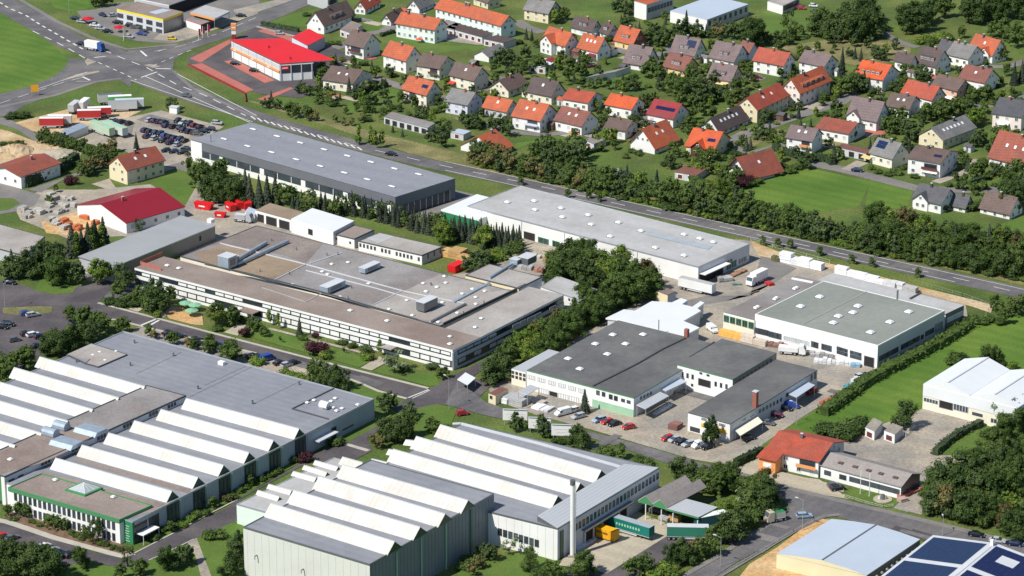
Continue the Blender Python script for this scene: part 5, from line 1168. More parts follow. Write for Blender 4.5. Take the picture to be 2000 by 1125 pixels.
lw.patch(B3(1180,430, 1280,390, 1390,420, 1270,470), 'roof_light', 'roof_patch', .04)
th_ = Block('small_kiosk', 'small pale blue-roofed hut beside the red skips', 'hut', (497, 420), (478, 413), (505, 411), 2.8, 'white', 'light_grey', 'roof_paleblue', 'metal', .2, 0, nm='pale blue-roofed hut')
# ---- blue-grey hall (B)
bb = Block('blue_grey_hall', 'big hall with plain blue-grey roof and deep grey fascia beside the highway', 'hall', (772, 384.7), (373, 272), (889, 348), 8, 'fascia_grey', 'fascia_grey', 'roof_grey', 'metal_dark', .25, 0, nm='blue-grey hall')
b = MB(); s0, _ = bb.F.pix(395, 300); b.obox(bb.F.at(.3, 0, .03)-bb.org, bb.F.d*(s0-.3), bb.F.n*.1, Z*2.2, 'white'); b.obox(bb.F.at(.3, 2.2, .0)-bb.org, bb.F.d*(s0-.3), bb.F.n*.05, Z*2.6, 'glass'); b.obox(bb.F.at(s0, 0, .03)-bb.org, bb.F.d*(bb.a-s0), bb.F.n*.12, Z*7.6, 'white')
for j in range(14): b.obox(bb.F.at(2+j*(s0-3)/13.5, 2.2, .1)-bb.org, bb.F.d*(.25 if j % 3 else 2.2), bb.F.n*.08, Z*2.3, 'white')
b.obox(bb.R.at(3, 0, .02)-bb.org, bb.R.d*(bb.b-6), bb.R.n*.1, Z*4.2, 'glass')
for j in range(9): b.obox(bb.R.at(3+j*(bb.b-6)/8, 0, .1)-bb.org, bb.R.d*.3, bb.R.n*.1, Z*4.2, 'metal')
b.build('facade', bb.t)
winpx(bb.F, 387, 288, 394, 295, 'd', bb.t, bb.org); winpx(bb.F, 387, 302, 394, 309, 'd', bb.t, bb.org)
bb.lights([(494,253),(540.7,266.7),(586,279.5),(632.7,292.5),(483,286),(530,298),(437,272),(578,312),(625,325),(672,338),(717,351),(765,364.7),(678,305),(724,317),(770,330),(817,341)], 3.0, .8, .25, 'rooflight')
bb.post(412, 277, 2.5, .15, 'metal_dark', 'vent')
bl2 = MB()
# ---- white flat hall (C)
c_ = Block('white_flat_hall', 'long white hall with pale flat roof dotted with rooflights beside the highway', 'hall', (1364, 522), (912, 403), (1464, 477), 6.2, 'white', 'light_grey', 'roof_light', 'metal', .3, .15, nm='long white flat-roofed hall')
c_.lights([(991,396),(1043.6,393.5),(1045,410.7),(1096,407.5),(1098.7,425),(1149,421),(1154.7,439.5),(1208,435.5),(1192,462.7),(1280,484.8),(1336,459),(1366.7,467),(1393,474),(1336,500),(1252,452)], 2.0, 1.5, .5, 'rooflight')
c_.patch([(1262,459),(1272,453),(1392,481),(1384,488)], 'glass_light', 'roof_glazing', .1)
winpx(c_.F, 1023, 451, 1045, 475, 'o', c_.t, c_.org, 'gate'); winpx(c_.F, 1051, 462, 1072, 480, 'g', c_.t, c_.org); winpx(c_.F, 1079, 469, 1093, 486, 'g', c_.t, c_.org, 'gate')
for x in (941, 1019, 1103, 1216, 1245): s, _ = c_.F.pix(x, 400+(x-912)*.264+10); k = MB(); p = c_.F.at(s, 0, .1)-c_.org; k.tube(p, p+Z*6, .1, 'metal', 6); k.build('downpipe', c_.t)
b = MB(); s0, _ = c_.R.pix(1366, 540); s1, _ = c_.R.pix(1412, 520); b.obox(c_.R.at(s0, 0, .02)-c_.org, c_.R.d*(s1-s0), c_.R.n*.1, Z*3.6, 'opening_shade'); b.obox(c_.R.at(s0, 3.7, 0)-c_.org, c_.R.d*(s1-s0+1), c_.R.n*2.4, Z*.25, 'white'); b.build('loading_canopy', c_.t)
winrow(c_.R, (1421, 521), (1436, 514), 4, 1.1, 2.2, 'g', c_.t, c_.org); winrow(c_.R, (1411, 517), (1428, 508), 4, 1, .8, 'd', c_.t, c_.org); winpx(c_.R, 1442, 516, 1458, 500, 'big', c_.t, c_.org, 'gate')
ca = Block('', '', '', (935, 429), (861, 409.5), (1005, 398), 4.6, 'mid_green', 'white', 'white_sheet', 'white', .5, 0, parent=c_.t, org=c_.org, wn='annexe_wall', rn='annexe_roof')
# ---- green-roofed hall (D)
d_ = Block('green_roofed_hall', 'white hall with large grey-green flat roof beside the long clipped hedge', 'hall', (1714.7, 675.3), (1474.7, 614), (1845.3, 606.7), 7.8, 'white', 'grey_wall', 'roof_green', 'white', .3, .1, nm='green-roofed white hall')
d_.lights(B7(1128,490, 988,560, 1408,558, 1372,605, 1265,632, 1228,680, 1780,600, 1642,675, 1500,750), 2.2, 2.2, .5, 'rooflight'); d_.line(B7(1000,690, 1470,450), 'gravel_light', .4, .12)
d_.post(*B7(1697,505)[0], 3, .3, 'metal_dark', 'flue')
for a_, c2, n in (((1478, 645.5), (1499, 650.5), 5), ((1504, 652.5), (1524, 657.5), 5), ((1587, 672), (1596, 674.5), 3), ((1607, 677), (1622, 681), 4)): winrow(d_.F, a_, c2, n, .95, 1.9, 'd', d_.t, d_.org)
for y in (0, 7.5):
    winrow(d_.F, (1637, 680+y), (1653, 685+y), 4, 1.0, 1.1, 'd', d_.t, d_.org); winrow(d_.F, (1663, 688+y), (1680, 692.5+y), 4, 1.0, 1.1, 'd', d_.t, d_.org)
winrow(d_.F, (1533, 660), (1578, 671), 11, 1.0, 1.8, 'l', d_.t, d_.org); winpx(d_.F, 1688, 694, 1707, 719, 'o', d_.t, d_.org, 'gate')
winrow(d_.R, (1719, 700), (1794, 661), 17, 1.3, 1.7, 'd', d_.t, d_.org, skip=(8,)); winpx(d_.R, 1798, 664, 1804, 652, 'o', d_.t, d_.org, 'door'); winrow(d_.R, (1809, 652), (1822, 645), 4, 1.3, 1.7, 'd', d_.t, d_.org); winrow(d_.R, (1828, 641), (1839, 636), 3, 1.3, 3, 'big', d_.t, d_.org)
da = Block('', '', '', (1473, 626), (1413, 610.5), vsub((1473, 626), (1413, 610.5), (1556, 538), 6), 6, 'pale_cream', 'white', 'gravel_grey', 'white', .4, 0, parent=d_.t, org=d_.org, wn='annexe_wall', rn='annexe_roof')
winrow(da.F, (1419, 622.5), (1467, 635.5), 5, 2.0, 2.2, 'g', d_.t, d_.org); da.lights(B7(660,572, 675,565, 800,508, 812,500, 945,432, 960,425), 1.3, 1.3, .5, 'white'); da.line(B7(925,355, 1080,385), 'white', .8, .4)
db = Block('', '', '', (1847, 613), (1590, 549), (1883, 596), 5.6, 'light_grey', 'metal_dark', 'roof_light', 'metal_dark', .4, 0, parent=d_.t, org=d_.org, wn='rear_wall', rn='rear_roof')
winrow(db.R, (1851, 625), (1880, 611), 9, 1.0, 1.6, 'l', d_.t, d_.org); db.line(B7(1790,505, 1870,460), 'trim_dark', .6, .4)
# ---- dark-roofed works (H) with raised part (M), long dark building (K)
h = 6.2; N, L, F = (1238, 777), (1028.7, 722.7), (1207.3, 625.3)
hh = Block('dark_roofed_works', 'white works building with two wide dark grey roofs and six white rooflights', 'factory', N, L, vsub(N, L, F, h), h, 'white', 'light_grey', 'roof_dark', 'trim_green', .35, 0, nm='dark-roofed works')
hh.lights(B6(925,205, 1147,203, 797,272, 1018,272, 885,347, 597,380, 683,455), 2.0, 1.8, .4, 'rooflight'); hh.line(B6(780,580, 1100,420, 1290,310, 1460,228), 'trim_dark', .5, .35, 'valley'); hh.line(B6(1490,372, 1670,262), 'trim_dark', .5, .5, 'valley')
winrow(hh.F, (1168, 767), (1179, 770), 2, 1.2, 1.4, 'd', hh.t, hh.org); winrow(hh.F, (1193, 775), (1203, 778), 2, 1.3, 1.5, 'd', hh.t, hh.org); winrow(hh.F, (1217, 782), (1228, 785), 2, 1.3, 1.0, 'd', hh.t, hh.org)
for j in range(6):
    s, z = hh.F.pix(1038+j*19.8, 737+j*5.3); win(hh.F, s, z, 2.6, 1.3, 'gate', hh.t, hh.org, 'blind_panel')
for x0, y0, x1, y1, kd in ((1054, 757, 1071, 771, 'gate'), (1073, 763, 1089, 780, 'o'), (1091, 767, 1110, 784, 'gate'), (1112, 772, 1131, 790, 'gate')): winpx(hh.F, x0, y0, x1, y1, kd, hh.t, hh.org, 'gate')
b = MB(); s1, _ = hh.F.pix(1157, 790); b.obox(hh.F.at(0, .05, .02)-hh.org, hh.F.d*s1, hh.F.n*.08, Z*2.4, 'pale_green'); b.build('green_base', hh.t)
winrow(hh.R, (1252, 777), (1271, 768), 4, 1, .9, 'd', hh.t, hh.org); hh.post(*B6(1262,165)[0], 3.2, .15, 'metal_dark', 'antenna')
ml = (1323, 712); M_ = Block('', '', '', (1431, 741), ml, (1517, 689), 7.3, 'white', 'metal_dark', 'roof_dark', 'trim_green', .3, 0, parent=hh.t, org=hh.org, wn='raised_wall', rn='raised_roof')
winpx(M_.F, 1364, 738, 1388, 758, 'o', hh.t, hh.org, 'gate'); winrow(M_.F, (1333, 731), (1353, 736), 3, .8, 1.5, 'd', hh.t, hh.org); winrow(M_.F, (1398, 750), (1419, 755), 3, .8, 1.5, 'd', hh.t, hh.org); winrow(M_.F, (1369, 729), (1383, 733), 2, 1.0, .6, 'd', hh.t, hh.org); winpx(M_.F, 1350, 749, 1354, 755, 'd', hh.t, hh.org)
winrow(M_.R, (1445, 745), (1506, 706), 9, .9, 1.4, 'd', hh.t, hh.org)
b = MB(); p = hh.on(1341, 658); b.cbox(p, hh.ul*1.2, hh.ur*1.2, Z*2.6, 'brick'); b.build('chimney', hh.t)
ha = Block('', '', '', (1027, 728), (999, 720.5), vsub((1027, 728), (999, 720.5), (1072, 682), 5), 5, 'pale_cream', 'white', 'roof_metal', 'white', .3, 0, parent=hh.t, org=hh.org, wn='annexe_wall', rn='annexe_roof')
winrow(ha.F, (1002, 727), (1024, 733), 4, .9, .9, 'd', hh.t, hh.org); winrow(ha.F, (1002, 735), (1024, 741), 4, .9, .9, 'd', hh.t, hh.org)
def canopy(N, L, R_, h, roof, label, nm='canopy', post='metal', cat='canopy', th=.18, own=True):
    n, l, r = (P(*q, h) for q in (N, L, R_)); org = Vector((n.x, n.y, 0)); o = thing(nm, label, cat, org); f_ = l+r-n; b = MB()
    g_ = [p-org for p in (n, l, f_, r)]; b.hexa([p-Z*th for p in g_], g_, 'light_grey', roof); b.build('roof', o)
    for p in g_: b = MB(); p2 = p*.96+sum(g_, Vector())/4*.04; b.tube(Vector((p2.x, p2.y, 0)), Vector((p2.x, p2.y, h-th)), .1, post, 6); b.build('post', o)
    return o
canopy((1260.7, 798.7), (1243, 790.7), (1307, 773), 4, 'roof_metal', 'pale metal canopy on posts along the right side of the dark-roofed works, nearest the front')
canopy((1300.7, 764), (1287, 757), (1341, 745), 4, 'roof_paleblue', 'pale blue canopy sheltering the yard side of the dark-roofed works, below the gate')
canopy((1030, 771), (1012, 765), (1053, 757), 4.2, 'roof_metal', 'small pale canopy over stacked metal racks at the front left of the dark-roofed works')
canopy((1556, 776), (1534.7, 767), (1592, 752), 4, 'roof_paleblue', 'pale blue canopy over the side yard of the long dark-roofed showroom')
canopy((1446, 851), (1435.5, 839.7), (1490, 824), 3.2, 'pale_cream', 'cream awning roof at the entrance of the long dark-roofed showroom')
canopy((913, 752), (893, 741), (929, 738), 3, 'white_sheet', 'small white bus-stop style roof at the street crossing', 'shelter', cat='shelter')
kk = Block('dark_roofed_showroom', 'long white showroom with dark roof, brick chimney and yellow shop panels', 'showroom', (1425.9, 828), (1343.7, 805.6), (1596.5, 722.4), 5.8, 'white', 'light_grey', 'roof_dark', 'trim_dark', .25, 0, nm='dark-roofed showroom with brick chimney')
b = MB(); p = kk.on(1475, 796); b.cbox(p, kk.ul*1.3, kk.ur*1.3, Z*5, 'brick'); b.cbox(p+Z*5, kk.ul*1.6, kk.ur*1.6, Z*.2, 'light_grey'); b.build('chimney', kk.t)
for x0, y0, x1, y1 in ((1370, 826, 1386, 837), (1388, 829, 1400, 841), (1403, 835, 1418, 848)):
    s0, z0 = kk.F.pix(x0, y0); s1, z1 = kk.F.pix(x1, y1); pane(kk.F, (s0+s1)/2, (z0+z1)/2, round(abs(s1-s0), 1), round(abs(z0-z1), 1), 'yellow_shop' if 'yellow_shop' in MATS else 'yellow_wall', kk.t, kk.org, 'shop_panel')
winpx(kk.F, 1348, 832, 1367, 846, 'glass', kk.t, kk.org, 'shop_window')
b = MB()
for x0, x1, y in ((1371, 1382, 818), (1387, 1402, 823), (1405, 1418, 829)):
    n = int((x1-x0)/1.6)
    for j in range(n): s, z = kk.F.pix(x0+j*1.6, y+j*.42); b.obox(kk.F.at(s, z-.35, .03)-kk.org, kk.F.d*.14, kk.F.n*.05, Z*.75, 'metal_dark'); b.obox(kk.F.at(s-.12, z+(.3 if j % 2 else -.3), .03)-kk.org, kk.F.d*.3, kk.F.n*.05, Z*.12, 'metal_dark')
b.build('lettering', kk.t)
winrow(kk.R, (1484, 803), (1525, 781), 7, 1.0, 1.1, 'd', kk.t, kk.org); winpx(kk.R, 1448, 823, 1458, 816, 'brown', kk.t, kk.org); winpx(kk.R, 1463, 816, 1475, 808, 'brown', kk.t, kk.org); winpx(kk.R, 1535, 776, 1539, 766, 'o', kk.t, kk.org, 'door')
winrow(kk.R, (1585, 738), (1592, 734), 2, 1, 2, 'd', kk.t, kk.org)
# white sheet-metal hall behind the dark-roofed works
pts = [(1183,621),(1218.6,604),(1239.7,606.7),(1273,588),(1312,590.5),(1330,582),(1343,586),(1332,594),(1352,599),(1368,588),(1376,591),(1362,602),(1369,607),(1335,626.6),(1366.7,639.6),(1348,649.6),(1335.5,656),(1205,623.5)]
o_ = P(1335, 656, 0); t = thing('white_metal_hall', 'low hall with dazzling white stepped roof behind the dark-roofed works', 'hall', o_); mark(1280, 620, 'dazzling white stepped roof')
zc = 4.8; b = MB(); pl = [P(x, y, zc)-o_ for x, y in pts]; b.ngon([p+Z*0 for p in pl], 'white_sheet')
for p, q_ in zip(pl, pl[1:]+pl[:1]): b.face([p-Z*.5, q_-Z*.5, q_, p], 'white')
b.build('roof', t); b = MB()
c0 = sum(pl, Vector())/len(pl)
for p, q_ in zip(pl, pl[1:]+pl[:1]): p, q_ = c0+(p-c0)*.97, c0+(q_-c0)*.97; b.face([Vector((p.x, p.y, 0)), Vector((q_.x, q_.y, 0)), q_-Z*.5, p-Z*.5], 'light_grey')
b.build('wall', t)
hut = Block('small_hut', 'small cream hut with brown flat roof behind the white stepped roof', 'hut', (1304, 576), (1282, 567.5), (1320, 569), 4, 'cream', 'grey_wall', 'gravel_brown', 'trim_dark', .2, 0, nm='small cream hut')
ht2 = Block('small_hut', 'tan transformer hut with red-brown roof left of the dark-roofed works', 'hut', (968, 773), (954, 768), (993, 760), 3, 'cream', 'cream', 'tile_red_brown', 'metal', .15, 0, nm='tan transformer hut')
winpx(ht2.F, 957, 772, 962, 780, 'o', ht2.t, ht2.org, 'door')
# ---- twin-gabled white hall at the right (W)
h = 7.8; N, L, F = (1987, 797), (1803.7, 750.3), (1883.7, 701.2)
w_ = Block('twin_gabled_hall', 'big white twin-gabled hall with bright roofs and dark gateway at the right edge', 'hall', N, L, vsub(N, L, F, h), h, 'pale_cream', 'white', 'white_sheet', 'white', .1, 0, nm='twin-gabled white hall')
ll = w_.l-w_.org; nn = w_.n-w_.org; D_ = w_.ur*w_.b; b = MB(); half = (nn-ll)/2
for k in range(2):
    a_ = ll+half*k; m_ = a_+half*.5+Z*2.3; c2 = a_+half
    b.hexa([a_, m_, m_+D_, a_+D_], [p+Z*.15 for p in (a_, m_, m_+D_, a_+D_)], 'white_sheet'); b.hexa([m_, c2, c2+D_, m_+D_], [p+Z*.15 for p in (m_, c2, c2+D_, m_+D_)], 'white_sheet')
    b.face([a_, c2, m_], 'white_sheet'); b.face([a_+D_, m_+D_, c2+D_], 'white_sheet')
    b.obox(m_+Z*.16, D_, half.normalized()*.5, Z*.06, 'light_grey'); b.obox(c2+Z*.05-half.normalized()*.3, D_, half.normalized()*.6, Z*.15, 'light_grey')
b.build('gable_roof', w_.t)
b = MB(); b.obox(w_.F.at(0, 4.2, .03)-w_.org, w_.F.d*w_.a, w_.F.n*.1, Z*3.5, 'white_sheet'); b.build('upper_wall', w_.t)
winpx(w_.F, 1804.5, 776, 1832, 790, 'big', w_.t, w_.org); winpx(w_.F, 1835, 780, 1861, 802, 'o', w_.t, w_.org, 'gate'); winpx(w_.F, 1863, 787, 1891, 807, 'big', w_.t, w_.org); winpx(w_.F, 1899, 804, 1919, 815, 'd', w_.t, w_.org); winrow(w_.F, (1938, 821), (1944, 822.5), 2, .8, 1.2, 'd', w_.t, w_.org)
for nme, N, L, R_, lab in (('garage', (1708, 843), (1690, 834.5), (1724, 824), 'small grey garage with white frame, left of the pair beside the dark tree'), ('garage', (1747.5, 849), (1727, 841), (1764, 834), 'larger grey garage with maroon door, right of the pair beside the dark tree')):
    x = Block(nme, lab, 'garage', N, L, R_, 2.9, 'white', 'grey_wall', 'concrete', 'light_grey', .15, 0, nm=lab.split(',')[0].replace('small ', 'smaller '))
    s0 = x.a; win(x.F, s0*.5, 1.25, s0*.75, 2.1, 'brown', x.t, x.org, 'gate')
# ---- blue roofed hall (bottom right) and solar hall
h = 4.2; L, N, R_ = (1517, 1082), (1693, 1124), (1797, 1054)
q_ = Block('pale_blue_roofed_hall', 'hall with low pale blue metal roof and cream front above the orange clay', 'hall', N, L, R_, h, 'cream', 'trim_dark', 'roof_paleblue', 'metal', .1, 0, nm='pale blue-roofed hall')
ll = q_.l-q_.org; nn = q_.n-q_.org; D_ = q_.ur*q_.b; b = MB(); ar = [ll+(nn-ll)*t_+Z*1.25*(1-abs(2*t_-1)**1.35) for t_ in (0, .22, .5, .78, 1)]
for a_, c2 in zip(ar, ar[1:]): b.hexa([a_, c2, c2+D_, a_+D_], [p+Z*.12 for p in (a_, c2, c2+D_, a_+D_)], 'roof_paleblue')
b.face(ar, 'cream'); b.face([p+D_ for p in ar], 'cream'); b.obox(ar[2]+Z*.12, D_, (nn-ll).normalized()*.4, Z*.12, 'metal_dark'); b.build('curved_roof', q_.t)
b = MB()
for j in range(10): p = q_.R.at(q_.b*(j+.6)/10.5, 2.4, .1)-q_.org; b.tube(p, p+q_.R.n*.7+Z*.3, .35, 'metal', 8)
b.build('vent_hood', q_.t)
h = 7.0; FL, FR = (1822, 1046), (2066, 1108); wv = P(1732, 1124, h)-P(1828, 1048, h); NL = PR(P(*FL, h)+wv*2.2); NR = PR(P(*FR, h)+wv*2.2)
v_ = Block('solar_hall', 'hall with white-edged low roof covered in dark blue solar panels, bottom right corner', 'hall', NR, NL, FR, h, 'white', 'grey_wall', 'light_grey', 'metal', .2, 0, nm='solar-panelled hall')
ll, nn = v_.l-v_.org, v_.n-v_.org; D_ = v_.ur*v_.b; ac = (nn-ll); m0 = ll+ac*.5+Z*2.2; b = MB()
b.hexa([ll, m0, m0+D_, ll+D_], [p+Z*.15 for p in (ll, m0, m0+D_, ll+D_)], 'light_grey'); b.hexa([m0, nn, nn+D_, m0+D_], [p+Z*.15 for p in (m0, nn, nn+D_, m0+D_)], 'light_grey')
b.face([ll+D_, nn+D_, m0+D_], 'white'); b.obox(m0+Z*.15-ac.normalized()*.2, D_, ac.normalized()*.4, Z*.12, 'light_grey'); b.build('gable_roof', v_.t)
pm = {}
for sd, (o0, du, m_) in enumerate(((ll+Z*.17, (m0-ll), 'solar_blue'), (m0+Z*.17, (nn-m0), 'solar'))):  # lit slope in brighter blue, shaded slope darker: shading held in panel colour
    Lu = du.length; du = du.normalized(); nu = int((Lu-1.8)/1.7); nv = int((v_.b*.62)/1.15); up = du.cross(v_.ur); up = up if up.z > 0 else -up
    k = MB(); k.obox(Vector(), du*1.62, v_.ur*1.07, up*.09, m_); me = k.mesh('solar_panel')
    k = MB()
    for i in range(nu):
        for j in range(nv):
            if j in (13, 14) or (sd == 1 and 3 <= j < 7 and 2 <= i < 5): continue
            p = o0+du*(1.0+i*1.7)+v_.ur*(v_.b-2.6-j*1.15)
            if j < 22 and i < nu: (put(obj('solar_panel', me, v_.t), p) if (i*22+j) < 150*10 and COUNT_OK(sd, i, j) else k.obox(p, du*1.62, v_.ur*1.07, up*.09, m_))
            else: k.obox(p, du*1.62, v_.ur*1.07, up*.09, m_)
    if k.f: k.build('solar_panel_field', v_.t, kind='stuff')
b = MB(); p = m0+D_*.97; b.cbox(p, v_.ul*.8, v_.ur*.8, Z*1.8, 'white'); b.build('roof_vent', v_.t)
# ---- red discount store
h = 7.2; pts = [(448, 77), (547, 124), (655, 117), (551, 75)]; o_ = P(547, 160); t = thing('red_roofed_store', 'discount store with huge bright red kite-shaped roof and white walls', 'store', o_); mark(550, 110, 'bright red-roofed store')
pl = [P(x, y, h)-o_ for x, y in pts]; b = MB(); b.hexa([p-Z*.35 for p in pl], pl, 'metal_dark', 'store_red'); b.build('roof', t)
wp = [P(x, y, h-.35)-o_ for x, y in ((452, 81), (547, 126.5), (612, 122), (551, 78))]; b = MB()
for p, q2 in zip(wp, wp[1:]+wp[:1]): b.face([Vector((p.x, p.y, 0)), Vector((q2.x, q2.y, 0)), q2, p], 'white')
b.build('wall', t)
fw = Wall(wp[1]+o_, wp[0]-wp[1]); rw = Wall(wp[1]+o_, wp[2]-wp[1]); Lf, Lr = (wp[0]-wp[1]).xy.length, (wp[2]-wp[1]).xy.length
b = MB(); b.obox(fw.at(0, 4.4, .02)-o_, fw.d*Lf, fw.n*.06, Z*2.2, 'light_grey'); b.obox(fw.at(0, 3.6, .02)-o_, fw.d*Lf, fw.n*.5, Z*.8, 'orange_wall'); b.obox(rw.at(0, 3.2, .02)-o_, rw.d*Lr, rw.n*.06, Z*3.2, 'glass')
for j in range(7): b.obox(fw.at(Lf*j/6.3, 0, .02)-o_, fw.d*.25, fw.n*.2, Z*6.8, 'light_grey')
for j in range(4): b.obox(rw.at(Lr*j/3.2, 0, .02)-o_, rw.d*.35, rw.n*.25, Z*6.8, 'light_grey')
for j in (1.2, 3.3, 5.6): b.obox(fw.at(Lf*j/6.3, 3.75, .53)-o_, fw.d*2, fw.n*.05, Z*.5, 'white')
b.obox(rw.at(.5, 4.6, .1)-o_, rw.d*3, rw.n*.05, Z*1.6, 'store_red'); b.obox(rw.at(.8, 5.2, .16)-o_, rw.d*2.2, rw.n*.04, Z*.4, 'white'); b.build('facade', t)
for x, y in ((525, 93), (567, 115)): b = MB(); p = P(x, y, h)-o_; b.tube(p, p+Z*.8, .4, 'tile_maroon', 8); b.build('roof_vent', t)
rs = Block('small_red_roof_annexe', 'small building with plain bright red pitched roof right of the store', 'store annexe', (600.7, 89), (570, 72.5), (634, 72), 4.6, 'lavender', 'grey_wall', 'store_red', 'metal_dark', .25, 0, nm='small bright red roof')
o = thing('store_sign_tower', 'tall orange and white sign tower beside the bright red-roofed store', 'sign', P(457, 76)); b = MB(); b.obox(Vector((-.8, -.8, 0)), Vector((1.6, 0, 0)), Vector((0, 1.6, 0)), Z*2.2, 'tile_maroon'); obj('plinth', b.mesh('plinth'), o)
b = MB(); b.obox(Vector((-1.1, -1.1, 4)), Vector((2.2, 0, 0)), Vector((0, 2.2, 0)), Z*2.6, 'orange_wall'); b.obox(Vector((-.9, -.9, 2.2)), Vector((1.8, 0, 0)), Vector((0, 1.8, 0)), Z*1.8, 'white'); b.obox(Vector((-.8, -1.13, 4.9)), Vector((1.6, 0, 0)), Vector((0, .02, 0)), Z*.5, 'white'); obj('sign_box', b.mesh('sign_box'), o)
# ---- garage with yellow fascia, petrol canopy, buildings at the top edge
yg = Block('car_dealership', 'two-storey car dealership with bright yellow fascia and glass front', 'dealership', (318.5, 37.5), (228, 17), (358, 23), 6.4, 'light_grey', 'metal_dark', 'gravel_brown', 'yellow_fascia' if 'yellow_fascia' in MATS else 'yellow_wall', .9, 0, nm='yellow-fascia car dealership')
for y in (8, 21): winrow(yg.F, (235, 22.5+y), (311, 40+y), 5, 3.6, 1.9, 'glass', yg.t, yg.org)
yg.patch([(290, 24), (318, 17), (335, 20), (305, 28)], 'roof_paleblue', 'roof_patch', .05)
yd = Block('workshop', 'flat dark-roofed workshop at the top edge behind the yellow-fascia dealership', 'workshop', (330, 10), (262, -4), (420, -22), 5, 'grey_wall', 'opening_shade', 'gravel_grey', 'white', .3, 0, nm='dark flat-roofed workshop')
pc = canopy((419, 36.5), (371, 24), (449, 22), 5.2, 'roof_light', 'petrol station canopy with orange edge beside the yellow-fascia dealership', 'petrol_canopy', 'metal', th=.8); mark(410, 30, 'petrol station canopy')
b = MB(); n_, l_, r_ = (P(*q2, 5.2)-Vector((P(419, 36.5, 5.2).x, P(419, 36.5, 5.2).y, 0)) for q2 in ((419, 36.5), (371, 24), (449, 22)))
b.obox(n_-Z*.85+Vector((0, -.06, 0)), l_-n_, Vector((0, -.1, 0)), Z*.9, 'orange_wall'); b.build('fascia', pc)
pump = Block('petrol_shop', 'low petrol station shop under the orange-edged canopy', 'shop', (392, 48), (362, 38), (420, 38), 3.2, 'white', 'glass', 'gravel_grey', 'store_red', .3, 0, nm='petrol station shop')
for N, L, R_, hh_, lab, rf, wl in (((1262.7, 9), (1239, 2), (1316, -8), 7, 'white school block with orange roof edge at the top edge', 'tile_orange', 'white'), ((1381, 38.4), (1309, 21), (1462, 8), 5, 'white sports hall with pale blue-grey low roof at the top edge', 'roof_paleblue', 'white'),
                            ((1529, 11), (1499, 2), (1562, -4), 4, 'small white flat building at the top edge above the green field', 'gravel_light', 'white'), ((640, -2), (600, -14), (660, -10), 5, 'flat building cut by the top edge', 'gravel_grey', 'grey_wall')):
    x = Block('flat_roofed_building', lab, 'building', N, L, R_, hh_, wl, 'grey_wall', rf, 'light_grey', .3, 0, nm=lab.split(' at the top')[0])
    winrow(x.R, PR(x.R.at(2, hh_*.6)), PR(x.R.at(x.b-2, hh_*.6)), 8, 1.6, 2, 'd', x.t, x.org)
for N, L, R_, hh_, lab, rf in (((887, 59), (861, 52), (897, 45), 2.8, 'low grey garage with flat roof beside the brown-roofed cottage', 'gravel_grey'), ((685.5, 64.5), (664, 57), (708, 48), 3.0, 'white garage with grey-brown flat roof beside the pointed gable house', 'gravel_brown'),
                        ((842, 66), (800, 58), (876, 60), 3, 'grey flat garage strip', 'gravel_grey'), ((1172, 142), (1142, 152), (1232, 130), 2.6, 'long low grey shed among the village gardens', 'fibre_roof'), ((1160, 281), (1140, 273), (1184, 272), 2.6, 'small grey flat garage below the brown-red roof with orange balconies', 'gravel_grey'),
                        ((835, 250), (750, 228), (850, 240), 2.8, 'open grey-roofed carport with dark bays above the highway bushes', 'gravel_grey'), ((1065, 133), (1033, 129), (1090, 117), 2.6, 'low white pavilion roof in the gardens', 'white_sheet'), ((1076, 121), (1062, 117), (1092, 115), 3, 'small bright red pavilion roof in the gardens', 'hall_red'),
                        ((1360, 343), (1318, 336), (1385, 326), 2.6, 'low red-brown lean-to roof below the wide-gabled house', 'tile_red_brown'), ((1692, 300), (1635, 287), (1702, 293), 2.8, 'long low red-brown carport roof beside the brown roof with solar panels', 'tile_red_brown'),
                        ((1200, 340), (1186, 337), (1222, 331), 2.4, 'little grey garden shed behind the tree belt', 'gravel_grey'), ((905, 263), (880, 258), (920, 256), 2.4, 'small pale blue shed roof left of the low orange roof', 'roof_paleblue'),
                        ((983, 84), (945, 76), (1008, 76), 2.8, 'dark garage row in front of the longest terrace, right part', 'tile_dark_brown'), ((942, 73), (870, 53), (962, 64), 2.8, 'dark garage row in front of the longest terrace, left part', 'tile_dark_brown')):
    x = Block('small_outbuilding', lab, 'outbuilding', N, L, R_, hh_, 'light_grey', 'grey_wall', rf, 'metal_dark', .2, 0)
    n = max(1, int(x.a/3.4))
    for k in range(n): win(x.F, x.a*(k+.5)/n, 1.2, 2.3, 2.0, 'o' if 'carport' in lab else 'brown', x.t, x.org, 'garage_door')
# ================================================================ trees, bushes, hedges
def TT(q_, kind, h, *c, near=None, wd=1.0, group=None):
    for i in range(0, len(c), 2): x, y = q_(c[i], c[i+1])[0]; tree(x, y, h, kind, near, wd, group)
TT(A1,'darkbush',4.5, 130,860, 80,870, 170,865); TT(A1,'dark',6, 1235,800, 1270,805); TT(A1,'spruce',8.5, 1000,1100); TT(A1,'dark',8, 690,50, 740,55, 790,45)
belt(B1(260,290, 420,330, 560,360, 700,420, 830,460), 16, (4.5,6.5), ['broad','dark','broad'], 'in the builders yard belt', 2, 9, 4, seed=2)
belt(B1(560,520, 640,560, 760,440, 820,400), 8, (5,8), ['dark','broad','rust'], 'left of the cream house', 2, 9, 4, seed=22); TT(B1,'purple',6, 520,600); TT(B1,'darkbush',3.5, 20,325, 80,325, 140,310)
TT(B1,'sparse',8, 1400,520, 1370,500, 1450,540); TT(B1,'broad',10, 1440,620, 1620,560); TT(B1,'dark',12, 1500,600, 1590,640, 1560,700, 1650,740, 1720,720); TT(B1,'broad',4, 350,740, 380,750, 410,660); TT(B1,'sparse',6, 950,900, 1020,950)
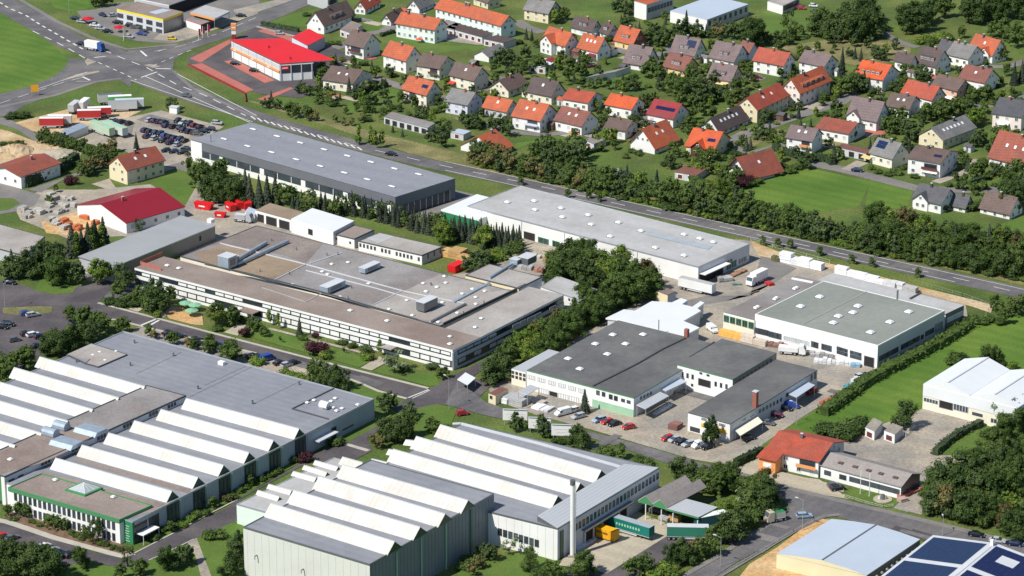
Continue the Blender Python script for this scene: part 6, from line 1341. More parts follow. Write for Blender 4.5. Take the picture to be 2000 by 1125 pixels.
TT(A2,'dark',5.5, 250,795, 350,800, 290,790); TT(A2,'conifer',7, 300,760); TT(A2,'broad',7.5, 430,850, 480,865, 560,880); TT(A2,'rust',6, 620,890, 590,870); TT(A2,'broad',5.5, 540,700, 580,700, 660,750, 720,770, 640,700); TT(A2,'dark',5.5, 780,780, 900,730, 945,700)
TT(A2,'conifer',9, 870,690); TT(A2,'rust',4.5, 770,900, 830,920, 890,920, 960,900); TT(A2,'broad',4, 990,850, 1050,830, 930,820, 850,840); TT(A2,'column',9.5, 940,1060, 1060,1090, 1030,1060, 1110,1080); TT(A2,'darkbush',3.5, 980,480, 1070,520, 1190,560, 990,650, 1000,890)
TT(A2,'conifer',4.5, 1110,620, 1260,1000, 1190,970); TT(A2,'dark',5.5, 1150,790, 1370,870, 1430,880); TT(A2,'lightbush',3.5, 1500,830, 1340,870, 820,450); TT(A2,'dark',7.5, 1530,1010, 1590,1000, 1480,1040, 1560,1080, 1740,940, 1800,940); TT(A2,'conifer',7.5, 900,170); TT(A2,'bush',3, 1070,530, 560,120, 740,330, 790,330)
TT(A3,'dark',9.5, 300,475, 360,480); TT(A3,'broad',8, 470,545, 420,520, 540,525, 250,540, 590,520); TT(A3,'light',8, 700,175, 660,160); TT(A3,'dark',8.5, 1200,110, 1150,90, 1250,100); TT(A3,'conifer',6.5, 480,290, 520,300); TT(A3,'broad',7.5, 740,470, 800,520, 860,560, 900,480, 690,130, 760,150, 780,600)
TT(A3,'conifer',6, 830,610, 680,570, 650,560); TT(A3,'bush',3.5, 1100,300, 1060,300, 430,320); TT(A3,'dark',8.5, 1370,330, 1440,340, 1500,310, 1550,300, 1420,280); TT(A3,'conifer',14, 1650,265); TT(A3,'dark',10, 1720,275, 1600,270); TT(A3,'broad',8, 1420,570, 1450,590, 1350,570, 1390,520)
TT(A3,'broad',14, 1620,750, wd=1.15); TT(A3,'broad',10.5, 1550,700, 1700,730, 1680,620); TT(A3,'dark',9, 1790,700, 1740,800, 1840,750, 1850,640); TT(A3,'broad',5.5, 950,650, 1010,640, 1080,655, 1150,660, 1220,640, 890,640); TT(A3,'rust',5.5, 1320,850, 1300,830); TT(A3,'bush',4.5, 1030,890, 1270,880)
TT(A3,'broad',7, 1700,880, 1760,850, 1840,880); TT(A3,'light',8, 1065,1060, 1100,1050); TT(A3,'dark',6.5, 60,940, 110,950, 20,900); TT(A3,'dark',8.5, 280,960, 340,1000, 240,960); TT(A3,'dark',7.5, 150,1130, 200,1140, 90,1130)
TT(A4,'rust',9, 320,400, 260,390); TT(A4,'dark',10, 420,410, 500,420, 560,440); TT(A4,'dark',18, 640,490, wd=.85); TT(A4,'dark',14, 700,470, 580,440, wd=.85); TT(A4,'dark',8, 780,480, 860,485, 900,470); TT(A4,'sparse',17, 1040,430, wd=.8)
TT(A4,'dark',14, 1330,390, 1400,410, 1480,400); TT(A4,'dark',17, 1560,420, 1650,430, 1760,430, 1850,400, 1700,330, 1600,320); TT(A4,'broad',12, 1280,380, 1350,300); TT(A4,'spruce',17, 1575,840, wd=.8); TT(A4,'broad',10, 1640,1000, 1600,990, 1690,960); TT(A4,'dark',10, 1760,970, 1740,900)
TT(A4,'lightbush',4, 1560,870, 1540,860); TT(A4,'bush',3, 680,910, 220,950, 600,740, 640,700); TT(A4,'broad',7, 450,960, 550,950, 350,1020, 250,1060, 480,1060, 380,1090); TT(A4,'dark',10, 100,1010, 40,960, 150,1080, 20,1060); TT(A4,'lightbush',3.5, 560,700, 620,680)
TT(A5,'dark',16, 40,400, 130,400, 220,400, 300,330, 90,320, 180,300, 260,240); TT(A5,'dark',15, 640,340, 720,350, 800,330, 860,250, 700,260); TT(A5,'broad',11, 1000,190, 1080,180, 940,120); TT(A5,'dark',15, 1290,240, 1400,250, 1500,220, 1600,210, 1700,200, 1830,190, 1350,150, 1560,130, 1780,110)
TT(A5,'broad',9, 1550,390, 1620,410, 1700,440, 1760,500, 1850,480, 1660,350, 1800,400); TT(A5,'lightbush',5, 780,460, 900,450, 960,430, 1030,400, 1090,420, 850,430); TT(A5,'dark',8, 800,850, 860,860, 770,830); TT(A5,'conifer',11, 200,960); TT(A5,'dark',7, 330,620, 400,640, 300,610); TT(A5,'broad',8.5, 1340,1090, 1430,1080, 1290,1060, 1480,1060)
TT(A5,'conifer',12, 1770,890, 1850,870); TT(A5,'broad',7, 1700,800, 1620,560, 1640,640, 1220,400); TT(A5,'broad',6, 620,780, 700,790, 600,850, 640,900)
TT(A6,'column',7, 915,500, 890,500); TT(A6,'conifer',8, 575,510); TT(A6,'conifer',6, 620,480); TT(A6,'broad',6.5, 60,600, 130,640, 200,600, 250,620, 120,700, 180,760); TT(A6,'light',6, 30,720, 80,760, 270,760); TT(A6,'broad',7, 320,850, 390,900, 450,860, 420,930, 360,800); TT(A6,'purple',6, 520,900, 560,850); TT(A6,'darkbush',3.5, 660,840, 720,800, 640,880, 700,850, 470,560, 1390,140)
TT(A6,'bush',4, 960,690, 1040,740, 1100,700, 900,760); TT(A6,'dark',7, 1140,660, 1190,700, 1220,640, 1100,600); TT(A6,'conifer',9, 1490,620); TT(A6,'broad',5, 1560,600, 1460,640, 1540,560, 820,180, 880,180, 760,190); TT(A6,'conifer',5, 1250,260, 1070,500, 1110,500, 1210,560); TT(A6,'bush',4, 1530,140)
TT(A6,'broad',13, 1030,1330, wd=1.1); TT(A6,'broad',10, 960,1340, 1110,1340)
TT(A7,'broad',9, 430,330, 520,345, 600,320, 480,250, 600,230); TT(A7,'dark',9.5, 690,400, 740,410, 650,390); TT(A7,'broad',9, 860,200, 940,190, 1060,180, 1120,160, 1000,130, 1180,120); TT(A7,'light',9, 1340,270, 1390,240); TT(A7,'broad',7, 1400,200, 1450,120, 1280,60); TT(A7,'dark',7, 1430,420, 1380,440)
TT(A7,'broad',8, 1350,800, 1400,790, 1440,760); TT(A7,'broad',9, 1700,830, 1760,860, 1830,840, 1800,780); TT(A7,'dark',13, 1690,1010, 1750,1090, 1720,1150); TT(A7,'dark',10, 1860,1040, 1880,960); TT(A7,'bush',3, 510,730, 560,760, 280,700, 350,745, 450,770, 620,700, 1090,880, 1180,900, 1400,920, 1460,900, 1560,880, 730,790)
TT(A7,'broad',5, 1250,850, 1450,920, 1360,940); TT(A7,'purple',5, 880,1110); TT(A7,'darkbush',5, 1000,1130, 1340,1130, 1440,1110, 1280,1130)
belt([(915,318),(1000,340),(1080,357),(1160,374)], 13, (7,10), ['broad','dark','broad','rust'], 'in the highway tree belt, left part', 2, 12, 5, seed=3)
belt([(1040,318),(1090,325),(1130,330)], 5, (9,12), ['broad','dark'], 'on the highway tree belt hump', 2, 16, 5, seed=4)
belt([(1160,374),(1260,395),(1340,412),(1420,430),(1500,448)], 18, (7.5,10.5), ['broad','dark','broad'], 'in the highway tree belt, middle part', 2, 14, 5, seed=5)
for a_, n, sd in (([(930,322),(1160,377),(1500,451)], 40, 31), ([(1500,450),(1700,494),(2015,552)], 34, 32)): belt(a_, n, (2.5,4.5), ['bush','darkbush','lightbush'], 'at the foot of the highway belt', 1, 0, 5, seed=sd)
belt([(1210,368),(1330,392),(1440,410)], 9, (8,13), ['column','light','conifer','rust'], 'rising from the highway belt', 1, 0, 9, seed=33)
belt([(1720,470),(1850,495),(2000,515)], 9, (12,17), ['column','light','conifer','rust'], 'rising from the right edge wood', 1, 0, 9, seed=34)
belt([(1490,444),(1560,460),(1640,478),(1700,490)], 11, (7,10), ['broad','dark','dark'], 'in the belt below the meadow', 2, 13, 5, seed=6)
belt([(1700,490),(1780,508),(1860,522),(1940,535),(2015,548)], 15, (10,14), ['dark','broad','dark','broad'], 'in the dense right edge wood', 3, 20, 6, seed=7)
TT(q(0,0,1),'conifer',11, 1690,486, 1698,488); TT(q(0,0,1),'column',13, 1800,470, 1812,478)
belt([(1376,395),(1420,402),(1470,408)], 6, (5,7), ['broad','light','dark'], 'below the vivid orange roof', 2, 14, 6, seed=8)
TT(q(0,0,1),'broad',4.5, 1490,480, 1519,484, 1543,486, 1664,516, 1703,522, 1793,542, 1017,362, 1110,387, 1150,388, 1170,394, 1600,500)
# around the works
TT(B2,'conifer',14, 530,190, 650,170, 700,150, 760,130, wd=1.35); TT(B2,'column',13, 560,200, 680,170, 740,150); TT(B2,'conifer',11.5, 600,180, 90,330, wd=1.3); TT(B2,'dark',13, 180,350, 260,330, 310,300, 400,300); TT(B2,'dark',10, 110,340, 60,350, 350,350); TT(B2,'broad',12.5, 440,400, 400,385, wd=1.1); TT(B2,'dark',10, 540,400, 580,390); TT(B2,'light',12, 715,400, wd=1.1); TT(B2,'broad',9, 780,380)
TT(B2,'dark',12, 920,430); TT(B2,'dark',12.5, 1150,600, 1110,560, wd=1.05); TT(B2,'broad',8, 1020,540, 860,510, 1080,600, 1250,540); TT(B2,'darkbush',4.5, 820,545, 900,560, 970,560, 930,520); TT(B2,'lightbush',3.5, 1010,530, 1160,630, 1660,640); TT(B2,'light',10.5, 1580,700, wd=1.15); TT(B2,'broad',7.5, 1720,680); TT(B2,'bush',3, 1590,735, 1700,695, 1760,660, 1800,680)
TT(B2,'purple',4.5, 1790,778); TT(B2,'broad',6, 530,665, 510,650); TT(B2,'dark',9.5, 640,850, 600,830, 680,800); TT(B2,'broad',8.5, 760,760, 720,740, 600,720, 640,700); TT(B2,'broad',6.5, 920,745, 880,750); TT(B2,'dark',10, 430,930, 350,920, 500,900, 400,880, 540,860); TT(B2,'broad',8.5, 130,1030, 50,1060, 180,990, 10,1040, 210,1020, 90,1080, 30,1130)
TT(B2,'rust',5, 1130,800, 1380,870); TT(B2,'broad',5.5, 1090,780, 1250,840, 1510,910, 1560,900, 1290,840, 1420,880); TT(B2,'broad',9.5, 1700,970, 1680,950)
TT(B5,'broad',8, 200,325); TT(B5,'broad',6.5, 390,385, 350,370); TT(B5,'broad',5, 430,410); TT(B5,'column',7, 470,320, 535,345, 1280,540); TT(B5,'spruce',8, 695,400); TT(B5,'bush',3.2, 720,430, 1000,460, 1080,485, 90,355); TT(B5,'purple',7, 812,535); TT(B5,'purple',3.5, 810,410); TT(B5,'lightbush',4.2, 885,560, 1200,570); TT(B5,'darkbush',4, 1180,520, 1465,650, 1650,640)
TT(B5,'pale',9.5, 1390,670, wd=1.1); TT(B5,'broad',5, 1720,720, 1760,710); TT(B5,'broad',8, 200,585, 40,520); TT(B5,'lightbush',4.5, 640,715, 700,725, 600,700, 760,740, 380,610); TT(B5,'dark',10, 960,785, 900,770, 1000,790); TT(B5,'broad',9, 850,745, 800,730); TT(B5,'dark',8, 1310,960, 1350,950); TT(B5,'dark',7, 1500,1005); TT(B5,'dark',10, 1400,1190, 1330,1180, 1450,1150); TT(B5,'sparse',3, 560,450, 1025,530); TT(B5,'bush',3.5, 1680,1120, 1760,1090)
TT(B3,'dark',13, 100,180, 180,195, 250,190, 60,160); TT(B3,'conifer',15, 330,195, 400,205, 460,200, 520,190, 300,150); TT(B3,'broad',10, 560,190, 620,200)
belt([(566,411),(620,422),(690,422),(750,436),(820,455),(880,466)], 26, (7.5,10), ['spruce','conifer','spruce','sparse'], 'in the left conifer row', 2, 8, 3, seed=9)
belt([(880,468),(940,478),(1012,490)], 13, (8.5,11), ['spruce','conifer','spruce'], 'in the right conifer row', 2, 7, 3, seed=10)
TT(B3,'light',11.5, 1775,475); TT(B4,'light',11, 265,290, 555,320, 240,280); TT(B4,'dark',9.5, 450,490, 510,500, 540,450); TT(B4,'lightbush',4.5, 600,420, 660,410, 580,390, 640,370); TT(B4,'broad',6, 720,400, 790,390, 760,360, 820,350)
TT(B4,'broad',11, 1030,530, 1080,560, 1100,480, 1150,450, 1060,600); TT(B4,'dark',13, 1180,470, 1230,500, 1200,560, 1270,590, 1350,600, 1120,540); TT(B4,'broad',13.5, 1260,480, 1330,520, 1400,540, 1300,440); TT(B4,'light',13, 1450,560, 1530,520, 1480,600); TT(B4,'rust',13, 1720,600, 1690,650, 1760,640); TT(B4,'broad',14, 1590,570, 1650,650, 1750,690, 1620,730, 1530,710, 1470,760, 1560,640, 1680,720)
TT(B4,'broad',12, 1400,800, 1330,820, 1300,760, 1350,870, 1420,840, 1250,860); TT(B4,'broad',10.5, 1250,900, 1180,940, 1130,960, 1200,990, 1050,980, 1100,1020, 980,1010, 1010,1060); TT(B4,'rust',10, 1080,930, 950,1000); TT(B4,'light',10, 900,1050, 850,1110, 930,1110, 870,1160, 780,1100); TT(B4,'broad',9.5, 1040,1100, 960,1150, 1110,1080)
TT(B6,'dark',11, 50,545, 110,530, 10,565, 80,480); TT(B6,'broad',8.5, 230,350, 170,430, 290,310, 160,380, 330,280, 400,230); TT(B6,'dark',7.5, 215,900); TT(B6,'broad',4.5, 290,910); TT(B6,'dark',8.5, 400,950, wd=.9); TT(B6,'bush',3.5, 460,950, 560,985, 600,990, 530,1000); TT(B6,'dark',9.5, 700,1040, 660,1020); TT(B6,'bush',4, 840,1070, 890,1085); TT(B6,'broad',6, 985,1110); TT(B6,'bush',3.5, 1120,1135, 1190,1160)
TT(B6,'conifer',9.5, 720,775, wd=1.3); TT(B6,'dark',11.5, 1640,1005, wd=.85)
TT(C4,'dark',10, 1610,440, 1680,450); TT(C4,'broad',8, 1750,510, 1810,520, 1860,500, 1780,470, 1880,540)
TT(C6,'broad',10, 40,520, 100,510, 10,470, 90,460); TT(C6,'lightbush',4.5, 60,640, 120,620, 160,600, 30,690, 90,700, 150,690, 180,740, 210,760); TT(C6,'dark',11, 350,700, 310,670, 380,620, 340,580); TT(C6,'broad',12, 290,640, 260,700, 240,600); TT(C6,'rust',11, 310,560, 350,520); TT(C6,'dark',12, 110,880, 60,890, 150,830); TT(C6,'pale',7, 190,640); TT(C6,'broad',7, 260,770, 210,800, 180,700)
TT(C4,'broad',7.5, 1320,1130, 1360,1110, 1250,1140); TT(C4,'lightbush',5, 1410,1130, 1480,1100, 1540,1130); TT(C4,'dark',8, 1540,1060, 1590,1050, 1660,1030, 1620,1000); TT(C4,'rust',6.5, 1730,960, 1700,1000, 1790,960); TT(C4,'broad',7, 1760,1000, 1840,900, 1880,880, 1850,980)
TT(C4,'broad',9, 875,1140, 920,1120); TT(C4,'broad',9, 500,1090); TT(C4,'dark',6, 200,1010, 160,1000, 240,1020); TT(C4,'pale',6.5, 355,975); TT(C4,'rust',4.5, 110,1060, 150,1070); TT(C4,'bush',4, 30,1080, 60,1030, 560,1130); TT(C4,'broad',6, 640,1130, 700,1140)
TT(C1,'dark',12, 60,1130, 140,1120, 220,1130, 300,1150, 0,1100, 380,1170); TT(C1,'dark',10, 90,1040, 180,1060, 260,1080, 20,1010, 330,1080); TT(C1,'broad',8, 600,1070); TT(C1,'broad',5.5, 140,690, 190,700, 380,780, 430,790); TT(C1,'broad',4.5, 480,790, 350,760, 60,690, 620,850); TT(C1,'sparse',8.5, 680,885, 720,870); TT(C1,'bush',2.2, 560,840, 600,860, 240,740, 290,760, 520,820, 780,910, 830,930, 880,940, 740,900, 100,720)
TT(C1,'sparse',8.5, 935,1060); TT(C1,'dark',9.5, 1230,1085); TT(C1,'dark',7.5, 1320,1060, 1370,1050); TT(C1,'broad',6, 890,1150, 1000,1130, 1040,1120); TT(C1,'bush',4.5, 1530,850, 1590,850); TT(C1,'dark',9, 1690,1130, 1730,1050, 1740,960); TT(C1,'bush',3, 1230,760, 1280,790, 1180,800, 1130,860, 1440,700, 1500,680, 1700,560, 1750,520); TT(C1,'lightbush',3, 1330,770, 1390,730, 1420,690); TT(C1,'broad',4.5, 1250,810, 1560,630, 1830,470); TT(C1,'rust',3, 1650,590, 1690,580)
TT(C3,'darkbush',4, 480,260, 440,290); TT(C3,'purple',5, 530,290); TT(C3,'bush',3, 100,490, 150,460, 220,430, 280,400, 340,370); TT(C3,'bush',4.5, 770,170); TT(C3,'rust',5.5, 1090,195, 1050,190); TT(C3,'dark',10.5, 1180,140, 1250,150, 1290,110); TT(C3,'broad',6, 1500,90, 1470,70); TT(C3,'rust',5, 1810,1080, 1770,1130)
TT(C3,'dark',9, 10,1000, 40,1080, 20,900) if False else None
TT(C8,'dark',12, 620,520, 700,500, 800,560, 880,600, 940,620, 990,600); TT(C8,'rust',12, 735,560); TT(C8,'dark',14, 680,380, 800,400, 900,400, 1000,430, 1100,400, 760,300, 880,280, 1000,300, 1240,300, 1120,250, 1240,180); TT(C8,'broad',12, 1180,400, 1300,330, 1400,360, 1450,250, 1360,200, 1250,120, 1120,140, 1000,180, 1420,120, 1480,60)
TT(C8,'broad',9, 1060,640, 1110,560, 1150,500, 1200,560, 1250,610, 1030,520, 1180,620); TT(C8,'rust',9.5, 1290,680, 1340,640); TT(C8,'dark',11, 1420,760, 1480,760, 1500,680); TT(C8,'broad',9, 590,480, 640,300, 600,400); TT(C8,'light',7, 1380,480, 1300,480)
TT(C7,'pale',10, 1690,850); TT(C7,'broad',11, 1770,860, 1840,820, 1800,960, 1870,920, 1720,960, 1700,1020, 1640,1060, 1560,1110, 1620,1125); TT(C7,'dark',11, 760,880, wd=1.05); TT(C7,'darkbush',5.5, 350,930, 430,900, 300,950, 250,990, 150,960, 60,930, 100,900, 200,930, 10,910, 380,860, 320,880); TT(C7,'bush',5, 1270,250, 1230,290); TT(C7,'broad',9.5, 1560,340, 1620,330, 1510,320); TT(C7,'lightbush',4, 1770,330)
TT(B8,'broad',7, 1690,440, 1740,500, 1820,440, 1860,400, 1780,420, 1660,400); TT(B8,'bush',4, 1480,490, 1560,500, 1620,480, 1700,500, 1500,470); TT(B8,'rust',5, 1750,450, 1800,380)
hedge([(1608,812),(1646,783),(1688,752),(1742,722),(1797,695),(1846,668),(1892,638)], 4.6, 2.5, 'long clipped hedge between the green-roofed hall and the bright green field', 'leaf', 9, ls=.4)
hedge([(1436,912),(1460,900),(1488,886)], 2.5, 2.4, 'short dark hedge at the roadside left of the guest house', 'leaf_dark'); hedge([(1826,890),(1850,868),(1877,850),(1916,832)], 2.6, 2.2, 'low curved hedge at the edge of the twin-gabled hall yard', 'leaf_dark')
hedge([(48,366),(80,352),(115,336),(150,318)], 4, 4.2, 'thick hedge beside the long rust-roofed workshop', 'leaf_dark', 8, ls=.4)
hedge(A2(235,185, 330,205, 500,235), 2, 1.8, 'clipped hedge around the garden left of the pointed white gable', 'leaf_dark'); hedge(A2(920,720, 1000,680, 1150,635), 1.8, 1.7, 'clipped hedge along the lawn right of the wide dark-roofed house', 'leaf_dark'); hedge(A8(740,750, 850,705, 950,685), 1.8, 1.6, 'dark clipped hedge strip in the garden behind the tree belt', 'leaf_dark')
hedge(A2(1100,270, 1200,240), 1.6, 1.6, 'hedge left of the pale green-white apartment house', 'leaf_dark'); hedge(A7(1300,870, 1480,800, 1640,730), 2, 1.8, 'hedge before the rust roof with white skylights', 'leaf_dark'); hedge(A6(0,830, 150,890, 300,910), 3, 2.6, 'loose hedge on the lower side of the vivid orange roof garden', 'leaf'); hedge(A6(860,500, 1100,580, 1420,620, 1480,660), 2.6, 2.6, 'dark hedge along the street right of the rust-red chalet', 'leaf_dark')
rng = random.Random(77)
vill = [(560,190),(660,120),(900,150),(1180,40),(1330,40),(1480,110),(1560,60),(1990,130),(2010,330),(1900,400),(1760,300),(1560,300),(1440,360),(1300,330),(1180,300),(1040,260),(900,250),(700,230)]
def inside(x, y, pl):
    r = False; j = len(pl)-1
    for i in range(len(pl)):
        if (pl[i][1] > y) != (pl[j][1] > y) and x < (pl[j][0]-pl[i][0])*(y-pl[i][1])/(pl[j][1]-pl[i][1])+pl[i][0]: r = not r
        j = i
    return r
n_ = 0
while n_ < 430:
    x, y = rng.uniform(560, 2000), rng.uniform(30, 400)
    if not inside(x, y, vill) or (1450 < x < 1800 and 325 < y < 430): continue
    if any(abs(x-mx) < 26 and -16 < y-my < 26 for mx, my, _ in NAMES): continue
    if any(abs(x-t_[0]) < 7 and abs(y-t_[1]) < 4 for t_ in TREES): continue
    k = rng.choice(['bush', 'darkbush', 'lightbush', 'darkbush', 'broad', 'broad', 'dark', 'broad', 'dark', 'light', 'conifer']); tree(x, y, rng.uniform(2, 3.6) if 'bush' in k else rng.uniform(4, 7.5), k); n_ += 1
for k_ in range(46):
    mx, my, mn = rng.choice([q_ for q_ in NAMES[:62]]); x, y = mx+rng.uniform(-30, 34), my+rng.uniform(18, 32)
    if y < 20 or (1450 < x < 1800 and 325 < y < 430): continue
    a_ = rng.uniform(4, 9); b_ = rng.uniform(3, 6); c = P(x, y); d1 = Vector((.78, -.62, 0))*a_/2; d2 = Vector((.62, .78, 0))*b_/2; z = Z*lz(3); b = MB(); b.face([c-d1-d2+z, c+d1-d2+z, c+d1+d2+z, c-d1+d2+z], rng.choice(['concrete', 'slabs', 'asphalt_old', 'red_paving', 'dry_grass'])); b.build('garden_patio', kind='structure')
us = set()
for k_ in range(26):
    mx, my, mn = rng.choice([q_ for q_ in NAMES[:62] if len(q_[2].split()) <= 8 and q_[2] not in us]); us.add(mn); x, y = mx+rng.choice([-34, 36])+rng.uniform(-4, 4), my+rng.uniform(12, 24)
    if y < 20 or (1450 < x < 1800 and 325 < y < 430): continue
    w_, d_s, h_s = rng.uniform(2.4, 4), rng.uniform(2.4, 3.4), rng.uniform(2, 2.5); side = 'left' if x < mx else 'right'
    o = thing('garden_shed', f'little garden shed just {side} of the {mn}', 'shed', P(x, y), math.radians(-38), 'garden sheds'); b = MB(); b.obox(Vector((-w_/2, -d_s/2, 0)), Vector((w_, 0, 0)), Vector((0, d_s, 0)), Z*h_s, rng.choice(['brown_wood', 'white', 'light_grey', 'pale_cream'])); obj('wall', b.mesh('wall'), o)
    b = MB(); rm_ = 'tile_'+rng.choice(['brown', 'grey', 'red_brown', 'orange', 'dark_grey'])
    for s in (-1, 1): q4 = [Vector((-w_/2-.2, s*(d_s/2+.25), h_s-.1)), Vector((w_/2+.2, s*(d_s/2+.25), h_s-.1)), Vector((w_/2+.2, 0, h_s+.8)), Vector((-w_/2-.2, 0, h_s+.8))]; b.hexa(q4, [v+Z*.1 for v in q4], rm_)
    obj('roof', b.mesh('roof'), o); b = MB(); b.obox(Vector((-.4, -d_s/2-.04, .1)), Vector((.8, 0, 0)), Vector((0, .04, 0)), Z*1.8, 'metal_dark'); obj('door', b.mesh('door'), o)
# ================================================================ vehicles
rng = random.Random(11)
ordn = ['first', 'second', 'third', 'fourth', 'fifth', 'sixth', 'seventh', 'eighth', 'ninth', 'tenth', 'eleventh', 'twelfth', 'thirteenth', 'fourteenth', 'fifteenth']
def row(a, b, n, deg, where, cols, kinds=('saloon', 'estate', 'hatch')):
    for k in range(n):
        t_ = k/max(n-1, 1); c = cols[k % len(cols)]; kd = kinds[(k*7+len(where)) % len(kinds)]
        car(a[0]+(b[0]-a[0])*t_, a[1]+(b[1]-a[1])*t_, deg+rng.uniform(-3, 3)+(180 if rng.random() < .3 else 0), c, kd, f'{c} {kd} car, {ordn[k]} from left {where}', 'cars in the staff car park')
def rw(q_, x0, y0, x1, y1, n, deg, where, cols):
    n = max(2, round(n*.66)); a, b = q_(x0, y0)[0], q_(x1, y1)[0]; row(a, b, n, deg, where, cols)
rw(A1,1095,890, 1200,908, 6, 62, 'in the topmost row of the beige car park', ['silver','navy','black','black','navy','black']); rw(A1,1215,930, 1322,948, 5, 62, 'in the second row of the beige car park', ['navy','black','black','grey','black'])
rw(A1,1335,965, 1425,980, 5, 62, 'in the lower right row of the beige car park', ['black','navy','black','navy','silver']); rw(A1,1300,897, 1462,940, 8, 62, 'in the upper right row of the beige car park', ['black','silver','black','wine','black','navy','white','black'])
rw(A1,1445,990, 1535,958, 4, -10, 'beside the blue-grey hall corner', ['grey','black','navy','black']); rw(A1,1060,965, 1350,1042, 14, 62, 'in the longest row of the beige car park', ['navy','black','navy','black','blue','black','navy','navy','black','wine','black','wine','black','navy'])
rw(A1,1075,1010, 1300,1070, 8, 62, 'in the row just below the longest one', ['navy','silver','black','navy','lightblue','navy','black','grey']); rw(A1,1215,1115, 1335,1128, 4, 20, 'in the bottom row near the cream house', ['black','navy','black','black']); rw(A1,830,892, 945,915, 5, 62, 'left of the beige car park gap', ['silver','navy','black','navy','black'])
car(365, 294, -20, 'black', 'saloon', 'black car tucked under the left wall of the blue-grey hall'); car(424, 243, -15, 'silver', 'estate', 'silver car alone on the grass edge above the blue-grey hall')
def cc(q_, x, y, deg, col, kind, lab, group=None): p = q_(x, y)[0]; car(p[0], p[1], deg, col, kind, lab, group)
for x, y, d, c, k, l in ((75,395,-20,'black','estate','black estate on the street below the big dark trees at left'), (15,720,-15,'black','saloon','black car at the left edge of the dark car park'), (60,700,-15,'black','estate','black estate just right of the left-edge car'), (190,622,30,'blue','hatch','blue hatchback at the grass strip of the dark car park'), (240,632,30,'silver','estate','silver estate beside the blue hatchback'),
    (550,702,35,'black','hatch','lone black car under the bushes right of the dark car park'), (108,815,30,'grey','hatch','grey car lowest in the dark car park group'), (192,772,35,'black','hatch','black car left of the white estate'), (243,778,35,'white','estate','white estate in the middle of the dark car park group'), (292,792,35,'navy','hatch','navy car right of the white estate'), (272,862,35,'black','saloon','dark car half under the trees below the white estate'),
    (1235,765,35,'black','saloon','black car, leftmost in the street bays above the flat roof'), (1315,790,35,'navy','saloon','navy car, second in the street bays above the flat roof'), (1435,812,35,'black','saloon','black car right of the rust-coloured bush in the bays'), (1460,845,35,'black','estate','black estate lower in the street bays'), (1600,855,35,'blue','hatch','blue car in the bays before the big round tree'), (1625,885,35,'white','hatch','white car half hidden by the bay bushes'), (1850,935,35,'black','saloon','black car right of the big bay tree')):
    cc(B2, x, y, d, c, k, l, 'cars parked in bays')
for x, y, d, c, k, l in ((105,485,40,'navy','saloon','navy car left of the tree in the lower street bays'), (355,560,40,'black','estate','black estate left of the blue van'), (400,573,40,'black','saloon','black saloon touching the blue van'), (460,580,40,'blue','van','blue van in the street bays'), (548,608,40,'black','saloon','black saloon right of the blue van'), (600,625,40,'silver','hatch','silver hatchback above the light bushes'), (655,608,40,'black','hatch','black car, rightmost in the street bays')):
    cc(B5, x, y, d, c, k, l, 'cars parked in bays')
for x, y, d, c, k, l in ((25,850,40,'red','hatch','red car at the bottom left edge'), (85,862,40,'grey','saloon','grey car near the bottom left red one'), (330,925,50,'white','hatch','white hatchback below the green trimmed office'), (385,955,50,'silver','saloon','silver car below the green trimmed office'), (425,975,50,'navy','hatch','navy hatchback below the green trimmed office'), (468,990,50,'black','saloon','black saloon nearest the lone bush below the office'), (515,985,50,'black','hatch','black hatchback rightmost below the office')):
    cc(C1, x, y, d, c, k, l, 'cars before the green trimmed office')
for x, y, d, c, k, l in ((558,792,215,'white','van','white van in front of the dark-roofed works'), (632,770,215,'white','hatch','white car behind the pointed conifer at the works'), (675,815,215,'silver','estate','silver estate left of the small lawn'), (828,840,215,'lightblue','estate','light blue estate beside the red car'), (890,852,215,'red','saloon','red saloon between light blue and black cars'), (938,868,215,'black','saloon','black saloon at the small lawn'), (1040,893,205,'red','hatch','lone red hatchback in the middle of the yard'),
    (1325,975,215,'red','hatch','red hatchback, leftmost of the row before the showroom'), (1378,987,215,'silver','hatch','silver hatchback right of the red one before the showroom'), (1432,1002,215,'black','saloon','black saloon in the row before the showroom'), (1482,1018,215,'silver','estate','silver estate left of the white van'), (1562,1028,215,'white','van','white van before the showroom'), (1622,1038,215,'black','estate','black estate right of the white van under the dark tree')):
    cc(B6, x, y, d, c, k, l, 'cars in the works yard')
for x, y, d, c, k, l in ((762,750,30,'black','estate','black estate beside the cream awning'), (935,608,-25,'grey','saloon','dark grey saloon right of the cream awning'), (1012,535,-25,'wine','estate','wine-red estate along the showroom wall'), (1095,475,-25,'black','estate','black estate left of the blue pickup'), (1145,455,-15,'blue','van','blue van under the pale blue canopy'), (1830,175,35,'black','saloon','black car beside the long clipped hedge'), (1785,182,35,'silver','hatch','silver car touching the black one near the hedge')):
    cc(C5, x, y, d, c, k, l, 'cars in the works yard')
cc(B7, 342,742, -65, 'white','van','white van alone in the alley left of the green-roofed hall')
for x, y, d, c, k, l in ((640,700,10,'lightblue','estate','light blue estate driving out of the lower road junction'), (858,478,20,'grey','hatch','grey car before the white showroom'), (885,498,20,'black','estate','black estate before the white showroom')): cc(C6, x, y, d, c, k, l)
for x, y, d, c, k, l in ((1035,742,-18,'black','saloon','black saloon on the road above the solar panels, leftmost of three'), (1240,800,-18,'silver','saloon','silver saloon in the middle of three on the road above the solar panels'), (1412,832,-18,'navy','saloon','navy saloon on the road nearest the right edge')): cc(C8, x, y, d, c, k, l)
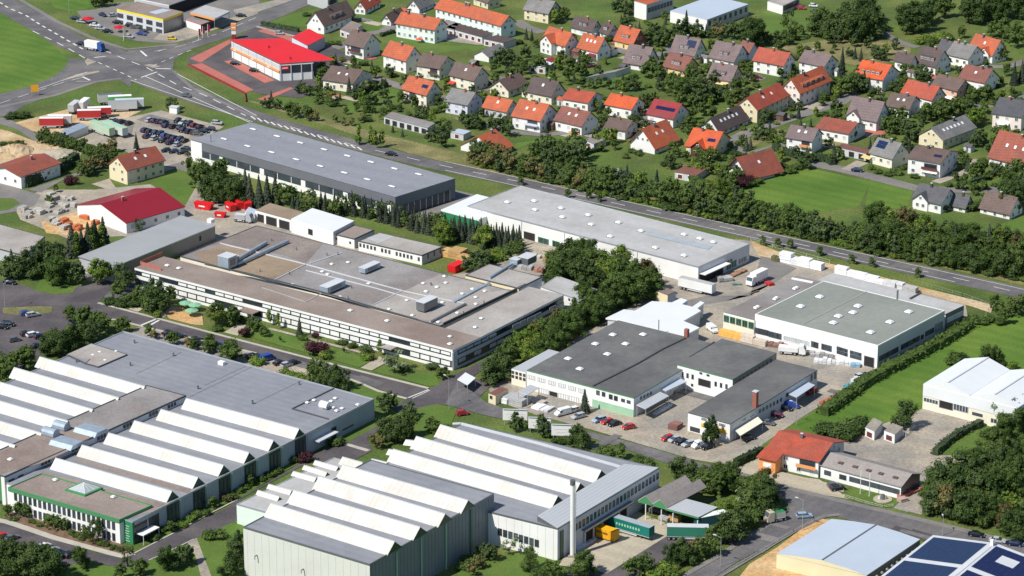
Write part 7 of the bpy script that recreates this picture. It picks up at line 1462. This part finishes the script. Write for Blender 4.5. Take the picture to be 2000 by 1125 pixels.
for x, y, d, c, k, l in ((595,332,-30,'black','saloon','black car behind the blue lorry on the highway'), (1365,710,-25,'grey','saloon','grey car driving on the highway below the crossing'), (1722,476,-10,'black','hatch','black car, left of two before the red store'), (1862,528,-10,'black','hatch','black car, right of two before the red store'), (550,145,-20,'navy','saloon','navy car leftmost at the dealership'), (600,168,-20,'silver','saloon','silver car by the left red sunshade'), (695,195,-15,'white','saloon','white car in the dealership display line'),
    (735,218,-15,'silver','saloon','silver car in the dealership display line'), (788,240,-15,'black','saloon','black car ending the dealership display line'), (752,120,-50,'navy','saloon','navy car in the middle of the dealership yard'), (828,122,30,'silver','hatch','silver car near the dealership left corner'), (862,175,-15,'black','saloon','black car below the dealership windows, left'), (895,160,-15,'grey','hatch','grey car by the dealership front'), (950,198,-15,'black','hatch','black car below the dealership windows, middle'), (988,208,-15,'grey','saloon','grey car below the dealership windows, right'),
    (945,278,-20,'silver','saloon','silver car near the front flag of the dealership'), (1035,258,-20,'blue','saloon','blue car at the dealership front corner'), (1055,242,-20,'black','hatch','black car behind the blue one at the dealership corner'), (1258,293,-5,'yellow','hatch','yellow car at the dealership roadside'), (1765,125,0,'black','saloon','black car on the petrol forecourt'), (1520,175,5,'white','hatch','white car under the petrol canopy edge')): cc(A1, x, y, d, c, k, l)
cc(A2, 360,255, -5, 'silver','hatch','silver car behind the bright red roof'); car(764, 304, -16, 'black','saloon','black car on the highway above the blue-grey hall'); cc(A7, 130,728, -12, 'navy','saloon','navy car on the village street above the meadow'); cc(A4, 690,822, -10,'wine','hatch','wine-red car before the rust-orange roofed white house'); cc(A4, 1155,98, -20,'red','hatch','red car near the top edge by the white flat building'); cc(A4, 1300,135, -20,'black','saloon','dark car right of the red one near the top edge')
cc(A4, 1280,75, -20,'white','hatch','white car near the top edge trees'); car(700, 172, 60, 'black', 'hatch', 'black car in the drive of the wide dark-roofed house')
car(903, 811, 20, 'red', 'hatch', 'small red car by the lawn below the works crossing')
GR, WHT, RD, TEAL, YEL = (.5, .52, .52), (.72, .73, .72), (.45, .03, .03), (.0, .15, .12), (.8, .4, .005)
trailer(1232, 1044, -37, 13.6, TEAL, 'long teal lorry trailer parked at the loading docks', h=2.8, top='glass_light'); trailer(1343, 1054, -3, 11, (.03, .18, .12), 'green box trailer with pale lower edge beside the road bushes', top='light_grey'); trailer(1388, 1031, 25, 9, (.02, .1, .1), 'white-roofed dark trailer in front of the open shed', top='white')
o = thing('skip_container', 'yellow container with chamfered top and folding flap at the loading docks', 'container', P(1182, 1052)+Z*.2, math.radians(-37)); b = MB()
b.hexa([Vector((x, -1.25, z)) for x, z in ((-3.6, .5), (3.6, .5), (3.6, 3.1), (-3.6, 3.1))], [Vector((x, 1.25, z)) for x, z in ((-3.6, .5), (3.6, .5), (3.6, 3.1), (-3.6, 3.1))], 'plain'); obj('body', b.mesh('body'), o, col=YEL)
b = MB(); b.obox(Vector((-4.0, -1.35, .4)), Vector((.5, 0, 0)), Vector((0, 2.7, 0)), Z*3.1, 'plain'); b.obox(Vector((3.55, -1.3, .45)), Vector((.12, 0, 0)), Vector((0, 2.6, 0)), Z*2.7, 'plain'); b.obox(Vector((-3.6, -1.4, .45)), Vector((7.2, 0, 0)), Vector((0, .12, 0)), Z*.3, 'plain')
for j in range(7): b.obox(Vector((-3.2+j*1.05, -1.33, .75)), Vector((.12, 0, 0)), Vector((0, .08, 0)), Z*2.2, 'plain')
obj('frame', b.mesh('frame'), o, col=(.65, .3, .004)); b = MB()
for j in range(9): b.obox(Vector((-2.0+j*.42, -1.37, 1.7)), Vector((.26, 0, 0)), Vector((0, .02, 0)), Z*.6, 'brown_wood')
obj('lettering', b.mesh('lettering'), o)
b = MB(); b.obox(Vector((-3.4, -1.1, .0)), Vector((6.8, 0, 0)), Vector((0, 2.2, 0)), Z*.5, 'metal_dark'); obj('skid', b.mesh('skid'), o)
trailer(1361, 571, -36, 13, WHT, 'long dirty white lorry trailer at the corner of the white flat-roofed hall', top='roof_light'); trailer(1482, 552, 232, 7, WHT, 'white box lorry seen from the front in the upper yard', cat='lorry', name='box_lorry', cab=WHT, top='white')
trailer(1540, 692, -14, 6, WHT, 'white flat-topped lorry in front of the green-roofed hall', cat='lorry', name='box_lorry', cab=WHT, top='white', h=1.3); trailer(181, 98, -30, 6.5, WHT, 'blue-cabbed lorry with white box on the highway', cat='lorry', name='box_lorry', cab=(.02, .09, .35), top='pale_cream', h=2.6)
trailer(1520.5, 1018, 205, 3.2, (.5, .47, .4), 'small old lorry with green tarpaulin roof at the road junction', cat='lorry', name='box_lorry', cab=(.45, .4, .3), top='mid_green', h=1.6, wd=2.0)
for x, y, d, L_, c, tp, l in ((546,825,75,7,GR,'light_grey','grey trailer standing end-on, left of two'), (616,806,75,7,WHT,'white','white trailer standing end-on, right of two'), (805,762,15,9,GR,'metal_dark','dark-topped lorry at the back of the gravel yard'), (880,775,10,9,(.12,.4,.12),'white','green and white lorry in the gravel yard'), (950,800,8,11,GR,'light_grey','long grey trailer, rightmost in the gravel yard'), (900,815,8,11,GR,'metal','grey trailer just left of the rightmost one'),
    (730,860,8,9,RD,'white','red trailer with white roof, right of the lower pair'), (655,880,4,9,RD,'white','red trailer with white roof in the middle of the gravel yard'), (380,938,2,9,RD,'white','red trailer with white roof, leftmost in the gravel yard'), (440,920,2,9,(.5,.45,.45),'white','pale trailer behind the leftmost red one'), (750,985,-50,13.6,(.42,.52,.38),'pale_green','long pale green trailer parked lengthwise, left of two'), (845,985,-50,13.6,(.5,.55,.5),'pale_green','long whitish trailer parked lengthwise, right of two')):
    p = A1(x, y)[0]; trailer(p[0], p[1], d, L_, c, l, top=tp, group='trailers in the gravel yard')
bs = Block('open_shelter', 'long blue-roofed open shelter below the red trailers', 'shelter', (131, 263), (118, 256), (172, 246), 3, 'opening_shade', 'light_grey', 'galvanised', 'light_grey', .3, 0)
b = MB()
for j in range(9): b.obox(Vector((-4+j*.9, -1.28, 2.2)), Vector((.5, 0, 0)), Vector((0, .02, 0)), Z*.7, 'pale_green')
tt_ = [o_ for o_ in bpy.data.objects if o_.get('label', '').startswith('long teal')][0]; obj('lettering', b.mesh('lettering'), tt_)
# ================================================================ small things
for px, py, h_, d, l in ((877, 800, 10, 130, 'tall street lamp at the works crossing, left of the small shelter'), (1566.7, 1037, 9, 150, 'curved street lamp at the lower road junction'), (1407, 1108, 8.5, 150, 'street lamp on the lower road near the bottom edge'), (471, 398, 8, 90, 'lamp post among the dark conifers above the red skips'), (1841, 1047, 5, 90, 'lamp post at the corner of the solar-panelled hall'), (10, 606, 9, 60, 'lamp post at the entrance of the dark car park'), (1555, 831, 7, 150, 'slim lamp post behind the guest house hedge'), (1946, 24, 8, 90, 'pale lamp post among the top right trees'), (135, 24, 9, 30, 'lamp post on the grass left of the dealership')): lamp_post(px, py, h_, d, l)
def flag(px, py, h_, l, col=None, deg=20):
    o = thing('flagpole', l, 'flagpole', P(px, py), math.radians(deg)); b = MB(); b.tube(Vector(), Z*h_, .09, 'white', 6); obj('pole', b.mesh('pole'), o)
    if col: b = MB(); b.obox(Vector((.05, -.02, h_*.35)), Vector((.9, 0, 0)), Vector((0, .04, 0)), Z*h_*.6, 'plain'); obj('flag', b.mesh('flag'), o, col=col)
    b = MB(); b.tube(Vector(), Z*.25, .3, 'concrete', 8); obj('base', b.mesh('base'), o)
flag(1680, 965, 7, 'left of two bare white flagpoles on the showroom lawn'); flag(1697.5, 970, 7, 'right of two bare white flagpoles on the showroom lawn')
for k, x in enumerate((388, 396, 406)): flag(x, 78-k*4, 5, f'red banner pole by the crossing, {ordn[k]} from left', (.4, .02, .05))
flag(241.5, 80, 6, 'tall beige advertising banner at the dealership roadside', (.5, .42, .3))
def sunshade(px, py, r, h_, c, l, n='sunshade'):
    o = thing(n, l, 'sunshade', P(px, py)); b = MB(); b.tube(Vector(), Z*h_, .06, 'metal', 6); obj('pole', b.mesh('pole'), o); b = MB(); N_ = 8
    for k in range(N_):
        a_, c2 = (Vector((r*math.cos(t_), r*math.sin(t_), h_-.5)) for t_ in (6.283*k/N_, 6.283*(k+1)/N_)); b.face([a_, c2, Z*(h_+.3)], 'plain'); b.face([c2, a_, a_-Z*.2, c2-Z*.2], 'plain')
    obj('shade', b.mesh('shade'), o, col=c)
sunshade(172, 46, 2.6, 2.8, (.5, .01, .02), 'left red round sunshade at the dealership'); sunshade(233, 63, 2.4, 2.8, (.5, .01, .02), 'right red round sunshade at the dealership')
for k, (x, y) in enumerate(B2(1360,575, 1430,590, 1405,630)): sunshade(x, y, 2.2, 2.6, (.2, .42, .25), f'pale green sunshade on the pink terrace, {ordn[k]} from left')
sunshade(1814, 979, 1.8, 2.4, (.75, .68, .55), 'cream sunshade at the edge of the grove right of the showroom'); sunshade(819, 83, 1.5, 2, (.6, .1, .05), 'small red sunshade on the lawn before the pale green-white apartment house')
def goods(px, py, deg, a_, b_, h_, c, l, n='material_stack', cat='stack', layers=3, group=None):
    o = thing(n, l, cat, P(px, py)+Z*.16, math.radians(deg), group); r_ = random.Random(int(px*7+py)); m_ = max(1, int(a_/(4 if h_ > 2.5 else 1.3)))
    for i in range(m_):
        b = MB(); hh_ = h_*r_.uniform(.6, 1)
        for k in range(layers): b.obox(Vector((-a_/2+a_*i/m_+.05, -b_/2+r_.uniform(-.1, .1), hh_*k/layers)), Vector((a_/m_-.1, 0, 0)), Vector((0, b_, 0)), Z*(hh_/layers-.07), 'goods')
        v_ = r_.uniform(.75, 1.15); obj('bundle', b.mesh('bundle'), o, col=tuple(x*v_ for x in c))
SG, SW, WOOD, RUST = (.38, .38, .38), (.68, .69, .7), (.5, .3, .12), (.45, .13, .05)
k = 0
for x, y, d, a_, b_, h_, c, w_ in [(*p, d, a_, b_, h_, c, w_) for q_, x, y, d, a_, b_, h_, c, w_ in (
    (B6,225,700,-35,7,5,3.2,SG,'grey bundled metal racks under the small pale canopy'), (B6,365,700,-35,6,3,1.2,(.4,.36,.33),'brownish frames lying in the yard of the dark-roofed works'), (B6,415,745,-35,6,4,.8,SW,'pale glass frames lying flat in front of the garages of the works'), (B6,150,700,-35,2,3,1.6,SW,'white wrapped bundle left of the metal racks'),
    (B6,1290,760,55,9,1.2,1.0,(.6,.6,.6),'long white profiles beside the front canopy of the dark works'), (B6,1410,610,55,6,1.5,1.2,SG,'grey profiles under the second canopy of the dark works'), (B7,1230,980,-12,12,2,1.8,SW,'white framed racks before the green-roofed hall, front row'), (B7,1180,930,-12,10,1.5,1.4,SG,'grey racks directly along the green-roofed hall wall'), (B7,1390,1000,-12,3,2,1.5,(.25,.4,.5),'bluish container stack near the gateway of the green-roofed hall'),
    (B7,820,850,-20,6,3,1.2,(.25,.14,.12),'dark rusty goods before the green-roofed hall'), (B7,1020,900,-12,6,2,1.2,SG,'grey frame trolleys left of the front rack row'), (B7,500,790,-35,10,2,2.6,(.75,.42,.1),'orange and cream covered stack left of the green-roofed hall'), (B7,650,830,-35,9,2,2.6,(.7,.6,.5),'cream covered stack right of the orange one'),
    (B7,930,245,-35,9,2.5,3.6,SW,'tall white wrapped stack by the highway slope, left of two'), (B7,1065,275,-35,9,2.5,3.4,SW,'tall white wrapped stack by the highway slope, right of two'), (B7,1335,330,-35,9,2.2,2.8,SW,'first of four white wrapped stacks behind the green-roofed hall'), (B7,1470,375,-35,9,2.2,2.8,SW,'second of four white wrapped stacks behind the green-roofed hall'), (B7,1600,415,-35,9,2.2,2.6,SW,'third of four white wrapped stacks behind the green-roofed hall'), (B7,1745,440,-35,9.5,2.2,2.8,(.55,.55,.55),'greyish fourth wrapped stack behind the green-roofed hall'),
    (B7,430,370,20,5,3,1.6,SG,'grey heap at the loading corner of the white flat-roofed hall'), (B7,530,320,50,8,2,.8,(.35,.2,.12),'brown goods along the right wall of the white flat-roofed hall'), (B7,520,400,10,3,1.5,.7,(.15,.25,.22),'small green pallet in the upper yard'), (B7,760,400,-60,3,2,1.2,RD,'small red trailer frame in the upper yard'), (B7,650,460,40,4,.6,.5,(.15,.12,.1),'dark beams lying in the alley'), (B7,810,225,-30,3,2,2,(.12,.12,.05),'dark olive machine beside the white wrapped stacks'),
    (B4,290,372,-30,5,5,3.0,WOOD,'wooden crates stack, leftmost behind the low windowed office'), (B4,355,388,-30,5,5,3.2,WOOD,'wooden crates stack, middle one behind the low windowed office'), (B4,400,425,-30,4,4,3.0,WOOD,'wooden crates stack just behind the red container'), (B4,300,345,-30,3,2,1.4,(.25,.15,.1),'dark crates at the back of the crate stacks'), (B4,900,385,-20,6,2,1.4,(.5,.48,.4),'pale pallets at the foot of the white flat-roofed hall'), (B4,850,470,-20,5,3,1.8,SG,'grey machinery behind the works roof'), (B4,960,490,-20,4,3,1.4,(.4,.2,.15),'reddish-grey goods heap behind the works roof'), (B4,1010,420,-30,3,2,1.2,WOOD,'wooden boards at the edge of the dense trees'),
    (C4,910,900,55,9,1.6,.6,SW,'white boards on the slabs beside the yellow container'), (C4,950,870,55,5,1,.6,(.5,.45,.4),'beige beams next to the dock wall'), (C4,1500,710,-35,3,3,1.6,SG,'grey bins between the shed posts'), (C4,1570,720,-35,3,2,2,WOOD,'brown pallets under the open green shed'), (C4,1420,650,-35,8,2,1,(.22,.2,.2),'dark goods row under the zigzag roof'),
    (C6,1440,520,40,12,1.2,1.2,(.5,.16,.13),'long reddish goods row along the right wall of the white showroom'), (C6,1360,580,30,2.5,2,1.5,(.5,.35,.3),'pinkish crates at the showroom corner'), (C5,1500,400,45,8,1.5,1.2,(.4,.12,.08),'red rack row beside the long clipped hedge'), (C5,1690,280,40,4,2,1.6,(.1,.4,.5),'turquoise tarpaulin heap beside the hedge'), (C5,1760,225,40,4,2.4,1.8,SW,'white tarpaulin heap beside the hedge'), (C5,1330,320,50,4,2,1.6,(.3,.05,.04),'dark red goods at the end of the pale blue canopy'), (C7,730,950,45,3,1.5,1.2,SW,'white garden bins beside the larger grey garage'), (C7,850,880,45,5,1,1,(.55,.5,.48),'pale boards leaning near the dark round tree'), (C5,90,640,60,4,3,1.6,(.25,.12,.1),'dark red shrubs in tubs at the showroom corner'))
    for p in q_(x, y)]:
    goods(x, y, d, a_, b_, h_, c, w_); k += 1
rr = random.Random(4); CL = [((150,310), (780,860), 'lower left cluster', 9), ((330,560), (750,830), 'middle cluster', 9), ((320,480), (870,930), 'bottom row', 6), ((460,720), (820,950), 'orange field', 9), ((350,560), (660,720), 'upper row', 7)]
for (xa, xb), (ya, yb), cn, n_c in CL:
    for j, x in enumerate(sorted(rr.uniform(xa, xb) for _ in range(n_c))):
        y = rr.uniform(ya, yb); p = B1(x, y)[0]; red = cn == 'orange field'; c = RUST if red else (.42, .4, .36)
        goods(p[0], p[1], rr.choice([-30, 55]), rr.uniform(2, 3.6), rr.uniform(1.5, 2.5), rr.uniform(.8, 1.9), c, f"{'orange tile' if red else 'grey stone'} pallets, {ordn[j]} from left in the {cn} of the tile yard", 'tile_pallet', 'pallet', 2, 'orange tile pallets' if red else 'grey stone pallets')
for x, y, d, a_, b_, h_, l in ((1495,780,-25,7,2.4,2.2,'big red skip, leftmost of the red ones'), (1615,840,-15,4,2,1.5,'small low red skip in front'), (1690,790,-60,5,2.2,2.4,'red skip behind the small low one'), (1750,770,-70,6,2.4,2.6,'red skip second from right'), (1805,775,-70,6,2.4,2.6,'rightmost red skip by the pale hut')):
    p = B1(x, y)[0]; o = thing('skip_container', l, 'skip', P(*p)+Z*.18, math.radians(d), 'red skips'); b = MB(); b.hexa([Vector((-a_*.4, -b_/2, 0)), Vector((a_*.4, -b_/2, 0)), Vector((a_*.4, b_/2, 0)), Vector((-a_*.4, b_/2, 0))], [Vector((-a_/2, -b_/2, h_)), Vector((a_/2, -b_/2, h_)), Vector((a_/2, b_/2, h_)), Vector((-a_/2, b_/2, h_))], 'store_red'); obj('body', b.mesh('body'), o)
    b = MB(); b.obox(Vector((-a_/2-.05, -b_/2-.06, h_-.15)), Vector((a_+.1, 0, 0)), Vector((0, b_+.12, 0)), Z*.18, 'store_red')
    for j in range(4): b.obox(Vector((-a_*.38+j*a_*.25, -b_/2-.08, .1)), Vector((.12, 0, 0)), Vector((0, .1, 0)), Z*(h_-.3), 'hall_red')
    obj('rim', b.mesh('rim'), o); b = MB(); b.obox(Vector((-a_*.2, -b_/2-.1, h_*.4)), Vector((a_*.35, 0, 0)), Vector((0, .03, 0)), Z*.5, 'white'); obj('lettering', b.mesh('lettering'), o)
p = B4(345,480)[0]; o = thing('red_container', 'bright red container next to the wooden crates behind the works', 'container', P(*p)+Z*.1, math.radians(-35)); b = MB(); b.obox(Vector((-1.6, -3, 0)), Vector((3.2, 0, 0)), Vector((0, 6, 0)), Z*2.4, 'store_red'); obj('body', b.mesh('body'), o)
b = MB()
for j in range(5): b.obox(Vector((-1.5+j*.7, -3.08, .1)), Vector((.12, 0, 0)), Vector((0, .08, 0)), Z*2.2, 'hall_red')
obj('rib', b.mesh('rib'), o)
p = B1(1765,875)[0]; trailer(p[0], p[1], -20, 4, SG, 'small grey lorry in front of the pale blue hut', cat='lorry', name='box_lorry', cab=(.4, .42, .45), h=1.5, wd=2.2)
# billboards
for k, (x0, x1, yb, yt) in enumerate(((982, 1031, 822, 799), (1032, 1077, 838, 814), (1077, 1126, 852, 826))):
    a_, c = P(x0, yb+8), P(x1, yb+10); o = thing('billboard', f'white billboard above the sawtooth hall roof, {ordn[k]} from left', 'billboard', a_, 0, 'white billboards'); v = c-a_; n_ = Vector((v.y, -v.x, 0)).normalized()
    b = MB(); b.obox(Z*1.6, v*.98, n_*.15, Z*3.5, 'white'); obj('board', b.mesh('board'), o); b = MB(); b.obox(Z*3.5+v*.12+n_*.16, v*.7, n_*.02, Z*.12, 'light_grey'); b.obox(Z*2.6+v*.2+n_*.16, v*.4, n_*.02, Z*.1, 'light_grey'); obj('print', b.mesh('print'), o)
    b = MB(); b.obox(Z*5.05+v*.01, v*.96, n_*.4, Z*.12, 'light_grey'); obj('top_rail', b.mesh('top_rail'), o)
    for t_ in (.08, .9): b = MB(); b.tube(v*t_, v*t_+Z*5, .12, 'metal', 6); obj('post', b.mesh('post'), o)
# yellow road sign, white cabins, walls
o = thing('direction_sign', 'large yellow-orange road direction sign on the left country road', 'sign', P(68.5, 187), math.radians(10)); b = MB()
for s in (-1, 1): b.tube(Vector((s*1.1, 0, 0)), Vector((s*1.1, 0, 4.4)), .08, 'metal', 5)
obj('post', b.mesh('post'), o); b = MB(); b.obox(Vector((-1.5, -.1, 1.6)), Vector((3, 0, 0)), Vector((0, .08, 0)), Z*2.8, 'plain'); obj('sign_board', b.mesh('sign_board'), o, col=(.75, .35, .02))
simple('small_kiosk', 'small white cabin with flat roof beside the lone bush above the car park', 'cabin', 341, 221, lambda b: (b.obox(Vector((-1.6, -1.2, 0)), Vector((3.2, 0, 0)), Vector((0, 2.4, 0)), Z*2.4, 'white'), b.obox(Vector((-1.8, -1.4, 2.4)), Vector((3.6, 0, 0)), Vector((0, 2.8, 0)), Z*.2, 'light_grey')), rz=-20)
simple('garden_fountain', 'round stone bed with dark sculpture on the showroom lawn', 'sculpture', 1724, 977, lambda b: (b.tube(Vector(), Z*.3, 2.6, 'slabs', 18), b.tube(Z*.3, Z*1.6, .9, 'metal_dark', 7, .5), b.tube(Vector((.8, 0, .3)), Vector((.8, 0, 1.2)), .5, 'concrete', 6, .3), b.tube(Vector((-.9, .2, .3)), Vector((-.9, .2, 1.0)), .5, 'light_grey', 6, .3)))
def pile(px, py, r, h_, m_, l, seed=1):
    rg = random.Random(seed); b = MB(); R_ = [[Vector((r*(1-j/5)**.8*math.cos(k*6.283/14)*rg.uniform(.85, 1.15), r*(1-j/5)**.8*math.sin(k*6.283/14)*rg.uniform(.85, 1.15), h_*j/5*rg.uniform(.9, 1.1))) for k in range(14)] for j in range(5)]
    for j in range(4):
        for k in range(14): b.face([R_[j][k], R_[j][(k+1) % 14], R_[j+1][(k+1) % 14], R_[j+1][k]], m_)
    b.ngon(R_[4], m_); put(b.build('sand_heap', None, label=l, cat='heap'), P(px, py))
pile(28, 296, 8, 3, 'sand', 'sand heap above the rust-roofed workshop, right of the pair', 1); pile(8, 300, 7, 2.5, 'sand', 'sand heap cut by the left edge', 2); pile(112, 305, 9, 2.2, 'slabs', 'pale gravel heap below the tree belt of the builders yard', 3); pile(97, 312, 6, 1.8, 'slabs', 'smaller pale gravel heap left of the big one', 4)
def fence(pts, h_, label, m_='metal', sp=3, name='fence', panel='light_grey', slat=False):
    ps = [P(x, y) for x, y in pts]; o = thing(name, label, 'fence', ps[0]); b = MB()
    for p, q2 in zip(ps, ps[1:]):
        d = q2-p; n = max(1, int(d.length/sp))
        for k in range(n+1): c = p+d*k/n-ps[0]; b.obox(c-Vector((.05, .05, 0)), Vector((.1, 0, 0)), Vector((0, .1, 0)), Z*h_, m_)
        for z in (h_*.35, h_*.9): b.obox(p-ps[0]+Z*z, d, Vector((.04, -.04, 0)), Z*.06, m_)
    obj('railing', b.mesh('railing'), o)
fence(C6(930,545, 1010,570, 1070,590, 1150,610, 1220,628, 1290,615), .8, 'low white post fence around the showroom lawn', 'white', 2.5); fence([(1400,1127),(1480,1081),(1549,1040),(1590,1020),(1612,1010)], 1.2, 'thin grey fence along the clay side of the lower road'); fence(C7(790,960, 830,910, 880,860), 1.6, 'pale fence beside the larger grey garage', 'pale_cream', 1.2)
fence([(1466,473),(1530,490),(1620,515)], 1.4, 'light fence at the foot of the sandy slope', 'light_grey', 4); fence([(1800,558),(1880,580),(1935,600),(1925,618)], 1.4, 'fence at the top of the sandy slope behind the green-roofed hall', 'metal', 4)
b = MB(); ps = [P(x, y) for x, y in A1(1375,480, 1790,690, 1800,750)]; o_ = ps[0]
for p, q2 in zip(ps, ps[1:]): b.obox(p-o_, q2-p, Vector((.2, .3, 0)), Z*.9, 'tile_maroon')
put(b.build('retaining_wall', None, label='low dark red retaining wall around the red-paved store yard', cat='wall'), o_)
plant_trees()
